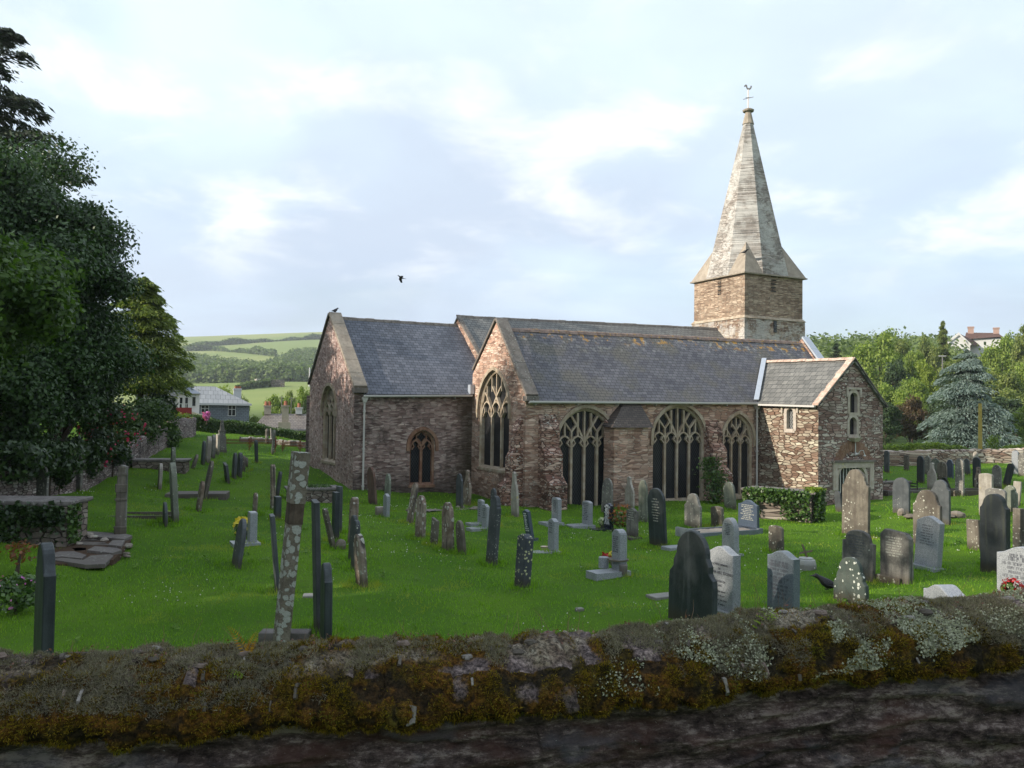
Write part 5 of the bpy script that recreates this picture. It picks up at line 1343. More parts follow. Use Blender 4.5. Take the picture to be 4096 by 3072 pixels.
# wooden cross and round stone urn
p = ground_hit(3252, 2272)
cr = empty('wooden_cross', (p.x, p.y, p.z)); tag(cr, 'small leaning wooden cross behind a squat white urn', 'cross')
mb = MB(); mb.prism([(-.018, -.012, -0.1), (.018, -.012, -0.1), (.018, .012, -0.1), (-.018, .012, -0.1)], [(-.25, -.012, .50), (-.214, -.012, .50), (-.214, .012, .50), (-.25, .012, .50)]); mb.build('post', M['wood'], cr)
mb = MB(); mb.prism([(-0.30, -.03, .30), (-0.30, -.013, .30), (-0.02, -.013, .35), (-0.02, -.03, .35)], [(-0.30, -.03, .335), (-0.30, -.013, .335), (-0.02, -.013, .385), (-0.02, -.03, .385)]); mb.build('crossbar', M['wood'], cr)
p = ground_hit(3224, 2274)
pot('squat_urn', 'squat white stone urn in the grass beside the small wooden cross', p, [(0.22, -0.02), (0.215, 0.10), (0.19, 0.19), (0.15, 0.20), (0.15, 0.23), (0.08, 0.24)], 'marble', 'urn')
# white square post stone with a plate
S(998,1018,2047,2175,'cap','gran_w','white square post shaped headstone on a grey plate beside yellow flowers', t=0.16, w=0.3, rough=0, plinth=(0.12,0.35,0.05))
# --- chest tombs
def chest(name, label, corners, ztop, slab=0.09, over=0.10, mat='tombside', top='slab', zb=None):
    """corners: ground plan points in order"""
    c = sum((Vector((a, b, 0)) for a, b in corners), Vector())/4
    g0 = min(tz(a, b) for a, b in corners)-0.1
    root = empty(name, (c.x, c.y, g0+0.1)); tag(root, label, 'chest tomb')
    L = [Vector((a-c.x, b-c.y, 0)) for a, b in corners]; zt = ztop-(g0+0.1)
    mb = MB(); mb.prism([(p.x, p.y, -0.3) for p in L], [(p.x, p.y, zt-slab) for p in L]); mb.build('tomb_side', M[mat], root)
    mb = MB(); k = [p*(1+over/p.length) for p in L]; kk = [p*(1+(over-0.03)/p.length) for p in L]
    mb.rings([[(p.x, p.y, zt-slab) for p in kk], [(p.x, p.y, zt-slab*0.6) for p in k], [(p.x, p.y, zt-0.01) for p in k], [(p.x, p.y, zt) for p in kk]]); mb.build('tomb_slab', M[top], root)
    return root, L, zt
def rect(px, py, L, W, az, D=None):
    """rectangle whose nearest corner lies at the picture point; L along u1-like azimuth"""
    p = ground_hit(px, py) if D is None else at(px, py, D)
    a = Vector((math.sin(R(az)), math.cos(R(az)), 0)); b = Vector((-a.y, a.x, 0))
    return [(q.x, q.y) for q in (p, p+a*L, p+a*L+b*W, p+b*W)]
def ivy_on(root, pts, n, size, mat, seed, name='ivy'):
    g = np.random.default_rng(seed); C = np.array([p() for p in [pts]*n]); 
    return np_mesh(name, leaves_at(C, size, g, None, 1.15), 4, M[mat], root)
# left ivy covered tomb
cs = rect(262, 2196, 1.0, 3.0, -4)
cs = [(cs[0][0], cs[0][1]), (cs[1][0], cs[1][1]), (cs[2][0], cs[2][1]), (cs[3][0], cs[3][1])]
r1, L1, z1 = chest('chest_tomb', 'large ivy covered chest tomb at the left edge behind the broken slabs', cs, at(270, 2005, cs[0][1]).z)
def pf():
    t = random.random(); a, b = L1[0], L1[3]; q = a.lerp(b, t); out = Vector((0.02, -1, 0))
    z = z1-0.10-abs(random.gauss(0, 0.45)) if random.random() < .8 else random.uniform(0.1, z1)
    if t < 0.28 and z < z1*0.5 and random.random() < 0.85: z = z1-0.12-random.random()*0.35
    q = q+out*(0.03+random.random()*0.10); return (q.x, q.y, max(z, 0.05))
ivy_on(r1, pf, 3400, 0.075, 'ivy_dk', 3)
def pf2():
    t = random.random()**1.3; q = L1[0].lerp(L1[1], t*0.5); return (q.x+0.03+random.random()*0.1, q.y-0.03, z1-0.08-random.random()**1.2*z1*0.8)
ivy_on(r1, pf2, 260, 0.08, 'ivy', 4)
# flat topped tomb behind the tall leaning stone
cs = rect(738, 1898, 0.9, 1.9, -10)
r2, L2, z2 = chest('chest_tomb', 'flat topped chest tomb on the left lawn behind the tall leaning stone', cs, at(735, 1838, cs[0][1]).z)
# mossy topped tomb near the chancel
cs = rect(1352, 2012, 1.0, 1.65, -20)
r3, L3_, z3 = chest('chest_tomb', 'chest tomb with grass growing on its slab by the chancel corner', cs, at(1352, 1950, cs[0][1]).z)
def pf3():
    a = L3_[0].lerp(L3_[3], random.uniform(.1, .7)); b = L3_[1].lerp(L3_[2], random.uniform(.1, .7)); q = a.lerp(b, random.random()); return (q.x, q.y, z3+random.random()*0.05)
ivy_on(r3, pf3, 500, 0.05, 'ivy', 6, 'grass_tuft')
# ivy tomb before the porch
cs = rect(3245, 2092, 0.95, 2.25, 36)
cs = [(cs[0][0], cs[0][1]), (cs[1][0], cs[1][1]), (cs[2][0], cs[2][1]), (cs[3][0], cs[3][1])]
r4, L4, z4 = chest('chest_tomb', 'chest tomb draped in bright ivy before the porch', cs, at(3230, 1968, cs[0][1]).z, over=0.16)
def pf4():
    t = random.random(); q = L4[0].lerp(L4[3], t); out = (L4[0]-L4[1]).normalized()
    z = z4-0.02-random.random()**1.4*z4*(0.95 if (t < .42 or t > .75) else 0.42)
    if random.random() < 0.3: q = L4[0].lerp(L4[1], random.random()*.8); out = (L4[0]-L4[3]).normalized(); z = z4-random.random()**1.2*z4
    q = q+out*(0.06+random.random()*0.22); return (q.x, q.y, max(z+random.uniform(0, .10), 0.03))
ivy_on(r4, pf4, 2600, 0.085, 'ivy', 8)
def pf5():
    q = L4[0]+Vector((random.gauss(0, .14), random.gauss(0, .14), 0))+((L4[1]-L4[0])*random.random()*.6); return (q.x, q.y, z4+random.random()*0.12)
ivy_on(r4, pf5, 350, 0.08, 'hedge_y', 9, 'ivy_tips')
# ivy climbing the third buttress
cx_, _ = hitY(2856, 1900, -1.0)
root = empty('wall_ivy', tuple(Vector((AX, AY, 0))+u1*cx_+u2*-0.95+Vector((0, 0, -3.5)))); tag(root, 'ivy climbing the buttress between the second and third aisle windows', 'ivy')
def pf6():
    z = random.random()*1.75+0.0; w = 0.16+0.16*math.sin(z*1.5); return tuple(u1*random.gauss(0, w)+u2*(-0.06-random.random()*0.22+(0.3 if z > 1.25 else 0))+Vector((0, 0, z+0.05)))
ivy_on(root, pf6, 1300, 0.085, 'ivy', 10, 'ivy_leaves')
mb = MB(); mb.tube([(0, 0, 0), (0.03, 0.0, 0.8), (-0.04, 0.05, 1.5)], [0.03, 0.025, 0.01], 6); mb.build('ivy_stem', M['bark'], root)
# --- blue granite headstone with kerb and gravel
pA = ground_hit(3036, 2136); 
kr = empty('kerbed_grave', (pA.x, pA.y, pA.z), (0, 0, R(-63))); tag(kr, 'dark blue granite headstone with a long kerb filled with pale gravel', 'kerbed grave')
# local x towards the viewer's right, -y towards the viewer's left (the grave lies that way)
wK, lK = 0.95, 2.15
h_ = at(2960, 2000, pA.y+0.3).z-pA.z
hs = stone_mesh('ogee', 0.78, h_, 0.10, 'gran_navy', 'headstone', 0.0, parent=kr); hs.location = (-0.42, 0.0, 0); letter_rows(hs, 0.78, h_, 0.10, 'letter_m', 9, h_*.82, h_*.38, lh=0.03)
mb = MB()
mb.box(-0.42-wK/2, -0.42+wK/2, -0.05, 0.10, -0.2, 0.16)
mb.box(-0.42-wK/2, -0.42-wK/2+0.08, -lK, -0.052, -0.2, 0.13); mb.box(-0.42+wK/2-0.08, -0.42+wK/2, -lK, -0.052, -0.2, 0.13); mb.box(-0.42-wK/2, -0.42+wK/2, -lK-0.10, -lK-0.002, -0.2, 0.20)
mb.build('kerb', M['gran_b'], kr)
P = np.zeros((14, 30, 3))
for i in range(14):
    for j in range(30): P[i, j] = (-0.42-wK/2+0.08+(wK-0.16)*i/13, -lK+(lK-0.05)*j/29, 0.085+random.uniform(0, 0.03))
grid_mesh('gravel', P, M['gravel'], kr, smooth=False)
# gravel bed with field stones by the chancel
p0 = ground_hit(1700, 2052)
gb = empty('gravel_bed', (p0.x, p0.y, p0.z), (0, 0, R(27))); tag(gb, 'narrow gravel bed edged with rough stones below the chancel window', 'grave bed')
P = np.zeros((40, 8, 3))
for i in range(40):
    for j in range(8):
        P[i, j] = (-0.35+2.2*i/39, 0.7*j/7, 0.04+random.uniform(0, 0.03))
grid_mesh('gravel', P, M['gravel'], gb, smooth=False)
def rock(mb, c, s, f=0.42):
    mb.ball(c, s, 8, 5, 1, 0.8, f, 0.14)
for k, (x, y, s) in enumerate([(-0.45, 0.1, .16), (1.75, -0.05, .17), (1.95, 0.2, .16), (1.5, 0.5, .2), (0.2, 0.7, .12), (0.9, 0.72, .10), (1.3, -0.02, .09), (-0.4, .5, .11)]):
    mb = MB(); rock(mb, (x, y, 0.06), s); mb.build('edge_stone', M['rock'], gb)
def loose_stone(px, py, w, h, label, mat='rock', name='loose_stone', D=None, flat=0.7):
    p = ground_hit(px, py) if D is None else at(px, py, D)
    mb = MB(); mb.ball((0, 0, 0), 1.0, 9, 6, w/2, w/2.4, h/2*1.3, 0.12); o = mb.build(name, M[mat]); o.location = (p.x, p.y, p.z+h*0.35); o.rotation_euler = (0, 0, random.uniform(0, 3)); tag(o, label, 'stone'); return o
loose_stone(1372, 2072+0, 0.26, 0.24, 'small lump of stone in the grass right of the steeply leaning brown stone', D=None) if False else None
loose_stone(1368-6, 2196, 0.24, 0.22, 'small dark lump of stone beside the thin dark slab')
loose_stone(3605, 2064, 0.34, 0.26, 'pale boulder at the foot of the grey round headed slate')
loose_stone(3645, 2072, 0.55, 0.14, 'low flat stones behind the brown shouldered headstone')
loose_stone(3830, 2068, 0.60, 0.20, 'pile of pale rubble in the grass right of the grey slate headstone')
loose_stone(3795, 2070, 0.5, 0.14, 'flat pale rubble stone next to the rubble pile')
def flat_slab(px, py, L, W, az, th, label, mat='slab', name='ledger_slab', D=None, cat='slab', tilt=0):
    p = ground_hit(px, py) if D is None else at(px, py, D)
    mb = MB(); mb.rings([[(-L/2, -W/2, -0.1), (L/2, -W/2, -0.1), (L/2, W/2, -0.1), (-L/2, W/2, -0.1)], [(-L/2, -W/2, th-.01), (L/2, -W/2, th-.01), (L/2, W/2, th-.01), (-L/2, W/2, th-.01)], [(-L/2+.01, -W/2+.01, th), (L/2-.01, -W/2+.01, th), (L/2-.01, W/2-.01, th), (-L/2+.01, W/2-.01, th)]])
    o = mb.build(name, M[mat]); o.location = (p.x, p.y, p.z); o.rotation_euler = (R(tilt), 0, R(az)); tag(o, label, cat); return o
flat_slab(792, 1985, 1.9, 1.0, 12, 0.13, 'pale flat ledger slab under the leaning spotted twins')
flat_slab(1250, 2390, 0.30, 0.22, 10, 0.05, 'small white plaque in the grass left of the tall narrow slab', 'marble', 'grave_plaque')
flat_slab(2650, 2388, 0.50, 0.30, 27, 0.04, 'flat pale plaque in the grass left of the largest dark slate', 'marble', 'grave_plaque')
flat_slab(2318, 2444, 0.12, 0.09, 27, 0.05, 'small white disc lying in the grass behind the wall', 'marble', 'white_marker', cat='marker')
flat_slab(2695, 2195, 0.5, 0.35, 27, 0.06, 'low broken kerb end left of the light grey round topped headstone', 'gran_w', 'kerb_fragment')
flat_slab(1526, 2060, 0.34, 0.25, 27, 0.26, 'square stone block beside the small white headstone', 'rock', 'stone_block', cat='block')
flat_slab(3565, 2330, 0.55, 0.22, -63, 0.13, 'flat ledge stone against the clipped corner headstone', 'brown_g', 'ledge_stone')
bk_ = flat_slab(1140, 2570, 0.62, 0.22, 2, 0.24, 'pale block behind the foot of the lichened pillar', 'slab', 'stone_block', D=10.9, cat='block'); bk_.location.z = tz(bk_.location.x, bk_.location.y)
# stone kerb rectangle on the left lawn
def kerb_rect(px, py, L, W, az, label, th=0.07, hgt=0.07, mat='slab'):
    p = ground_hit(px, py); mb = MB()
    mb.box(-L/2, L/2, -W/2, -W/2+th, -.2, hgt); mb.box(-L/2, L/2, W/2-th, W/2, -.2, hgt); mb.box(-L/2, -L/2+th, -W/2+th+.002, W/2-th-.002, -.2, hgt); mb.box(L/2-th, L/2, -W/2+th+.002, W/2-th-.002, -.2, hgt)
    o = mb.build('grave_kerb', M[mat]); o.location = (p.x, p.y, p.z); o.rotation_euler = (0, 0, R(az)); tag(o, label, 'grave kerb'); return o
kerb_rect(540, 2066, 2.0, 0.9, 10, 'low stone grave kerb in the grass right of the carved pier')
kerb_rect(3640, 1972, 3.2, 1.0, 18, 'pale stone kerb beyond the grey round headed slate', 0.14, 0.16)
kerb_rect(3880, 1972, 2.4, 1.0, 14, 'dark stone kerb at the foot of the tall two toned stone', 0.14, 0.16, 'brown_g')
# small iron railing by that kerb
def railing(name, label, px, py, L, W, az, h, mat='rust', posts=(2, 2), D=None, fancy=True):
    p = ground_hit(px, py); root = empty(name, (p.x, p.y, p.z), (0, 0, R(az))); tag(root, label, 'railing')
    cs = [(-L/2, -W/2), (L/2, -W/2), (L/2, W/2), (-L/2, W/2)]
    for (x, y) in cs+[(0, -W/2), (0, W/2)]:
        mb = MB(); mb.tube([(x, y, -.2), (x, y, h)], 0.022, 6); mb.ball((x, y, h+0.05), 0.045, 6, 4)
        if fancy:
            for s in (-1, 1): mb.tube([(x, y, h*0.25), (x+s*0.12, y, h*0.45), (x+s*0.03, y, h*0.7), (x+s*0.14, y, h*0.88)], 0.016, 4)
        mb.build('post', M[mat], root)
    for zz in (h*0.62, h*0.93):
        mb = MB()
        for a, b in zip(cs, cs[1:]+cs[:1]): mb.tube([(a[0], a[1], zz), (b[0], b[1], zz)], 0.016, 5)
        mb.build('rail', M[mat], root)
    return root
railing('iron_railing', 'rusty iron railing round a grave before the hedge', 1000, 1795, 2.6, 1.6, 14, 0.5)
railing('iron_railing', 'rusty iron railing beside the chancel gable near the hedge', 1200, 1806, 1.8, 1.2, 14, 0.5)
railing('iron_railing', 'low thin dark railing beyond the grey round headed slate', 3575, 1965, 1.6, 1.0, 14, 0.4, 'black', fancy=False)
# obelisk-like stepped monument in the far left row
p = ground_hit(886, 1808); h_ = at(880, 1681, p.y).z-p.z
ob = empty('stepped_monument', (p.x, p.y, p.z), (0, 0, R(27))); tag(ob, 'tall grey tapering monument with a slim top at the end of the far left row', 'monument')
mb = MB(); mb.prism([(-.24, -.24, -.2), (.24, -.24, -.2), (.24, .24, -.2), (-.24, .24, -.2)], [(-.14, -.14, h_*.62), (.14, -.14, h_*.62), (.14, .14, h_*.62), (-.14, .14, h_*.62)]); mb.build('shaft', M['grey_g'], ob)
mb = MB(); mb.prism([(-.15, -.15, h_*.62), (.15, -.15, h_*.62), (.15, .15, h_*.62), (-.15, .15, h_*.62)], [(-.17, -.17, h_*.68), (.17, -.17, h_*.68), (.17, .17, h_*.68), (-.17, .17, h_*.68)]); mb.prism([(-.1, -.1, h_*.68), (.1, -.1, h_*.68), (.1, .1, h_*.68), (-.1, .1, h_*.68)], [(-.06, -.06, h_), (.06, -.06, h_), (.06, .06, h_), (-.06, .06, h_)]); mb.build('finial', M['grey_g'], ob)
# carved pier on the broken slabs
p = ground_hit(478, 2135); h_ = at(480, 1862, p.y).z-p.z
cp_ = empty('carved_pier', (p.x, p.y, p.z), (0, 0, R(-63+4))); tag(cp_, 'tall carved pier shaped headstone with moulded edges beyond the broken slabs', 'gravestone', GG)
stone_mesh('cap', 0.62, h_, 0.09, 'grey_g', 'slab', 0.004, parent=cp_).location = (0, 0.06, 0)
mb = MB(); w0 = 0.62/2
zs_ = [0, .10, .11, .13, .14, .50, .51, .53, .54, .62, .63, .74, .75, .86, .87, .90, .91, .965, .97, 1.0]
ws_ = [.085, .085, .095, .095, .07, .07, .09, .09, .07, .07, .085, .085, .06, .06, .075, .075, .05, .05, .06, .05]
for sx in (1,):
    mb.rings([[(w0+0.012+a*w, -0.03+b*w*1.3, zz*h_) for a, b in ((-1, -1), (0.4, -1), (0.8, 0), (0.4, 1), (-1, 1))] for zz, w in zip(zs_, ws_)])
mb.build('moulded_edge', M['brown_g'], cp_)
# broken slab platform
pp = ground_hit(380, 2215)
bp = empty('broken_slab_grave', (pp.x, pp.y, pp.z)); tag(bp, 'raised grave of cracked and displaced slabs beside the ivy tomb', 'broken grave')
mb = MB(); a0 = [ground_hit(*q) for q in ((150, 2262), (455, 2262), (528, 2170), (500, 2140), (330, 2128), (230, 2180))]
base = [q-Vector((pp.x, pp.y, pp.z)) for q in a0]
mb.prism([(q.x, q.y, -0.3) for q in base], [(q.x*0.97, q.y*0.97, q.z*0+0.10) for q in base]); mb.build('rubble_core', M['soil'], bp)
def plate(pts, z, th, tilt=0.0):
    mb = MB(); L = []
    for (x, y) in pts:
        d = ray(x, y); t_ = (pp.z+z)/d.z; q = d*t_-Vector((pp.x, pp.y, pp.z)); L.append(q)
    r_ = [(q.x+random.uniform(-.015, .015), q.y+random.uniform(-.015, .015), q.z) for q in L]
    mb.prism([(a, b, c-th) for a, b, c in r_], r_); mb.build('broken_slab', M['slab'], bp)
plate([(205, 2238), (345, 2258), (420, 2256), (452, 2222), (440, 2216), (360, 2222), (330, 2240), (250, 2230)], 0.12, 0.07)
plate([(200, 2228), (245, 2226), (330, 2232), (342, 2220), (300, 2204), (240, 2206), (205, 2214)], 0.14, 0.06)
plate([(350, 2200), (450, 2212), (484, 2200), (470, 2192), (380, 2184)], 0.15, 0.07)
plate([(330, 2136), (335, 2142), (500, 2156), (530, 2142), (500, 2134), (340, 2123)], 0.16, 0.07)
plate([(430, 2178), (490, 2184), (500, 2160), (450, 2160)], 0.15, 0.07)
plate([(310, 2165), (420, 2168), (440, 2180), (330, 2178)], 0.11, 0.05)
plate([(290, 2192), (340, 2190), (346, 2200), (300, 2204)], 0.10, 0.05)
plate([(300, 2152), (360, 2150), (400, 2162), (320, 2162)], 0.11, 0.05)
plate([(20, 2206), (130, 2204), (190, 2226), (60, 2240)], 0.06, 0.06)
plate([(0, 2232), (120, 2236), (150, 2256), (0, 2262)], 0.06, 0.06)
for k in range(26):
    q = ground_hit(random.uniform(440, 530), random.uniform(2180, 2240)) if k < 16 else ground_hit(random.uniform(270, 440), random.uniform(2150, 2205))
    mb = MB(); rock(mb, tuple(q-Vector((pp.x, pp.y, pp.z))+Vector((0, 0, .05+(0.1 if k >= 16 else 0)))), random.uniform(.05, .11)); mb.build('rubble_stone', M['rock'], bp)
# --- birds
def bird(name, label, loc, rz, s, mat='feather', wings=False, legs=True, roll=0):
    root = empty(name, loc, (roll, 0, rz)); root.scale = (s, s, s); tag(root, label, 'bird')
    me = bpy.data.meshes.new('body'); bm = bmesh.new()
    # spine along +x (head) to -x (tail)
    prof = [(-0.62, 0.03, 0.05), (-0.50, 0.05, 0.05), (-0.30, 0.09, 0.12), (-0.10, 0.17, 0.20), (0.08, 0.20, 0.22), (0.24, 0.17, 0.19), (0.34, 0.11, 0.12), (0.41, 0.105, 0.11), (0.49, 0.10, 0.10), (0.55, 0.06, 0.06), (0.62, 0.02, 0.02), (0.70, 0.005, 0.005)]
    cz = [0.10, 0.13, 0.18, 0.22, 0.27, 0.36, 0.46, 0.53, 0.56, 0.555, 0.54, 0.53]
    mb = MB(); n = 12
    mb.rings([[(x, w*math.cos(a), z+h*math.sin(a)) for a in np.linspace(0, 2*math.pi, n+1)[:-1]] for (x, w, h), z in zip(prof, cz)])
    b = mb.build('body', M[mat], root, smooth=True)
    mb = MB(); mb.prism([(-0.45, -0.06, .13), (-0.45, .06, .13), (-0.95, .10, .05), (-0.95, -.10, .05)], [(-0.45, -0.06, .16), (-0.45, .06, .16), (-0.95, .10, .075), (-0.95, -.10, .075)]); mb.build('tail', M[mat], root)
    mb = MB(); mb.tube([(0.56, 0, .555), (0.76, 0, .525)], [0.035, 0.006], 6); mb.build('beak', M['beak'], root)
    if wings:
        for sy, tip in ((1, (0.0, 0.95, 0.42)), (-1, (-0.25, -0.75, -0.55))):
            mb = MB(); r0, r1 = (0.25, sy*0.12, .34), (-0.20, sy*0.12, .28); t = Vector(tip)
            up_ = [(*r0[:2], r0[2]), (0.30, sy*0.45, .34+(t.z-.34)*.35), (t.x+.12, t.y, t.z), (t.x-.18, t.y*.95, t.z), (-0.28, sy*0.5, .30+(t.z-.3)*.4), r1]
            mb.prism([(a, b_, c-0.01) for a, b_, c in up_], [(a, b_, c+0.01) for a, b_, c in up_]); mb.build('wing', M[mat], root)
    else:
        for sy in (-1, 1):
            mb = MB(); q = [(0.22, sy*0.155, .42), (0.15, sy*0.20, .26), (-0.2, sy*0.16, .14), (-0.60, sy*0.05, .13), (-0.30, sy*0.12, .27)]
            mb.prism(q, [(a, b_+sy*0.03, c) for a, b_, c in q]); mb.build('wing', M[mat], root)
    if legs:
        for sy in (-1, 1):
            mb = MB(); mb.tube([(0.05, sy*.07, .14), (0.0, sy*.07, 0.0)], 0.018, 5); mb.tube([(-.06, sy*.07, 0.0), (0.12, sy*.07, 0.0)], 0.014, 4); mb.build('leg', M['beak'], root)
    return root
p = ground_hit(3310, 2368); bird('blackbird', 'black bird standing on the grass facing left beside the white spotted slate', (p.x, p.y, p.z+0.05), R(168), 0.42)
g_ = Vector((AX, AY, 0))+u1*(XC+0.22)+u2*YR; g_.z = at(1360, 1248, g_.y).z+0.0
bird('jackdaw', 'dark bird perched on the chancel gable peak', (g_.x, g_.y, g_.z-0.02), R(60), 0.34)
q = at(1604, 1116, 30); bird('crow', 'black bird in flight in the sky left of the spire', tuple(q), R(200), 0.20, wings=True, legs=False)
# fallen-in turf hump of pigeons on the spire broach
q = Vector((AX, AY, 0))+u1*(TX0+0.35)+u2*(TY0+0.35)
bird('pigeon', 'dark pigeon resting on the corner of the spire', (q.x-0.05, q.y-0.05, hitX(2985, 1012, TX0+0.3)[1]), R(-30), 0.34)
# ---------------------------------------------------------------- the mossy wall in the foreground
WDIR = Vector((1, 0.177, 0)).normalized(); WN = Vector((0.177, -1, 0)).normalized()
def crest(x): return np.interp(x, [-6, -1.385, 0, .55, 1.0, 1.717, 6], [-.733, -.705, -.693, -.673, -.641, -.605, -.563])
PROF = [(-.30, -2.2), (-.29, -.30), (-.27, -.12), (-.2, -.035), (-.08, 0.0), (0, 0.0), (.07, -.020), (.13, -.058), (.165, -.10), (.182, -.140), (.178, -.172), (.155, -.188), (.112, -.193), (.100, -.215), (.108, -.40), (.115, -1.05)]
PROF = [(d, z*0.83 if z > -.2 else z+.033) for d, z in PROF]
def mat_mosswall():
    mt, n = newmat('mossy_coping_and_slate_face')
    co = n.n('TexCoord').outputs['Object']
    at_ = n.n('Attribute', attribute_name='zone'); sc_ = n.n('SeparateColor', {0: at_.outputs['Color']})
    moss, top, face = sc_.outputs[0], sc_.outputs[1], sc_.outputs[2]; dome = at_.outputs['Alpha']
    a = n.noise(co, 5, 6, 0.65); b = n.noise(co, 28, 6, 0.7); f = n.noise(co, 130, 3, 0.7)
    mc = n.ramp(a, [(0.3, (0.012, 0.010, 0.003)), (0.43, (0.050, 0.036, 0.006)), (0.55, (0.12, 0.055, 0.009)), (0.70, (0.08, 0.066, 0.012))])
    mc = n.mix(n.math('MULTIPLY', n.mask(f, 0.35, 0.6), 0.7), mc, n.mix(1.0, mc, (0.35, 0.35, 0.35), 'MULTIPLY'))
    mc = n.mix(n.math('MULTIPLY', n.mask(dome, 0.34, 0.06), 0.8), mc, (0.014, 0.011, 0.007))  # dark soil tone that also paints in the shade between moss cushions
    st = n.ramp(b, [(0.3, (0.035, 0.026, 0.026)), (0.48, (0.10, 0.078, 0.075)), (0.62, (0.24, 0.19, 0.175)), (0.75, (0.40, 0.36, 0.34))])
    tp = n.ramp(n.math('ADD', n.math('MULTIPLY', a, .5), n.math('MULTIPLY', b, .5)), [(0.35, (0.06, 0.035, 0.025)), (0.47, (0.15, 0.12, 0.085)), (0.58, (0.26, 0.235, 0.18)), (0.68, (0.36, 0.33, 0.29))])
    col = n.mix(n.mask(n.math('ADD', moss, n.math('MULTIPLY', n.math('SUBTRACT', b, 0.5), 0.6)), 0.40, 0.55), st, mc)
    col = n.mix(n.math('MULTIPLY', n.mask(top, 0.3, 0.7), 0.85), col, tp)
    pale = n.n('Attribute', attribute_name='pale').outputs['Fac']
    col = n.mix(n.math('MULTIPLY', n.mask(n.math('ADD', n.math('MULTIPLY', pale, 0.62), n.math('MULTIPLY', n.math('SUBTRACT', n.noise(co, 55, 5, 0.75), .5), 2.2)), 0.42, 0.52), .9), col, n.mix(b, (0.18, 0.195, 0.125), (0.36, 0.37, 0.27)))
    gr = n.math('ADD', n.math('MULTIPLY', n.mask(n.noise(co, 75, 5, 0.8), 0.40, 0.60), 1.15), 0.35)
    col = n.mix(1.0, col, n.n('CombineColor', {0: gr, 1: gr, 2: gr}).outputs[0], 'MULTIPLY')
    # slate face: long dark layers
    lay = n.math('ADD', n.math('MULTIPLY', n.noise(n.vmul(co, (1.3, 1.3, 10)), 1.6, 9, 0.75, 0.5), 0.45), n.math('MULTIPLY', n.noise(n.vmul(co, (1, 1, 2.6)), 17, 9, 0.82, 0.2), 0.55))
    fc = n.ramp(lay, [(0.38, (0.006, 0.005, 0.004)), (0.455, (0.042, 0.031, 0.028)), (0.52, (0.115, 0.085, 0.077)), (0.57, (0.30, 0.245, 0.22))])
    red = n.mask(n.noise(n.vmul(co, (1, 1, 2.4)), 3.5, 4), 0.52, 0.66)
    fc = n.mix(n.math('MULTIPLY', red, 0.55), fc, (0.10, 0.048, 0.038))
    blue = n.mask(n.noise(n.vadd(n.vmul(co, (1, 1, 2.0)), (4, 4, 4)), 4.5, 5), 0.55, 0.66)
    fc = n.mix(n.math('MULTIPLY', blue, 0.45), fc, (0.10, 0.105, 0.125))
    spk = n.math('MULTIPLY', n.mask(f, 0.62, 0.70), n.mask(b, 0.5, 0.62))
    fc = n.mix(spk, fc, (0.36, 0.34, 0.31))
    yv = n.n('TexVoronoi', {'Vector': n.vadd(co, n.vmul(n.n('TexNoise', {'Vector': co, 'Scale': 40}).outputs['Color'], (.03,)*3)), 'Scale': 6.5})
    yc = n.n('SeparateColor', {0: yv.outputs['Color']}).outputs[0]
    ym = n.math('MULTIPLY', n.mask(yv.outputs['Distance'], 0.12, 0.08), n.mask(yc, 0.80, 0.82))
    fc = n.mix(ym, fc, (0.32, 0.20, 0.03))
    col = n.mix(face, col, fc)
    hh = n.math('ADD', n.math('MULTIPLY', b, 0.8), n.math('ADD', n.math('MULTIPLY', f, 0.5), n.math('MULTIPLY', lay, n.math('MULTIPLY', face, 1.5))))
    finish(n, col, 0.93, hh, 0.9, 0.014, 0.15)
    return mt
M['mosswall'] = mat_mosswall()
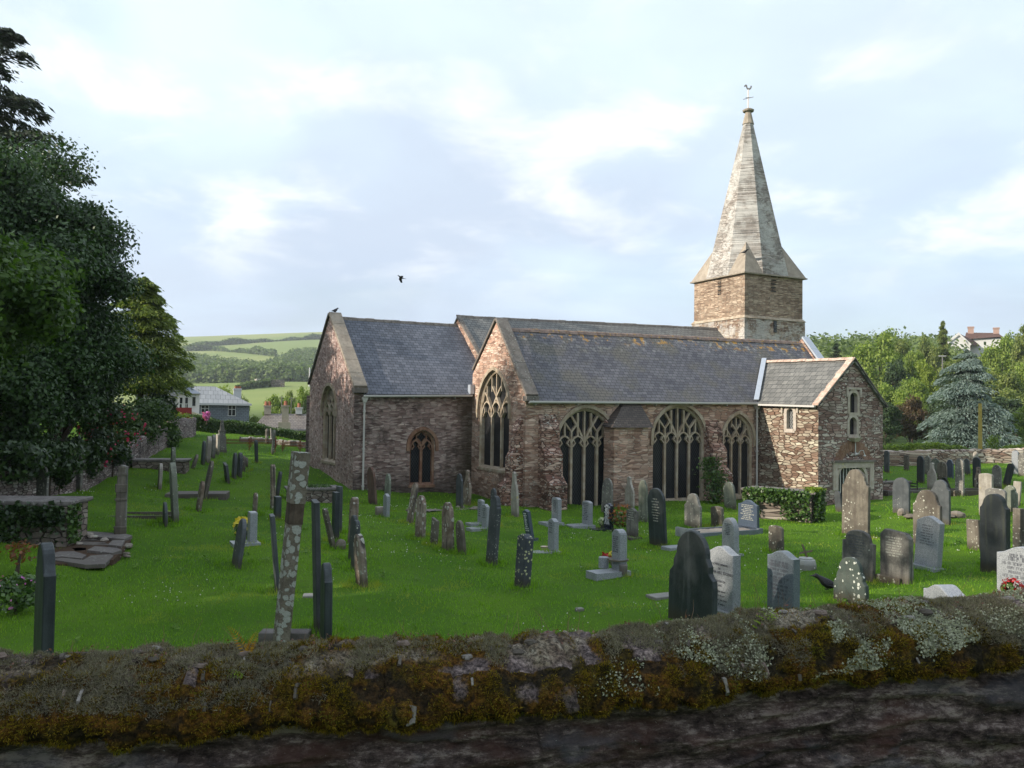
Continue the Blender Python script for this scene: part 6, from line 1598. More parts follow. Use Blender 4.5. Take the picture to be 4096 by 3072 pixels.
def build_near_wall():
    xs = np.concatenate([np.linspace(-6, -2.0, 120)[:-1], np.linspace(-2.0, 2.4, 760), np.linspace(2.4, 6, 110)[1:]])
    pr = np.array(PROF); seg = np.hypot(*np.diff(pr, axis=0).T); cum = np.concatenate([[0], np.cumsum(seg)])
    ts = np.concatenate([[0, 1.0, 1.7], np.linspace(cum[1]+.02, cum[-1], 190)]); ts = np.unique(np.clip(ts, 0, cum[-1]))
    D = np.interp(ts, cum, pr[:, 0]); Z = np.interp(ts, cum, pr[:, 1])
    # smooth the profile normals
    dd = np.gradient(D, ts); dz = np.gradient(Z, ts); k = np.ones(9)/9
    dd = np.convolve(np.pad(dd, 4, 'edge'), k, 'valid'); dz = np.convolve(np.pad(dz, 4, 'edge'), k, 'valid')
    nd, nz = -dz, dd; L = np.hypot(nd, nz); nd /= L; nz /= L
    # joints of the on-edge coping stones
    rr = random.Random(5); e = [-6.2]; 
    while e[-1] < 6.4: e.append(e[-1]+rr.uniform(0.025, 0.11))
    e = np.array(e); off = np.array([rr.uniform(-.014, .016) for _ in e]); mossy = np.array([rr.random() for _ in e])
    P = np.zeros((len(xs), len(ts), 3)); ZN = np.zeros((len(xs), len(ts), 4), dtype=np.float32)
    N = noise.noise
    iface = ts > cum[12]; 
    for i, x in enumerate(xs):
        cz = float(crest(x)) + 0.012*N(Vector((x*3.0, 3, 1)))+0.008*N(Vector((x*11, 1, 1)))
        for j in range(len(ts)):
            d, z = D[j], Z[j]
            facez = 1.0 if iface[j] else 0.0
            sag = 0.030*N(Vector((x*1.1, 7.0, 0.0))) if z < -.15 else 0.0
            wob = 0.02*N(Vector((x*2, z*9, 4)))
            if not facez:
                k = int(np.searchsorted(e, x+wob))-1; fr = (x+wob-e[k])/(e[k+1]-e[k]); edge = min(fr, 1-fr)*(e[k+1]-e[k])
                mm = N(Vector((x*2.6, z*5+d*5, 2.2)))*0.9+N(Vector((x*9, z*12, 6)))*0.45+0.66+(0.25 if z < -.04 else -.05)
                mm += (mossy[k]-0.5)*0.55
                mm = max(0.0, min(1.0, mm))
                h = off[k]*(1-mm*0.55) - 0.012*math.exp(-edge/0.006)*(1-mm*0.6)
                vd = noise.voronoi(Vector((x*19+N(Vector((x*30, z*30, 0)))*.5, z*21, d*19)))[0][0]
                h += mm*(0.024*max(0, 1-vd*1.35)**.7-0.008)+0.012*N(Vector((x*6, z*8, d*8)))+0.007*N(Vector((x*24, z*24, d*24)))+0.003*N(Vector((x*80, z*80, d*80)))
                topm = max(0.0, min(1.0, (z+0.06)/0.05))*(0.45+1.1*N(Vector((x*4, d*9, z*9))))
                topm *= 1.0 if x > -0.1 else 0.85
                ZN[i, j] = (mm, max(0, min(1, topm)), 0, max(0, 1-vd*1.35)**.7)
            else:
                q = N(Vector((x*1.5, z*16, 0)))*0.034+N(Vector((x*5, z*38, 3)))*0.020+N(Vector((x*11, z*30, 8)))*0.010+N(Vector((x*22, z*60, 5)))*0.004
                cell = math.floor(z*22+N(Vector((x*1.2, 0, z*3)))*1.8); q += (((cell*7919+int(math.floor(x*3.1+cell*0.37))*104729) % 97)/97-0.5)*0.036
                h = q; ZN[i, j] = (0, 0, 1, 1)
            p = Vector((x, 2.55+0.177*x, 0))+WN*(d+nd[j]*h)
            P[i, j] = (p.x, p.y, cz+z*(1+0.10*N(Vector((x*1.7, 9, 9))))+nz[j]*h+sag*0.5)
    root = empty('mossy_boundary_wall', (0, 2.55, -1.6)); tag(root, 'moss covered slate boundary wall running across the foreground', 'wall')
    P[:, :, 1] -= 2.55; P[:, :, 2] += 1.6
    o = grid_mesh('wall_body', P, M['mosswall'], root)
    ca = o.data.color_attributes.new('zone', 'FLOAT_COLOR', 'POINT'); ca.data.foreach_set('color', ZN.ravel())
    P[:, :, 1] += 2.55; P[:, :, 2] -= 1.6
    # normals for planting
    du = np.gradient(P, axis=0); dv = np.gradient(P, axis=1); Nn = np.cross(du, dv); Nn /= np.linalg.norm(Nn, axis=2, keepdims=True)+1e-9
    cen = P.mean(axis=(0, 1)); 
    if (Nn[:, len(ts)//2, 1].mean()) > 0: Nn = -Nn
    g = np.random.default_rng(4)
    vis = (xs > -2.3) & (xs < 2.8); vi = np.where(vis)[0]; fj = np.where((~iface) & (ts > cum[2]))[0]
    W_ = ZN
    DOME = [None]
    def pick(n, wfun):
        i = g.choice(vi, n*3); j = g.choice(fj, n*3)
        DOME[0] = W_[i, j, 3]; w = wfun(W_[i, j, 0], W_[i, j, 1], P[i, j, 0], P[i, j, 2]-crest(P[i, j, 0])); keep = g.random(n*3) < w
        i, j = i[keep][:n], j[keep][:n]
        q = P[i, j]+g.normal(size=(len(i), 3))*0.002; return q, Nn[i, j]
    def blades(q, nn, ln, wd, spread):
        n = len(q); d = nn+g.normal(size=(n, 3))*spread; d /= np.linalg.norm(d, axis=1, keepdims=True)
        s = np.cross(d, g.normal(size=(n, 3))); s /= np.linalg.norm(s, axis=1, keepdims=True)
        l = ln*(0.5+g.random((n, 1)))
        return np.stack([q-s*wd/2, q+s*wd/2, q+d*l], 1).reshape(-1, 3)
    q, nn = pick(150000, lambda m, t, x, z: np.clip((m-0.45)*2, 0, 1)*(1-np.clip(t, 0, 1)*0.8)*np.clip((DOME[0]-.25)*2.2, .02, 1))
    mo = np_mesh('moss', blades(q, nn, 0.0085, 0.0028, 0.45), 3, M['mossleaf']); tag(mo, kind='stuff')
    # grey bushy lichen in cushions on the crest
    def cush(x, z): return np.array([noise.noise(Vector((a*3.6, b*9, 11)))+0.5*noise.noise(Vector((a*11, b*16, 2))) for a, b in zip(x, z)])
    q, nn = pick(230000, lambda m, t, x, z: np.clip(cush(x, z)*3.5+0.42-(z < -.045)*.35-(z < -.085)*0.9-(z < -.105)*2, 0, 1))
    li = np_mesh('grey_lichen', blades(q+nn*0.003, nn, 0.010, 0.0018, 0.95), 3, M['lichengrey']); tag(li, kind='stuff')
    # pale green leafy lichen, mostly on the right half
    def pg(x, z): return np.array([noise.noise(Vector((a*5, b*12, 21)))+0.4*noise.noise(Vector((a*17, b*20, 8))) for a, b in zip(x, z)])
    q, nn = pick(42000, lambda m, t, x, z: np.clip((pg(x, z)-0.08)*6, 0, 1)*np.clip((x-0.15)*1.6, 0, 1)*(z > -.11))
    V = leaves_at(q+nn*(0.003+0.008*g.random((len(q), 1))), 0.0058, g, nn, 1.15, 0.9); pl_ = np_mesh('pale_lichen', V, 4, M['lichenpale']); tag(pl_, kind='stuff')
    XX, ZZ = P[:, :, 0], P[:, :, 2]-crest(P[:, :, 0]); PA = np.zeros(XX.shape, np.float32)
    sel = (XX > 0) & (XX < 2.8) & (ZZ > -.12); PA[sel] = np.clip((pg(XX[sel], ZZ[sel])-.08)*6, 0, 1)*np.clip((XX[sel]-.15)*1.6, 0, 1)*(np.arange(XX.shape[1])[None, :].repeat(XX.shape[0], 0)[sel] > 8)
    pa = o.data.attributes.new('pale', 'FLOAT', 'POINT'); pa.data.foreach_set('value', PA.ravel())
    # slates standing on edge and loose chips
    for k in range(54):
        x = rr.uniform(-2.0, 2.5)
        i = int(np.argmin(abs(xs-x))); zt = rr.choice([4, 5, 6, 7, 8, 9]); j = int(np.argmin(abs(ts-(cum[zt]+rr.uniform(0, .03)))))
        b = Vector(P[i, j]); nv = Vector(Nn[i, j]); tn = Vector(P[i, min(j+3, len(ts)-1)])-Vector(P[i, j-3]); tn.normalize()
        sd = nv.cross(tn).normalized(); tl = rr.uniform(-.25, .25); tn = (tn+sd*tl).normalized(); sd = nv.cross(tn).normalized()
        L_ = rr.uniform(.010, .030); th = rr.uniform(.002, .006); pr_ = rr.uniform(.003, .011)
        pts = [(-L_, -.02), (-L_*.9, pr_*.6), (-L_*.2, pr_), (L_*.6, pr_*.8), (L_, -.02)]
        mb = MB(); mb.prism([b+tn*u_+nv*v_-sd*th for u_, v_ in pts], [b+tn*u_+nv*v_+sd*th*rr.uniform(.5, 1) for u_, v_ in pts])
        o2 = mb.build('coping_slate', M[rr.choice(['chip', 'chip', 'chip', 'chip', 'chip_w', 'chip_p'])], root); o2.location = (0, -2.55, 1.6)
    for k in range(46):
        x = rr.uniform(-1.8, 2.2); i = int(np.argmin(abs(xs-x))); j = int(np.argmin(abs(ts-(cum[4]+rr.uniform(-.03, .16))))); b = Vector(P[i, j])
        mb = MB(); s = rr.uniform(.007, .02); mb.ball((b.x, b.y, b.z+s*.2), s, 7, 4, 1.3, 1, .6, .2); o2 = mb.build('stone_chip', M[rr.choice(['chip_w', 'chip_p', 'chip'])], root); o2.location = (0, -2.55, 1.6)
    # dry stalks along the crest
    mb = MB()
    for k in range(260):
        x = rr.uniform(-2.2, 2.7); i = int(np.argmin(abs(xs-x))); j = int(np.argmin(abs(ts-(cum[4]+rr.uniform(-.10, .05))))); b = Vector(P[i, j])
        h = rr.uniform(.012, .04) if rr.random() < .85 else rr.uniform(.06, .11); lean = Vector((rr.gauss(0, .35), rr.gauss(0, .3), 1)).normalized()
        bend = Vector((rr.gauss(0, .3), rr.gauss(0, .2), 0))
        mb.tube([b-Vector((0, 0, .005)), b+lean*h*.5, b+lean*h+bend*h*.4], [.0009, .0007, .0004], 3)
    st = mb.build('dry_stalks', M['stem']); tag(st, kind='stuff')
    q = []
    for k in range(420):
        x = rr.uniform(-2.2, 2.7); i = int(np.argmin(abs(xs-x))); j = int(np.argmin(abs(ts-(cum[4]+rr.uniform(-.12, .10))))); b = P[i, j]; 
        for m2 in range(rr.randint(1, 3)): q.append(b+np.array([rr.gauss(0, .006), rr.gauss(0, .006), rr.uniform(0.004, .022)]))
    se = np_mesh('sedum_tufts', leaves_at(np.array(q), 0.006, g, None, 1.3), 4, M['sedum']); tag(se, kind='stuff')
    return P, ts, cum, xs
def mk_small_mats():
    M['mossleaf'] = mat_leaf('moss_tips', (0.018, 0.016, 0.002), (0.24, 0.165, 0.016), 0.2, 0.8, 9.0, c3=(0.13, 0.125, 0.014), spec=0.1)
    M['lichengrey'] = mat_leaf('grey_reindeer_lichen', (0.085, 0.072, 0.055), (0.27, 0.24, 0.185), 0.25, 0.9, 4.0, spec=0.1)
    M['lichenpale'] = mat_leaf('pale_green_lichen', (0.20, 0.215, 0.145), (0.40, 0.41, 0.31), 0.15, 0.9, 6.0, spec=0.1)
    M['sedum'] = mat_leaf('reddish_sedum', (0.12, 0.045, 0.035), (0.22, 0.12, 0.09), 0.2, 0.6, 6.0)
    M['chip'] = mat_stone('grey_slate_edge', (0.08, 0.075, 0.075), (0.17, 0.155, 0.15), 20, 0.0, fine=90, oi=0.6)
    M['chip_w'] = mat_stone('white_stone_chip', (0.34, 0.32, 0.31), (0.52, 0.50, 0.48), 20, 0.0, fine=90, oi=0.3)
    M['chip_p'] = mat_stone('pink_stone_chip', (0.22, 0.16, 0.145), (0.36, 0.28, 0.26), 20, 0.0, fine=90, oi=0.3)
mk_small_mats()
WP, WTS, WCUM, WXS = build_near_wall()
def wall_top(px):
    """point on the crest of the wall below picture column px"""
    d = ray(px, 2500); x = 0
    for _ in range(20): x = d.x/d.y*(2.55+0.177*x)
    i = int(np.argmin(abs(WXS-x))); j = int(np.argmin(abs(WTS-WCUM[5]))); return Vector(WP[i, j])
def frond(mb_pts, base, tip, sag, n, wl, g):
    """fern frond as leaflets along a curve"""
    base, tip = Vector(base), Vector(tip); d = tip-base; side = d.cross(Vector((0, -1, .3))).normalized(); out = []
    for k in range(n):
        t = (k+.5)/n; c = base+d*t+Vector((0, 0, 1))*sag*math.sin(math.pi*t)
        w = wl*math.sin(math.pi*min(1, .25+t*.75))**.8*(1-.35*t)
        for s in (-1, 1):
            a = c; b = c+side*s*w+d.normalized()*w*.45; m1 = (a+b)/2+d.normalized()*w*.16; m2 = (a+b)/2-d.normalized()*w*.16
            out += [a, m1, b, m2]
    return out
g_ = np.random.default_rng(2)
def fern(name, label, px, tips, mat, n=12, wl=.014, dz=0.0, dy=0.0):
    b = wall_top(px)+Vector((0, dy, dz)); pts = []
    for tx, ty, s in tips:
        d = ray(tx, ty); tp = d*((b.y-0.02)/d.y); pts += frond(None, b, tp, s, n, wl, g_)
    o = np_mesh(name, np.array([tuple(p-b) for p in pts]), 4, M[mat]); o.location = b; tag(o, label, 'fern'); return o
fern('fern', 'rust coloured fern fronds rising from the wall top near the lichened pillar', 990, [(905, 2500, .01), (1035, 2520, .006), (1010, 2560, 0)], 'fern', 14, .016)
def low_fern(px, py, tips, label, wl=.008):
    d = ray(px, py); x = d.x/d.y*2.45; b = d*((2.55+0.177*x-.16)/d.y)
    # lift to the surface
    i = int(np.argmin(abs(WXS-b.x))); k = int(np.argmin(np.abs(WP[i, :, 2]-b.z)+(WTS < WCUM[5])*9)); b = Vector(WP[i, k])+WN*0.008
    pts = []
    for tx, ty in tips:
        e = ray(tx, ty); tp = e*((b.y-0.02)/e.y); pts += frond(None, b, tp, .004, 6, wl, g_)
    o = np_mesh('fern', np.array([tuple(p-b) for p in pts]), 4, M['fernlet']); o.location = b; tag(o, label, 'fern')
low_fern(915, 2735, [(900, 2680), (930, 2695), (890, 2710)], 'small bright green fern on the left face of the mossy wall')
low_fern(510, 2770, [(490, 2755), (530, 2740), (500, 2790)], 'small dark green fern low on the far left of the mossy wall', .006)
low_fern(3070, 2440, [(3060, 2405), (3085, 2412), (3095, 2428)], 'bright green fern tuft on the wall below the blue grey headstone', .010)
low_fern(3130, 2445, [(3110, 2430), (3150, 2425), (3135, 2455)], 'yellow green fern tuft right of its twin below the blue grey headstone', .010)
# ---------------------------------------------------------------- grass and clover
CH = np.array([[-5.6, 4.2], [-5.6, 13], [21, 13], [21, -0.5], [15.2, -0.6], [15.2, -3.6], [10.7, -3.6], [10.7, -0.2], [-0.5, -0.2], [-0.5, 4.2]])
def in_church(x, y):
    lx = (x-AX)*u1.x+(y-AY)*u1.y; ly = (x-AX)*u2.x+(y-AY)*u2.y
    r = ((lx > -5.0) & (lx < 0) & (ly > 4.75) & (ly < 13)) | ((lx >= 0) & (lx < 20.6) & (ly > 0) & (ly < 13)) | ((lx > 11) & (lx < 14.8) & (ly > -3.4) & (ly <= 0))
    return r
def build_grass():
    g = np.random.default_rng(21)
    parts = []
    for (y0, y1, dens, hgt, wd) in ((7.6, 13, 640, .046, .0068), (13, 20, 300, .055, .0105), (20, 31, 130, .055, .013), (31, 62, 34, .06, .026)):
        area = (y1**2-y0**2)*0.66*1.06; n = int(area*dens)
        y = np.sqrt(g.random(n)*(y1**2-y0**2)+y0**2); x = (g.random(n)*2-1)*0.66*y
        tuft = np.sin(x*1.7+2*np.sin(y*.9))*np.sin(y*1.3+x*.5)
        hh = hgt*(0.55+0.9*g.random(n))*(1+0.25*tuft)
        keep = ~in_church(x, y) & (g.random(n) < 0.85+0.3*tuft)
        x, y, hh = x[keep], y[keep], hh[keep]; n = len(x)
        z = np.concatenate([terrain(a, b) for a, b in zip(np.array_split(x, 40), np.array_split(y, 40))])
        B = np.stack([x, y, z-0.004], 1); d = np.stack([g.normal(size=n)*.5, g.normal(size=n)*.5, np.ones(n)], 1); d /= np.linalg.norm(d, axis=1, keepdims=True)
        s = np.stack([g.normal(size=n), g.normal(size=n)*.5, np.zeros(n)], 1); s /= np.linalg.norm(s, axis=1, keepdims=True)+1e-6
        V = np.stack([B-s*wd/2, B+s*wd/2, B+d*hh[:, None]], 1); parts.append(V.reshape(-1, 3))
    # rough tufts along the foot of stones
    V = []
    for (fx, fy, w) in FOOT:
        n = 170 if fy < 25 else 70; ang = g.random(n)*6.28; rr_ = w*0.5+0.05+g.random(n)*0.12
        ww = .007 if fy < 18 else .013
        bx = fx+np.cos(ang)*rr_*.9; by = fy+np.sin(ang)*rr_*.9; bz = terrain(bx, by)
        B = np.stack([bx, by, bz], 1); hh = .06+.09*g.random((n, 1)); d = np.stack([g.normal(size=n)*.35, g.normal(size=n)*.35, np.ones(n)], 1)
        s = np.stack([np.ones(n), g.normal(size=n)*.3, np.zeros(n)], 1)
        V.append(np.stack([B-s*ww/2, B+s*ww/2, B+d*hh], 1).reshape(-1, 3))
    parts += V
    o = np_mesh('grass', np.vstack(parts), 3, M['grass']); tag(o, kind='stuff')
    # clover heads: tiny octahedral balls
    n = 5200; y = np.sqrt(g.random(n)*(30**2-8**2)+64); x = (g.random(n)*2-1)*.64*y
    pat = np.sin(x*.8+1.1*np.sin(y*.7))*np.sin(y*.55+.6)+.5*np.sin(x*2.3+y); k = (pat+g.normal(size=n)*.35 > .95) & ~in_church(x, y); x, y = x[k], y[k]
    z = terrain(x, y)+.045+g.random(len(x))*.02; C = np.stack([x, y, z], 1); r = (.0065+.005*g.random((len(x), 1)))*(1+(y[:, None] > 18)*.35)
    ax = [np.array(v)[None]*r for v in ((1, 0, 0), (0, 1, 0), (-1, 0, 0), (0, -1, 0), (0, 0, 1), (0, 0, -1))]
    T = []
    for a, b in ((0, 1), (1, 2), (2, 3), (3, 0)):
        T += [np.stack([C+ax[a], C+ax[b], C+ax[4]], 1), np.stack([C+ax[b], C+ax[a], C+ax[5]], 1)]
    o = np_mesh('clover', np.concatenate(T).reshape(-1, 3), 3, M['clover']); tag(o, kind='stuff')
build_grass()
def weeds():
    g = np.random.default_rng(77); V = []
    for k in range(260):
        y = math.sqrt(g.random()*(26**2-8.5**2)+72); x = (g.random()*2-1)*.62*y
        if in_church(np.array(x), np.array(y)): continue
        z = tz(x, y); n = int(g.integers(5, 14)); a = g.random(n)*6.28; r = g.random(n)*.10
        V.append(leaves_at(np.stack([x+np.cos(a)*r, y+np.sin(a)*r, z+.03+g.random(n)*.04], 1), .036, g, np.tile([[0, -.3, 1.]], (n, 1)), 2.2, .5))
    o = np_mesh('weeds', np.vstack(V), 4, M['weed']); tag(o, kind='stuff')
M['weed'] = mat_leaf('broad_lawn_weeds', (0.060, 0.135, 0.014), (0.13, 0.22, 0.026), 0.3, 0.6, 1.0)
weeds()

# ---------------------------------------------------------------- trees
def broad_proto(seed, H, Rr, z0, nclump, nleaf, size, mat, squash=1.0, irregular=0.25, trunk_r=0.22, clump=(0.20, 0.36), shell=0.35):
    g = np.random.default_rng(seed); rnd = random.Random(seed)
    mb = MB(); cz = (H+z0)/2; rz = (H-z0)/2
    mb.tube([(0, 0, -0.5), (0.05, 0, z0*.6), (0.1*rnd.uniform(-1, 1), .1, cz), (0.1, 0, cz+rz*.5)], [trunk_r, trunk_r*.8, trunk_r*.5, trunk_r*.15], 8)
    Cs = []
    for k in range(nclump):
        d = Vector((rnd.gauss(0, 1), rnd.gauss(0, 1), rnd.gauss(0, 1))).normalized()
        if d.z < -0.6: d.z *= 0.4; d.normalize()
        f = rnd.uniform(0.45, 0.86)*(1+irregular*noise.noise(d*1.7+Vector((seed, 0, 0))))
        Cs.append((Vector((d.x*Rr*f, d.y*Rr*f*squash, cz+d.z*rz*f)), Rr*rnd.uniform(*clump)))
    for c, r in Cs[:9]:
        s = Vector((0, 0, min(cz, z0+.3*rz*rnd.random()))); mb.tube([s, s.lerp(c, .5)+Vector((0, 0, .1*rz)), c], [trunk_r*.4, trunk_r*.25, trunk_r*.06], 5)
    Vs = []
    per = max(8, nleaf//nclump)
    for c, r in Cs:
        d = g.normal(size=(per, 3)); d /= np.linalg.norm(d, axis=1, keepdims=True)
        rad = r*(shell+(1.08-shell)*g.random((per, 1))**.6); rad *= 1+.25*g.normal(size=(per, 1))*.5
        C = np.array(c)+d*rad*np.array([1, 1, .72]); nn = d+np.array([0, 0, .5]); Vs.append(leaves_at(C, size, g, nn/np.linalg.norm(nn, axis=1, keepdims=True), 1.5, .6))
    return mb, np.vstack(Vs)
def conifer_proto(seed, H, Rr, z0, nbr, per, size, droop=0.25, trunk_r=0.2, power=0.8, up=0.15, flat=0.18, lump=0.3, elong=2.6):
    g = np.random.default_rng(seed); rnd = random.Random(seed); mb = MB()
    mb.tube([(0, 0, -.5), (0, 0, H*.5), (0, 0, H*.97)], [trunk_r, trunk_r*.6, trunk_r*.08], 8); Vs = []
    for k in range(nbr):
        t = rnd.random()**0.85; z = z0+(H-z0)*t; L = Rr*((1-t)**power)*rnd.uniform(1-lump, 1+lump*.6)+0.12*Rr*rnd.random(); az = rnd.random()*6.283
        dirv = np.array([math.cos(az), math.sin(az), 0]); sd = np.array([-math.sin(az), math.cos(az), 0])
        s = g.random(per)**.7; lat = g.normal(size=per)*L*flat*(0.25+np.sin(math.pi*np.clip(s*.95, 0, 1)))
        C = np.array([0, 0, z])+dirv*(s*L)[:, None]+sd*lat[:, None]
        C[:, 2] += up*L*np.sin(s*2.2)-droop*L*s**2.2-np.abs(lat)*.35+g.normal(size=per)*L*.03
        b = dirv*1.0+sd*(np.sign(lat)*.7)[:, None]+np.stack([g.normal(size=per)*.25, g.normal(size=per)*.25, -.25-.55*s+g.normal(size=per)*.25], 1)
        b /= np.linalg.norm(b, axis=1, keepdims=True); c = np.cross(b, g.normal(size=(per, 3))*.6+np.array([0, 0, 1])); c /= np.linalg.norm(c, axis=1, keepdims=True)
        ss = size*(.6+.8*g.random((per, 1)))
        Vs.append(np.stack([C-b*ss*elong/2, C+c*ss*.32, C+b*ss*elong/2, C-c*ss*.32], 1).reshape(-1, 3))
        if L > .5*Rr*.5 and k % 3 == 0: mb.tube([(0, 0, z), tuple(dirv*L*.5+np.array([0, 0, z+up*L*.7])), tuple(dirv*L*.9+np.array([0, 0, z+up*L*.5-droop*L*.7]))], [trunk_r*.28, trunk_r*.15, trunk_r*.04], 4)
    return mb, np.vstack(Vs)
PROTO = {}
def put_tree(name, label, loc, proto, mat, rz=0.0, s=(1, 1, 1), cat='tree', group=None, key=None):
    root = empty(name, loc, (0, 0, rz)); root.scale = s; tag(root, label, cat, group)
    key = (key or id(proto), mat)
    if key in PROTO:
        for me, nm in PROTO[key]: link(bpy.data.objects.new(nm, me), root)
    else:
        a = proto[0].build('trunk', M['bark'], root); b = np_mesh('crown', proto[1], 4, M[mat], root); PROTO[key] = [(a.data, 'trunk'), (b.data, 'crown')]
    return root
def gz(x, y): return tz(x, y)
# left side
G1 = 'trees overhanging the left boundary wall'
p_ = broad_proto(3, 11.2, 4.15, -1.5, 150, 260000, 0.088, 'holm', trunk_r=.4, clump=(.16, .30), shell=.1)
put_tree('evergreen_oak', 'huge dark evergreen tree overhanging the left boundary wall', (-15.9, 26.0, -2.2), p_, 'holm', group=G1)
p_ = broad_proto(5, 6.5, 2.3, 3.3, 40, 26000, 0.092, 'lime', trunk_r=.14, clump=(.22, .38))
put_tree('broadleaved_tree', 'lighter green leafy tree at the left edge in front of the dark evergreen', (-11.25, 17.5, gz(-11.25, 17.5)), p_, 'lime', group=G1)
p_ = conifer_proto(7, 18.2, 4.6, 4.0, 130, 330, 0.125, droop=.12, up=.12, power=.55, lump=.5)
put_tree('tall_pine', 'tall dark pine whose layered top rises over the evergreen at the left edge', (-21.4, 34.5, -2.6), p_, 'pine', group=G1)
p_ = conifer_proto(9, 8.1, 2.45, 2.0, 230, 420, 0.088, droop=.20, up=.30, power=.62, lump=.5, flat=.22, elong=2.2)
put_tree('golden_cypress', 'yellow green cypress between the dark evergreen and the houses', (-19.0, 43.5, gz(-19, 43.5)), p_, 'cypress', group=G1)
p_ = broad_proto(15, 9.0, 3.6, 0.2, 50, 22000, .14, 'holm', trunk_r=.3)
for i, (x, y, s) in enumerate([(-20.5, 35.5, .78), (-17.5, 14.5, .95), (-15.5, 6.5, .95), (-22.5, 22, 1.25), (-24, 12, 1.2), (-25, 29, 1.35), (-23, 9, 1.65), (-24, 15.5, 1.5), (-22, 2, 1.6), (-20, -7, 1.5), (-17.0, -2, 1.1), (-14.5, 0.5, .95)]):  # all but the first are unseen trees, added to shade the lawn
    put_tree('evergreen_tree', ['bushy dark evergreen filling the gap beside the golden cypress', 'unseen dark evergreen added beyond the left edge to shade the churchyard'][min(i, 1)], (x, y, gz(x, y)), p_, 'holm', rz=i*1.3, s=(s, s, s), group='unseen evergreens added outside the left edge for their shade' if i else G1, key='ev')
p_ = broad_proto(17, 7.0, 2.9, 0.2, 60, 80000, .088, 'holm', trunk_r=.3, shell=.1)
put_tree('evergreen_tree', 'low dark evergreen mass hanging over the left boundary wall beneath the huge one', (-15.3, 28.5, -2.0), p_, 'holm', group=G1)
# shrubs on the left wall
def shrub(name, label, px, py, D, rx, rz_, n, size, mat, cat='shrub', extra=None, z=None):
    p = at(px, py, D); root = empty(name, (p.x, p.y, p.z-rz_ if z is None else z)); tag(root, label, cat)
    g = np.random.default_rng(int(px)); Cs = []
    for k in range(14):
        d = g.normal(size=3); d /= np.linalg.norm(d); Cs.append((d*np.array([rx*.55, rx*.55, rz_*.55]), .45))
    V = np.vstack([leafcloud(tuple(c[0]+np.array([0, 0, rz_])), 1.0, n//14, size, k+int(px), rx*.48, rx*.48, rz_*.5, .4) for k, c in enumerate(Cs)])
    np_mesh('foliage', V, 4, M[mat], root)
    mb = MB(); mb.tube([(0, 0, -rz_*.8), (0.05, 0, rz_*.9)], [.04, .015], 5); mb.build('stem', M['bark'], root)
    if extra:
        for (nm, m_, k, sz) in extra:
            d = g.normal(size=(k, 3)); d /= np.linalg.norm(d, axis=1, keepdims=True); d[:, 1] = -abs(d[:, 1])
            np_mesh(nm, leaves_at(np.array([0, 0, rz_])+d*np.array([rx, rx, rz_])*.98, sz, g, d, 1.1), 4, M[m_], root)
    return root
shrub('climbing_rose', 'climbing rose with crimson flowers on the left boundary wall', 455, 1715, 31.0, 1.25, .95, 3600, .10, 'hedge', 'climbing rose', [('flowers', 'flower_pink', 130, .09), ('pale_blooms', 'flower_or', 50, .08)])
shrub('wall_creeper', 'crimson flowering spray hanging down the boundary wall', 405, 1790, 28.6, .55, .7, 1400, .09, 'ivy_dk', 'climbing plant', [('flowers', 'flower_pink', 60, .08)])
shrub('wall_ivy', 'dark ivy mass hanging over the boundary wall left of the crimson rose', 335, 1830, 26.9, .7, .9, 2200, .09, 'ivy_dk', 'ivy')
shrub('wall_ivy', 'ivy overhanging the wall beneath the dark evergreen', 200, 1830, 24.0, 1.2, .6, 3000, .09, 'ivy_dk', 'ivy')
shrub('wall_ivy', 'ivy clump at the far left under the dark evergreen', 30, 1850, 22.3, 1.2, .6, 2600, .09, 'ivy_dk', 'ivy')
shrub('garden_shrub', 'rounded green shrub on the wall right of the crimson rose', 590, 1690, 37, 1.4, 1.25, 3600, .10, 'hedge')
shrub('garden_shrub', 'dark shrub below the golden cypress beside the white house', 600, 1640, 44, 1.4, 1.2, 3000, .11, 'ivy_dk')
shrub('garden_shrub', 'low green shrub spilling over the wall near the hedge', 640, 1745, 41, 1.1, .7, 2200, .10, 'hedge')
shrub('wall_ivy', 'ivy trailing down the boundary wall behind the carved pier', 450, 1830, 29.8, .7, .5, 1800, .08, 'ivy_dk', 'ivy')
shrub('wall_ivy', 'ivy strand hiding the boundary wall left of the slab propped among ivy', 235, 1880, 24.5, .4, .6, 1600, .08, 'ivy_dk', 'ivy')
shrub('garden_shrub', 'green shrub leaning over the boundary wall below the golden cypress', 540, 1730, 36, 1.0, .8, 2400, .10, 'hedge')
shrub('rose_bush', 'rose bush with yellow and orange flowers under the red boarding', 700, 1678, 46.5, .95, .45, 1500, .09, 'hedge_y', 'rose bush', [('flowers', 'flower_yel', 26, .12), ('pale_blooms', 'flower_or', 40, .10)])
shrub('pink_flowers', 'ball of mauve flowers by the slate hung house', 827, 1663, 50, .28, .28, 300, .09, 'flower_mag', 'flowers')
shrub('valerian', 'magenta valerian by the left end of the wall', 60, 2370, 12.2, .42, .27, 800, .05, 'ivy', 'flowering plant', [('flowers', 'flower_mag', 30, .04)])
shrub('bramble', 'reddish seed heads before the ivy covered tomb', 70, 2210, 14.5, .35, .2, 160, .05, 'flower_or', 'plant')
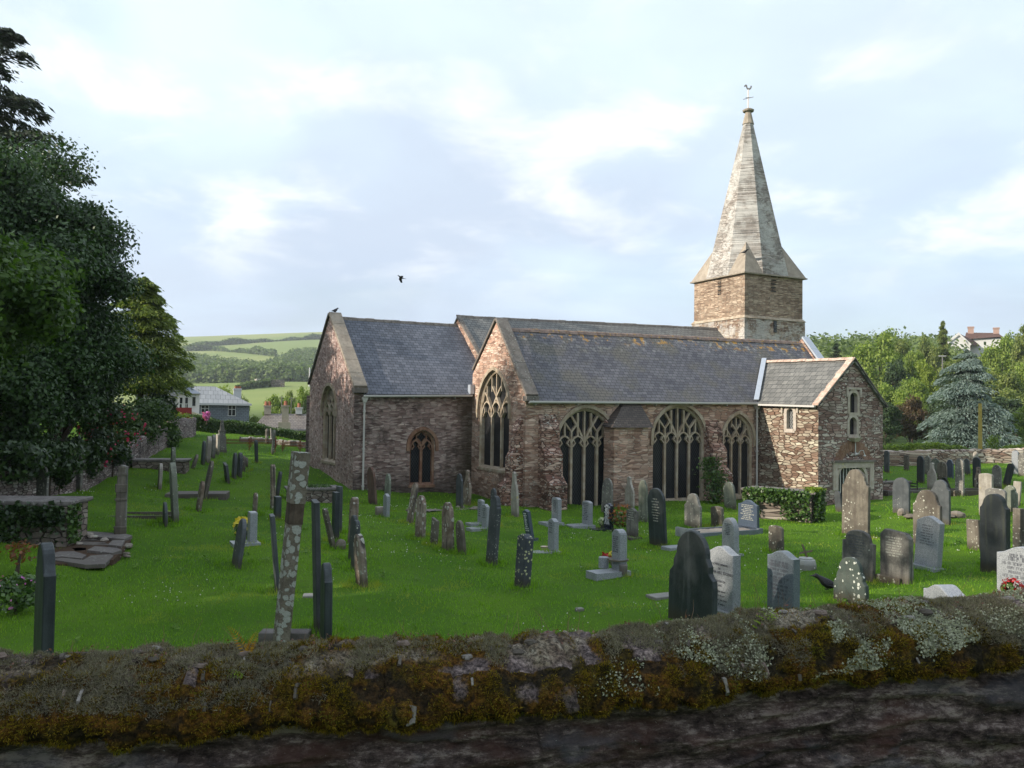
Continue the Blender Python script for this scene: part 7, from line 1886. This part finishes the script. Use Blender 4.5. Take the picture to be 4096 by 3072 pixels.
# left boundary wall
def wall_line(name, label, base, hts, th, mat, cat='wall', D=None, cop=None):
    P0 = [ground_hit(*b) if len(b) == 2 else at(b[0], 1700, b[2]) for b in base]
    root = empty(name, (P0[0].x, P0[0].y, P0[0].z)); tag(root, label, cat); o0 = P0[0]
    n = 26; pts = []
    for a, b, h0, h1 in zip(P0[:-1], P0[1:], hts[:-1], hts[1:]):
        for k in range(n): pts.append((a.lerp(b, k/n), h0+(h1-h0)*k/n))
    pts.append((P0[-1], hts[-1])); G = np.zeros((len(pts), 12, 3))
    for i, (p, h) in enumerate(pts):
        q0 = pts[max(i-1, 0)][0]; q1 = pts[min(i+1, len(pts)-1)][0]; d = (q1-q0); d.z = 0; d.normalize(); s = Vector((d.y, -d.x, 0))
        zb_ = tz(p.x, p.y)-.3; h += .05*noise.noise(Vector((i*.35, 3, 1)))+.03*random.uniform(-1, 1)
        prof = [(th/2, 0), (th/2, .25), (th/2, .5), (th/2, .75), (th/2, .96), (th*.3, 1.0), (-th*.3, 1.0), (-th/2, .96), (-th/2, .75), (-th/2, .5), (-th/2, .25), (-th/2, 0)]
        for j, (o_, t) in enumerate(prof):
            w = p+s*(o_+.035*noise.noise(Vector((i*.8, j*1.3, 2)))); G[i, j] = (w.x-o0.x, w.y-o0.y, zb_+(h+.3)*t-o0.z)
    grid_mesh('wall_body', G, M[mat], root, smooth=False); return root, P0
M['leftwall'] = mat_rubble('left_boundary_rubble', [(0.12,0.09,0.085),(0.22,0.17,0.16),(0.32,0.26,0.25),(0.42,0.37,0.35)], (0.09,0.07,0.065), 0.22, 0.065, 0.4, (0.45,0.43,0.40), 0.45, mw=.08)
wall_line('rubble_boundary_wall', 'rubble stone boundary wall receding along the left side', [(-520, 2080), (0, 2022), (250, 1965), (530, 1848), (690, 1758), (765, 1738)], [1.25, 1.2, 1.1, .95, 1.0, 1.0], .5, 'leftwall')
M['farwall'] = mat_rubble('far_boundary_rubble', [(0.16,0.10,0.075),(0.30,0.21,0.16),(0.45,0.37,0.29),(0.55,0.48,0.4)], (0.12,0.08,0.06), 0.5, 0.12, 0.6, (0.6,0.56,0.48), 0.1, mw=.08)
wall_line('rubble_field_wall', 'low pale rubble wall behind the right hand graves', [(3480, 1858), (3700, 1862), (3900, 1852), (4096, 1848), (4400, 1852)], [.85, .85, .82, .80, .85], .5, 'farwall')
wall_line('white_kerb_wall', 'low whitish wall under the far clipped hedge', [(960, 1768), (1100, 1776), (1245, 1795)], [.28, .28, .28], .3, 'pale_g')
# clipped hedge
def hedge(name, label, pts, th, n, size, mat, hbase=0.0, under=0.3):
    """pts: (px, top y, bottom y, D)"""
    root = empty(name, tuple(at(pts[0][0], pts[0][2], pts[0][3]))); tag(root, label, 'hedge'); o0 = Vector(root.location)
    A = [(at(a, b, D), at(a, c, D)) for a, b, c, D in pts]; g = np.random.default_rng(len(pts)+int(pts[0][0])); C = []; NN = []
    for k in range(n):
        t = g.random()*(len(A)-1); i = int(t); f = t-i; tp = A[i][0].lerp(A[i+1][0], f); bt_ = A[i][1].lerp(A[i+1][1], f)
        q = g.random(); hgt = tp.z-bt_.z
        if q < .55: z = bt_.z+under*hgt*g.random()+(hgt*(1-under*g.random()))*g.random(); off = -th/2; nn = (0, -1, .2)
        else: z = tp.z; off = (g.random()-.5)*th; nn = (0, 0, 1)
        z = min(z, tp.z)+.07*math.sin(tp.x*3.1)*math.sin(tp.x*1.3+2); C.append((tp.x-o0.x+g.normal()*.05, tp.y-o0.y+off+g.normal()*.08, z-o0.z+g.normal()*.05)); NN.append(nn)
    np_mesh('foliage', leaves_at(np.array(C), size, g, np.array(NN, float), 1.4, .7), 4, M[mat], root)
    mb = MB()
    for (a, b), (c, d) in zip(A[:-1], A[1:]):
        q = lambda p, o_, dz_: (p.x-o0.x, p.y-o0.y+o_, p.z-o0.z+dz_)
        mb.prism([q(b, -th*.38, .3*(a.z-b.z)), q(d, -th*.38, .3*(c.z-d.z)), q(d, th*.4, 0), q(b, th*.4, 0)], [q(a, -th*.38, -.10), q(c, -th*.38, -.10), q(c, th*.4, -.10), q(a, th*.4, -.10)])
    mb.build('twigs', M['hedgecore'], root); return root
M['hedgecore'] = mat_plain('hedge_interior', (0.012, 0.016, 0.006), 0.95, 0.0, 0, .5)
hedge('clipped_hedge', 'long dark clipped hedge before the houses, sloping down to the church', [(762, 1664, 1742, 51), (800, 1668, 1750, 51), (880, 1686, 1757, 51.5), (1000, 1697, 1770, 52), (1120, 1720, 1783, 52.5), (1290, 1746, 1800, 53)], 1.1, 26000, .075, 'hedge')
hedge('bushy_hedge', 'bright green bushy hedge on top of the right hand wall', [(3530, 1792, 1850, 51), (3620, 1783, 1835, 52), (3740, 1780, 1828, 52.3), (3820, 1790, 1826, 52.5), (3870, 1800, 1822, 52.6)], 1.0, 12000, .10, 'hedge_y')
hedge('bushy_hedge', 'yellow green hedge top beyond the wall at the right edge', [(4010, 1795, 1815, 54), (4110, 1783, 1815, 54), (4300, 1780, 1815, 54)], 1.0, 5000, .10, 'hedge_y')
# right side trees
G2 = 'trees on the slope behind the right hand wall'
p_ = conifer_proto(13, 7.2, 3.15, 0.5, 90, 620, .105, droop=.34, up=.16, power=.62, lump=.55, flat=.24, elong=2.4)
cd = at(3865, 1780, 60); put_tree('blue_cedar', 'large blue grey cedar behind the yellow post', (cd.x, cd.y, at(3865, 1790, 60).z-.3), p_, 'cedar', group=G2)
B1 = broad_proto(21, 10, 4.2, 1.2, 50, 8500, .26, 'ash'); B2 = broad_proto(22, 11, 3.6, 1.0, 46, 8000, .26, 'ash', irregular=.5); B3 = broad_proto(23, 9, 4.4, .6, 54, 8500, .26, 'ash', irregular=.4)
C1 = conifer_proto(25, 10, 2.0, .5, 150, 60, .25, droop=.1, power=.7)
RT_ = [ # px, top y, D, width px, proto, mat, label
 (3345, 1382, 120, 90, 'C', 'firdark', 'dark pointed conifer on the skyline right of the church roof'),
 (3300, 1420, 130, 120, 'B2', 'oak', 'low dull green tree behind the aisle gable coping'),
 (3425, 1392, 105, 120, 'B1', 'ash', 'green tree on the skyline left of the tallest crown above the porch'),
 (3520, 1332, 100, 200, 'B3', 'ash', 'broad green crown highest above the porch roof'),
 (3605, 1362, 112, 110, 'B2', 'oak', 'dull green tree right of the broad crown above the porch'),
 (3655, 1378, 104, 90, 'B1', 'ash', 'mid green tree on the skyline, third left of the tall narrow one'),
 (3710, 1352, 110, 100, 'B3', 'oak', 'rounded tree just left of the tall narrow one on the skyline'),
 (3772, 1296, 112, 76, 'C', 'oak', 'tall narrow tree left of the hilltop house'),
 (3845, 1425, 100, 120, 'B2', 'oak', 'tree below the white gable of the hilltop house'),
 (3925, 1402, 106, 130, 'B1', 'oak', 'dull crown hiding the foot of the hilltop house'),
 (4010, 1345, 100, 150, 'B3', 'ash', 'leafy crown right of the hilltop house'),
 (4110, 1305, 96, 130, 'B2', 'oak', 'tall tree at the right edge of the picture'),
 (3475, 1500, 78, 150, 'B1', 'oak', 'dull green tree directly right of the porch gable'),
 (3560, 1540, 74, 150, 'B3', 'ash', 'green tree halfway between the porch and the blue cedar'),
 (3575, 1440, 88, 110, 'B2', 'firdark', 'dark tree in the second row above the porch'),
 (3650, 1490, 84, 120, 'B1', 'ash', 'green tree left above the yellow green one'),
 (3708, 1440, 88, 90, 'B2', 'sallow', 'slender yellow green tree left of the blue cedar top'),
 (3650, 1580, 72, 140, 'B3', 'sallow', 'yellow green bushy tree left of the blue cedar'),
 (3800, 1450, 90, 130, 'B2', 'oak', 'dull green tree behind the blue cedar top'),
 (3990, 1460, 82, 170, 'B1', 'oak', 'dull tree right behind the blue cedar'),
 (4060, 1560, 74, 190, 'B3', 'oak', 'big dark green tree at the right edge beyond the cedar'),
 (4110, 1440, 84, 150, 'B2', 'ash', 'leafy tree high at the right edge'),
 (3540, 1660, 62, 130, 'B1', 'firdark', 'dark green tree beside the porch corner'),
 (3640, 1660, 64, 130, 'B3', 'copper', 'reddish leaved tree left of the cedar foot'),
 (4040, 1650, 68, 170, 'B2', 'firdark', 'dark bushy tree right of the cedar foot'),
 (4120, 1690, 62, 120, 'B1', 'ash', 'low green tree at the right edge behind the wall'),
 (3760, 1700, 66, 110, 'B3', 'firdark', 'dark low tree under the cedar branches')]
for i, (px, ty, D, wpx, pr_, mt_, lab) in enumerate(RT_):
    pr = {'B1': (B1, 10, 4.2), 'B2': (B2, 11, 3.6), 'B3': (B3, 9, 4.4), 'C': (C1, 10, 2.0)}[pr_]
    top = at(px, ty, D); h = max(4, top.z-gz(top.x, top.y)); 
    r_ = wpx/2*D/F*1.15; sx = r_/pr[2]; sz = h/pr[1]*1.02
    put_tree({'C': 'conifer'}.get(pr_, 'broadleaved_tree'), lab, (top.x, top.y, gz(top.x, top.y)), pr[0], mt_, rz=i*.9, s=(sx, sx, sz), group=G2, key='R'+pr_)
# small bright sapling beside the pole
shrub('yellow_bush', 'bright yellow green young bush right of the yellow post', 3975, 1775, 54, .55, .6, 420, .09, 'hedge_y')
# left middle distance trees
LT = [(1115, 1545, 85, 120, 'B1', 'ash', 'green tree between the two houses below the sunlit field'), (1165, 1560, 92, 70, 'B2', 'oak', 'dull tree right of the green tree between the houses'),
      (1225, 1545, 80, 80, 'B2', 'ash', 'leafy tree against the chancel gable'), (1232, 1600, 74, 60, 'B3', 'firdark', 'bluish green round tree touching the chancel gable'),
      (960, 1560, 110, 80, 'B3', 'oak', 'tree behind the white chimney'), (1010, 1640, 78, 90, 'B1', 'ash', 'low bushy tree behind the slate hung house corner'), (1075, 1640, 76, 90, 'B3', 'ash', 'low green tree behind the old roof chimney'),
      (905, 1545, 130, 120, 'B3', 'sallow', 'yellowish tree beyond the slate hung house roof')]
for i, (px, ty, D, wpx, pr_, mt_, lab) in enumerate(LT):
    pr = {'B1': (B1, 10, 4.2), 'B2': (B2, 11, 3.6), 'B3': (B3, 9, 4.4)}[pr_]; top = at(px, ty, D); h = max(2.5, top.z-gz(top.x, top.y)); r_ = wpx/2*D/F*1.1
    put_tree('broadleaved_tree', lab, (top.x, top.y, gz(top.x, top.y)), pr[0], mt_, rz=i*1.7, s=(r_/pr[2], r_/pr[2], h/pr[1]), group='trees among the houses on the left', key='R'+pr_)
# distant woodland, one mass
def woodland():
    g = np.random.default_rng(31); V = []
    up = ([742, 769, 895, 980, 1064, 1085, 1119, 1170, 1233, 1300], [1405, 1409, 1436, 1448, 1458, 1452, 1425, 1397, 1384, 1384])
    lo = ([742, 870, 958, 1022, 1136, 1233, 1300], [1540, 1545, 1552, 1545, 1540, 1532, 1528])
    def add(p, hh, rr_, n, s):
        d = g.normal(size=(n, 3)); d /= np.linalg.norm(d, axis=1, keepdims=True); d[:, 2] = abs(d[:, 2])*1.0-.15
        k = 1+.25*np.sin(d[:, 0]*4+p.x)*np.sin(d[:, 1]*5+p.y)
        C = np.array([p.x, p.y, p.z+hh*.35])+d*np.array([rr_, rr_, hh*.65])*k[:, None]*(.85+.2*g.random((n, 1))); V.append(leaves_at(C, s, g, d, 1.3, .5))
    for k in range(1000):
        px = g.uniform(700, 1330); y0 = np.interp(px, *up)+46; y1 = np.interp(px, *lo)+4
        if y1 <= y0: continue
        py = y1-(y1-y0)*g.random()**.8; p = ground_hit(px, py, 352, 1500)
        if p.y > 1300: continue
        hh = g.uniform(5.5, 9.5); add(p, hh, hh*.6, 130, 1.05)
    # slope behind the right hand trees
    for k in range(420):
        px = g.uniform(3130, 4500); D = g.uniform(118, 230); D = D if not 3770 < px < 4030 else g.uniform(112, 135); p = at(px, 1500, D); p = Vector((p.x, p.y, gz(p.x, p.y))); hh = g.uniform(6, 9.5) if not 3770 < px < 4030 else g.uniform(3, 5); add(p, hh, hh*.6, 150, .6)
    for k in range(60):       # behind the church
        px = g.uniform(1300, 3130); D = g.uniform(120, 200); p = at(px, 1500, D); p = Vector((p.x, p.y, gz(p.x, p.y))); add(p, 5, 3.4, 90, .6)
    o = np_mesh('distant_woodland', np.vstack(V), 4, M['farwood']); tag(o, kind='stuff')
woodland()
def hedgerow(label, line, h, n, s, mat='farwood', dmin=200, wob=0.0, trees=0):
    g = np.random.default_rng(int(line[0][0])+n); pts = [ground_hit(px, py, dmin, 1600) for px, py in line]; o0 = pts[0].copy(); C = []
    for k in range(n):
        t = g.random()*(len(pts)-1); i = int(t); p = pts[i].lerp(pts[i+1], t-i); z = tz(p.x, p.y)
        hh = h*(.7+.4*math.sin(p.x*.09)+.2*math.sin(p.x*.31)); C.append((p.x-o0.x+g.normal()*s*.5, p.y-o0.y+g.normal()*s, z-o0.z+g.random()*hh))
    o = np_mesh('hedgerow', leaves_at(np.array(C), s, g, None, 1.4), 4, M[mat]); o.location = o0; tag(o, label, 'hedgerow'); return o
hedgerow('dark hedgerow along the crest of the far left hill', [(735, 1392), (860, 1383), (1000, 1372), (1150, 1362), (1310, 1356)], 4.5, 5200, 1.5)
hedgerow('hedgerow crossing the upper green fields on the far left hill', [(742, 1404), (850, 1402), (960, 1410), (1040, 1418), (1100, 1426)], 5.0, 3600, 1.5)
hedgerow('line of shrubs at the top of the sunlit field below the woods', [(955, 1560), (1020, 1553), (1100, 1546)], 3.2, 900, .8)
# ---------------------------------------------------------------- houses
def local_frame(px, py, D, yaw=0):
    p = at(px, py, D); az = math.atan2(p.x, p.y); return p, (0, 0, -az+R(yaw)), D/F/math.cos(az)*math.cos(az)
def win(parent, x0, x1, z0, z1, y=0, bars=(1, 1), t=.05, name='window', frame='render_w'):
    mb = MB(); mb.box(x0, x1, y-.06, y+.05, z0, z0+t); mb.box(x0, x1, y-.06, y+.05, z1-t, z1); mb.box(x0, x0+t, y-.06, y+.05, z0+t+.001, z1-t-.001); mb.box(x1-t, x1, y-.06, y+.05, z0+t+.001, z1-t-.001)
    for k in range(bars[0]): xx = x0+(x1-x0)*(k+1)/(bars[0]+1); mb.box(xx-t*.5, xx+t*.5, y-.055, y+.045, z0+t+.002, z1-t-.002)
    if bars[1]: zz = z0+(z1-z0)*.62; mb.box(x0+t+.001, x1-t-.001, y-.050, y+.040, zz-t*.5, zz+t*.5)
    w = mb.build(name, M[frame], parent); g = MB(); g.box(x0+t*.5, x1-t*.5, y-.02, y-.012, z0+t*.5, z1-t*.5); g.build('pane', M['glass_dark'], w); return w
# slate hung house
D = 72; k = D/F; org = at(810, 1700, D); az = math.atan2(org.x, org.y)
H = empty('slate_hung_house', org, (0, 0, -az)); tag(H, 'blue grey slate hung house with hipped grey roof and white chimney', 'house')
X = lambda px: (px-810)*k*1.02; Z = lambda py: (1700-py)*k
mb = MB(); mb.box(X(790), X(984), 0, 7, -3, Z(1614)); mb.build('wall', M['slatehang'], H)
mb = MB(); mb.prism([(X(780), -.35, Z(1613)), (X(991), -.35, Z(1613)), (X(991), 7.3, Z(1613)), (X(740), 7.3, Z(1613))], [(X(765), 3.4, Z(1541)), (X(855), 3.4, Z(1541)), (X(855), 3.6, Z(1541)), (X(765), 3.6, Z(1541))]); rf = mb.build('roof', M['roof_grey'], H)
mb = MB(); mb.box(X(783), X(992), -.42, -.36, Z(1620), Z(1612)); mb.build('fascia', M['render_w'], rf)
mb = MB(); mb.box(X(927), X(957), 2.6, 3.5, Z(1600), Z(1555)); mb.box(X(925), X(959), 2.55, 3.55, Z(1555), Z(1548)); ch = mb.build('chimney', M['render_w'], H)
for xx in (935, 943, 951): mb = MB(); mb.tube([(X(xx), 3, Z(1548)), (X(xx), 3, Z(1538))], .10, 8); mb.build('chimney_pot', M['pot'], ch)
mb = MB(); mb.box(X(932), X(952), 2.8, 3.2, Z(1537), Z(1535)); mb.build('cowl', M['black'], ch)
win(H, X(903), X(933), Z(1663), Z(1619), 0); win(H, X(803), X(832), Z(1657), Z(1620), 0)
mb = MB(); mb.box(X(790), X(986), -.06, -.002, Z(1702), Z(1684)); mb.build('plinth', M['render_w'], H)
# white wing in front on the left
D = 66; k = D/F; org = at(750, 1650, D); az = math.atan2(org.x, org.y)
W = empty('white_house', org, (0, 0, -az)); tag(W, 'white rendered house with lead roofed bay behind the red boarding', 'house')
X = lambda px: (px-750)*k*1.02; Z = lambda py: (1650-py)*k
mb = MB(); mb.box(X(712), X(793), 0, 3.5, -3, Z(1574)); mb.build('wall', M['render_w'], W)
mb = MB(); mb.prism([(X(708), -.3, Z(1574)), (X(797), -.3, Z(1574)), (X(797), 3.6, Z(1574)), (X(708), 3.6, Z(1574))], [(X(728), 1.5, Z(1536)), (X(745), 1.5, Z(1536)), (X(745), 1.8, Z(1536)), (X(728), 1.8, Z(1536))]); mb.build('bay_roof', M['roof_blue'], W)
for a, b in ((718, 733), (738, 753)): win(W, X(a), X(b), Z(1634), Z(1588), 0, (0, 0))
win(W, X(764), X(781), Z(1626), Z(1585), 0, (0, 0))
mb = MB(); mb.box(X(560), X(711), 1.2, 5, -3, Z(1588)); mb.build('wing_wall', M['render_w'], W)
mb = MB(); mb.prism([(X(555), .7, Z(1586)), (X(712), .7, Z(1586)), (X(712), 5.2, Z(1586)), (X(555), 5.2, Z(1586))], [(X(560), 2.9, Z(1545)), (X(711), 2.9, Z(1545)), (X(711), 3.1, Z(1545)), (X(560), 3.1, Z(1545))]); mb.build('wing_roof', M['slate_g'], W)
for a, b in ((655, 672), (680, 700)): win(W, X(a), X(b), Z(1630), Z(1598), 1.2, (0, 0))
mb = MB(); mb.box(X(712), X(722), .5, 1.5, Z(1560), Z(1497)); mb.build('chimney', M['chim'], W)
mb = MB(); mb.prism([(X(640), -2.6, Z(1690)), (X(765), -2.6, Z(1672)), (X(765), -2.5, Z(1672)), (X(640), -2.5, Z(1690))], [(X(640), -2.6, Z(1632)), (X(765), -2.6, Z(1630)), (X(765), -2.5, Z(1630)), (X(640), -2.5, Z(1632))]); rb = mb.build('red_boards', M['redwood'], W)
mb = MB()
for xx in range(645, 764, 14): mb.box(X(xx), X(xx)+.05, -2.58, -2.52, Z(1632), Z(1616))
mb.box(X(642), X(765), -2.57, -2.53, Z(1617), Z(1615)); mb.build('rail', M['render_w'], rb)
mb = MB(); mb.prism([(X(765), -2.2, Z(1700)), (X(832), -2.2, Z(1700)), (X(832), 0, Z(1700)), (X(765), 0, Z(1700))], [(X(765), -2.2, Z(1646)), (X(832), -2.2, Z(1666)), (X(832), 0, Z(1666)), (X(765), 0, Z(1646))]); mb.build('garden_wall', M['render_c'], W)
# old roof with chimneys
D = 62; k = D/F; org = at(1140, 1740, D); az = math.atan2(org.x, org.y)
O = empty('old_cottage', org, (0, 0, -az)); tag(O, 'low old cottage with brown slate roof and three chimneys behind the hedge', 'house')
X = lambda px: (px-1140)*k*1.02; Z = lambda py: (1740-py)*k
mb = MB(); mb.prism([(X(1010), 0, Z(1722)), (X(1340), 0, Z(1722)), (X(1340), 6, Z(1722)), (X(1010), 6, Z(1722))], [(X(1062), 2.9, Z(1656)), (X(1340), 2.9, Z(1656)), (X(1340), 3.1, Z(1656)), (X(1062), 3.1, Z(1656))]); mb.build('roof', M['roof_old'], O)
mb = MB(); mb.box(X(1018), X(1330), .4, 5.6, -3, Z(1722)); mb.build('wall', M['render_c'], O)
def chimney(x0, x1, y0, y1, yt, yb, mat, pots):
    mb = MB(); mb.box(X(x0), X(x1), y0, y1, Z(yb), Z(yt)); mb.box(X(x0)-.06, X(x1)+.06, y0-.06, y1+.06, Z(yt), Z(yt)+.10); c = mb.build('chimney', M[mat], O)
    for q in range(pots): xx = X(x0)+(X(x1)-X(x0))*(q+.5)/pots; m2 = MB(); m2.tube([(xx, (y0+y1)/2, Z(yt)+.10), (xx, (y0+y1)/2, Z(yt)+.42)], [.13, .10], 8); m2.build('chimney_pot', M['pot'], c)
    return c
chimney(1127, 1152, -.9, -.3, 1627, 1690, 'chim', 1); mb = MB(); mb.box(X(1114), X(1160), -1.1, .2, Z(1730), Z(1688)); mb.build('chimney_base', M['chim'], O)
chimney(1056, 1083, 2.6, 3.4, 1628, 1660, 'chim', 2); chimney(1180, 1206, 2.6, 3.3, 1634, 1657, 'render_w', 1)
def aerial(px, y0, y1, D, label, arm=8):
    b = at(px, y1, D); t = at(px, y0, D); mb = MB(); h = t.z-b.z; kk = D/F
    mb.tube([(0, 0, 0), (0, 0, h)], .03, 5); mb.tube([(-arm*kk, 0, h*.92), (arm*kk, 0, h*.92)], .02, 4); mb.tube([(-arm*.6*kk, 0, h*.80), (arm*.8*kk, 0, h*.80)], .015, 4)
    o = mb.build('roof_aerial', M['metal']); o.location = b; tag(o, label, 'aerial')
aerial(1125, 1585, 1660, 66, 'thin television aerial left above the old cottage', 9); aerial(1164, 1588, 1658, 66, 'television aerial on a pale mast above the old cottage', 12)
# ruin in the field
b = ground_hit(1080, 1548, 150, 600); kk = b.y/F; az = math.atan2(b.x, b.y)
Bn = empty('ruined_barn', b, (0, 0, -az+R(8))); tag(Bn, 'roofless stone barn at the top of the sunlit field', 'barn')
mb = MB(); X = lambda px: (px-1080)*kk; Hh = 32*kk
wall_face(mb, 'Y', 0, [(X(1042), -1), (X(1137), -1), (X(1137), Hh*.98), (X(1042), Hh*.92)], [[(X(a), .2), (X(a)+5*kk, .2), (X(a)+5*kk, Hh*.3), (X(a), Hh*.3)] for a in (1052, 1070, 1100)], .5)
mb.poly([(X(1042), .5, -1), (X(1137), .5, -1), (X(1137), .5, Hh*.95), (X(1042), .5, Hh*.88)]); mb.box(X(1042)+.01, X(1137), 0.01, .49, Hh*.85, Hh*.86)
mb.build('long_wall', M['barn'], Bn); mb = MB(); mb.box(X(1026), X(1046), -1.2, 4, -1, Hh*.98); mb.build('end_wall', M['pale_g'], Bn); mb = MB(); mb.box(X(1120), X(1134), -1.5, -.2, -1, Hh*.5); mb.build('porch_block', M['porch'], Bn)
mb = MB(); mb.box(X(1042), X(1137), 5, 5.5, -1, Hh*.9); mb.build('back_wall', M['barn'], Bn)
# poles
def pole(name, label, px, y0, y1, D, r, mat, arms=True):
    b = at(px, y1, D); t = at(px, y0, D); o = empty(name, b); tag(o, label, 'pole'); mb = MB(); mb.tube([(0, 0, -.5), (0, 0, t.z-b.z)], [r, r*.8], 8); mb.build('shaft', M[mat], o)
    if arms:
        mb = MB(); h = t.z-b.z; mb.box(-.7, .7, -.05, .05, h-.35, h-.25); mb.box(-.4, .4, -.05, .05, h-1.2, h-1.1); mb.build('cross_arm', M['metal'], o)
    return o
pole('telegraph_pole', 'pale telegraph pole with cross arms beside the chancel gable', 1238, 1470, 1535, 150, .16, 'render_w')
pole('wooden_post', 'tall yellow lichened post before the blue cedar', 3921, 1614, 1806, 53.2, .13, 'polewood', False)
a = at(3925, 1626, 53.2); b = at(4300, 1640, 60); mb = MB(); mb.tube([a.lerp(b, t)-Vector((0, 0, .35*math.sin(math.pi*t))) for t in np.linspace(0, 1, 9)], .012, 4); w_ = mb.build('overhead_wire', M['metal']); tag(w_, 'thin wire running right from the yellow lichened post', 'wire')
pole('hillside_pole', 'pole with a pale cross bar among the trees left of the blue cedar', 3770, 1422, 1470, 85, .07, 'metal', False)
q = at(3770, 1424, 85); mb = MB(); mb.box(q.x-.36, q.x+.36, q.y-.05, q.y+.05, q.z-.04, q.z+.04); mb_ = mb.build('pole_cross_bar', M['render_w'], None); par = [o for o in bpy.data.objects if o.name.startswith('hillside_pole')][0]; mb_.parent = par; mb_.matrix_parent_inverse = Matrix.Translation(-Vector(par.location))
# hilltop house
D = 170; k = D/F; org = at(3900, 1400, D); az = math.atan2(org.x, org.y)
Hs = empty('hilltop_house', org, (0, 0, -az)); tag(Hs, 'hilltop house with red brown roof, white gable and two pink chimneys', 'house')
X = lambda px: (px-3900)*k; Z = lambda py: (1400-py)*k
mb = MB(); mb.prism([(X(3802), 0, -5), (X(3883), 0, -5), (X(3883), 0, Z(1374)), (X(3842), 0, Z(1333)), (X(3802), 0, Z(1362))], [(X(3802), 8, -5), (X(3883), 8, -5), (X(3883), 8, Z(1374)), (X(3842), 8, Z(1333)), (X(3802), 8, Z(1362))]); mb.box(X(3870), X(3990), 3, 9, -5, Z(1350)); mb.build('wall', M['render_w'], Hs)
mb = MB(); mb.prism([(X(3841), -.4, Z(1330)), (X(3888), -.4, Z(1378)), (X(3886), -.4, Z(1380)), (X(3841), -.4, Z(1334))], [(X(3841), 5, Z(1330)), (X(3935), 5, Z(1378)), (X(3935), 5, Z(1380)), (X(3841), 5, Z(1334))])
mb.prism([(X(3862), 2.4, Z(1352)), (X(3998), 2.4, Z(1345)), (X(3998), 9.5, Z(1345)), (X(3862), 9.5, Z(1352))], [(X(3868), 5.9, Z(1318)), (X(3982), 5.9, Z(1324)), (X(3982), 6.1, Z(1324)), (X(3868), 6.1, Z(1318))]); mb.build('roof', M['roof_red'], Hs)
mb = MB(); mb.prism([(X(3799), -.5, Z(1366)), (X(3801), -.5, Z(1370)), (X(3842), -.5, Z(1337)), (X(3884), -.5, Z(1382)), (X(3888), -.5, Z(1377)), (X(3842), -.5, Z(1328))], [(X(3799), -.4, Z(1366)), (X(3801), -.4, Z(1370)), (X(3842), -.4, Z(1337)), (X(3884), -.4, Z(1382)), (X(3888), -.4, Z(1377)), (X(3842), -.4, Z(1328))]); mb.build('bargeboard', M['render_w'], Hs)
for a, b_, t in ((3874, 3896, 1300), (3966, 3987, 1307)):
    mb = MB(); mb.box(X(a), X(b_), 5.4, 6.6, Z(1335), Z(t)); mb.box(X(a)-.1, X(b_)+.1, 5.3, 6.7, Z(t), Z(t)+.25); c = mb.build('chimney', M['chim_pink'], Hs)
# ---------------------------------------------------------------- haze
mt = bpy.data.materials.new('haze_air'); mt.use_nodes = True; mt.node_tree.nodes.clear(); n = NT(mt.node_tree)
v = n.n('VolumePrincipled', {'Color': (0.86, 0.92, 1.0), 'Density': 0.00032, 'Anisotropy': 0.2}); o_ = n.n('OutputMaterial'); mt.node_tree.links.new(v.outputs[0], o_.inputs['Volume'])
mb = MB(); mb.box(-2700, 2700, -2700, 2700, -12, 130); hz = mb.build('haze', mt); tag(hz, kind='stuff')
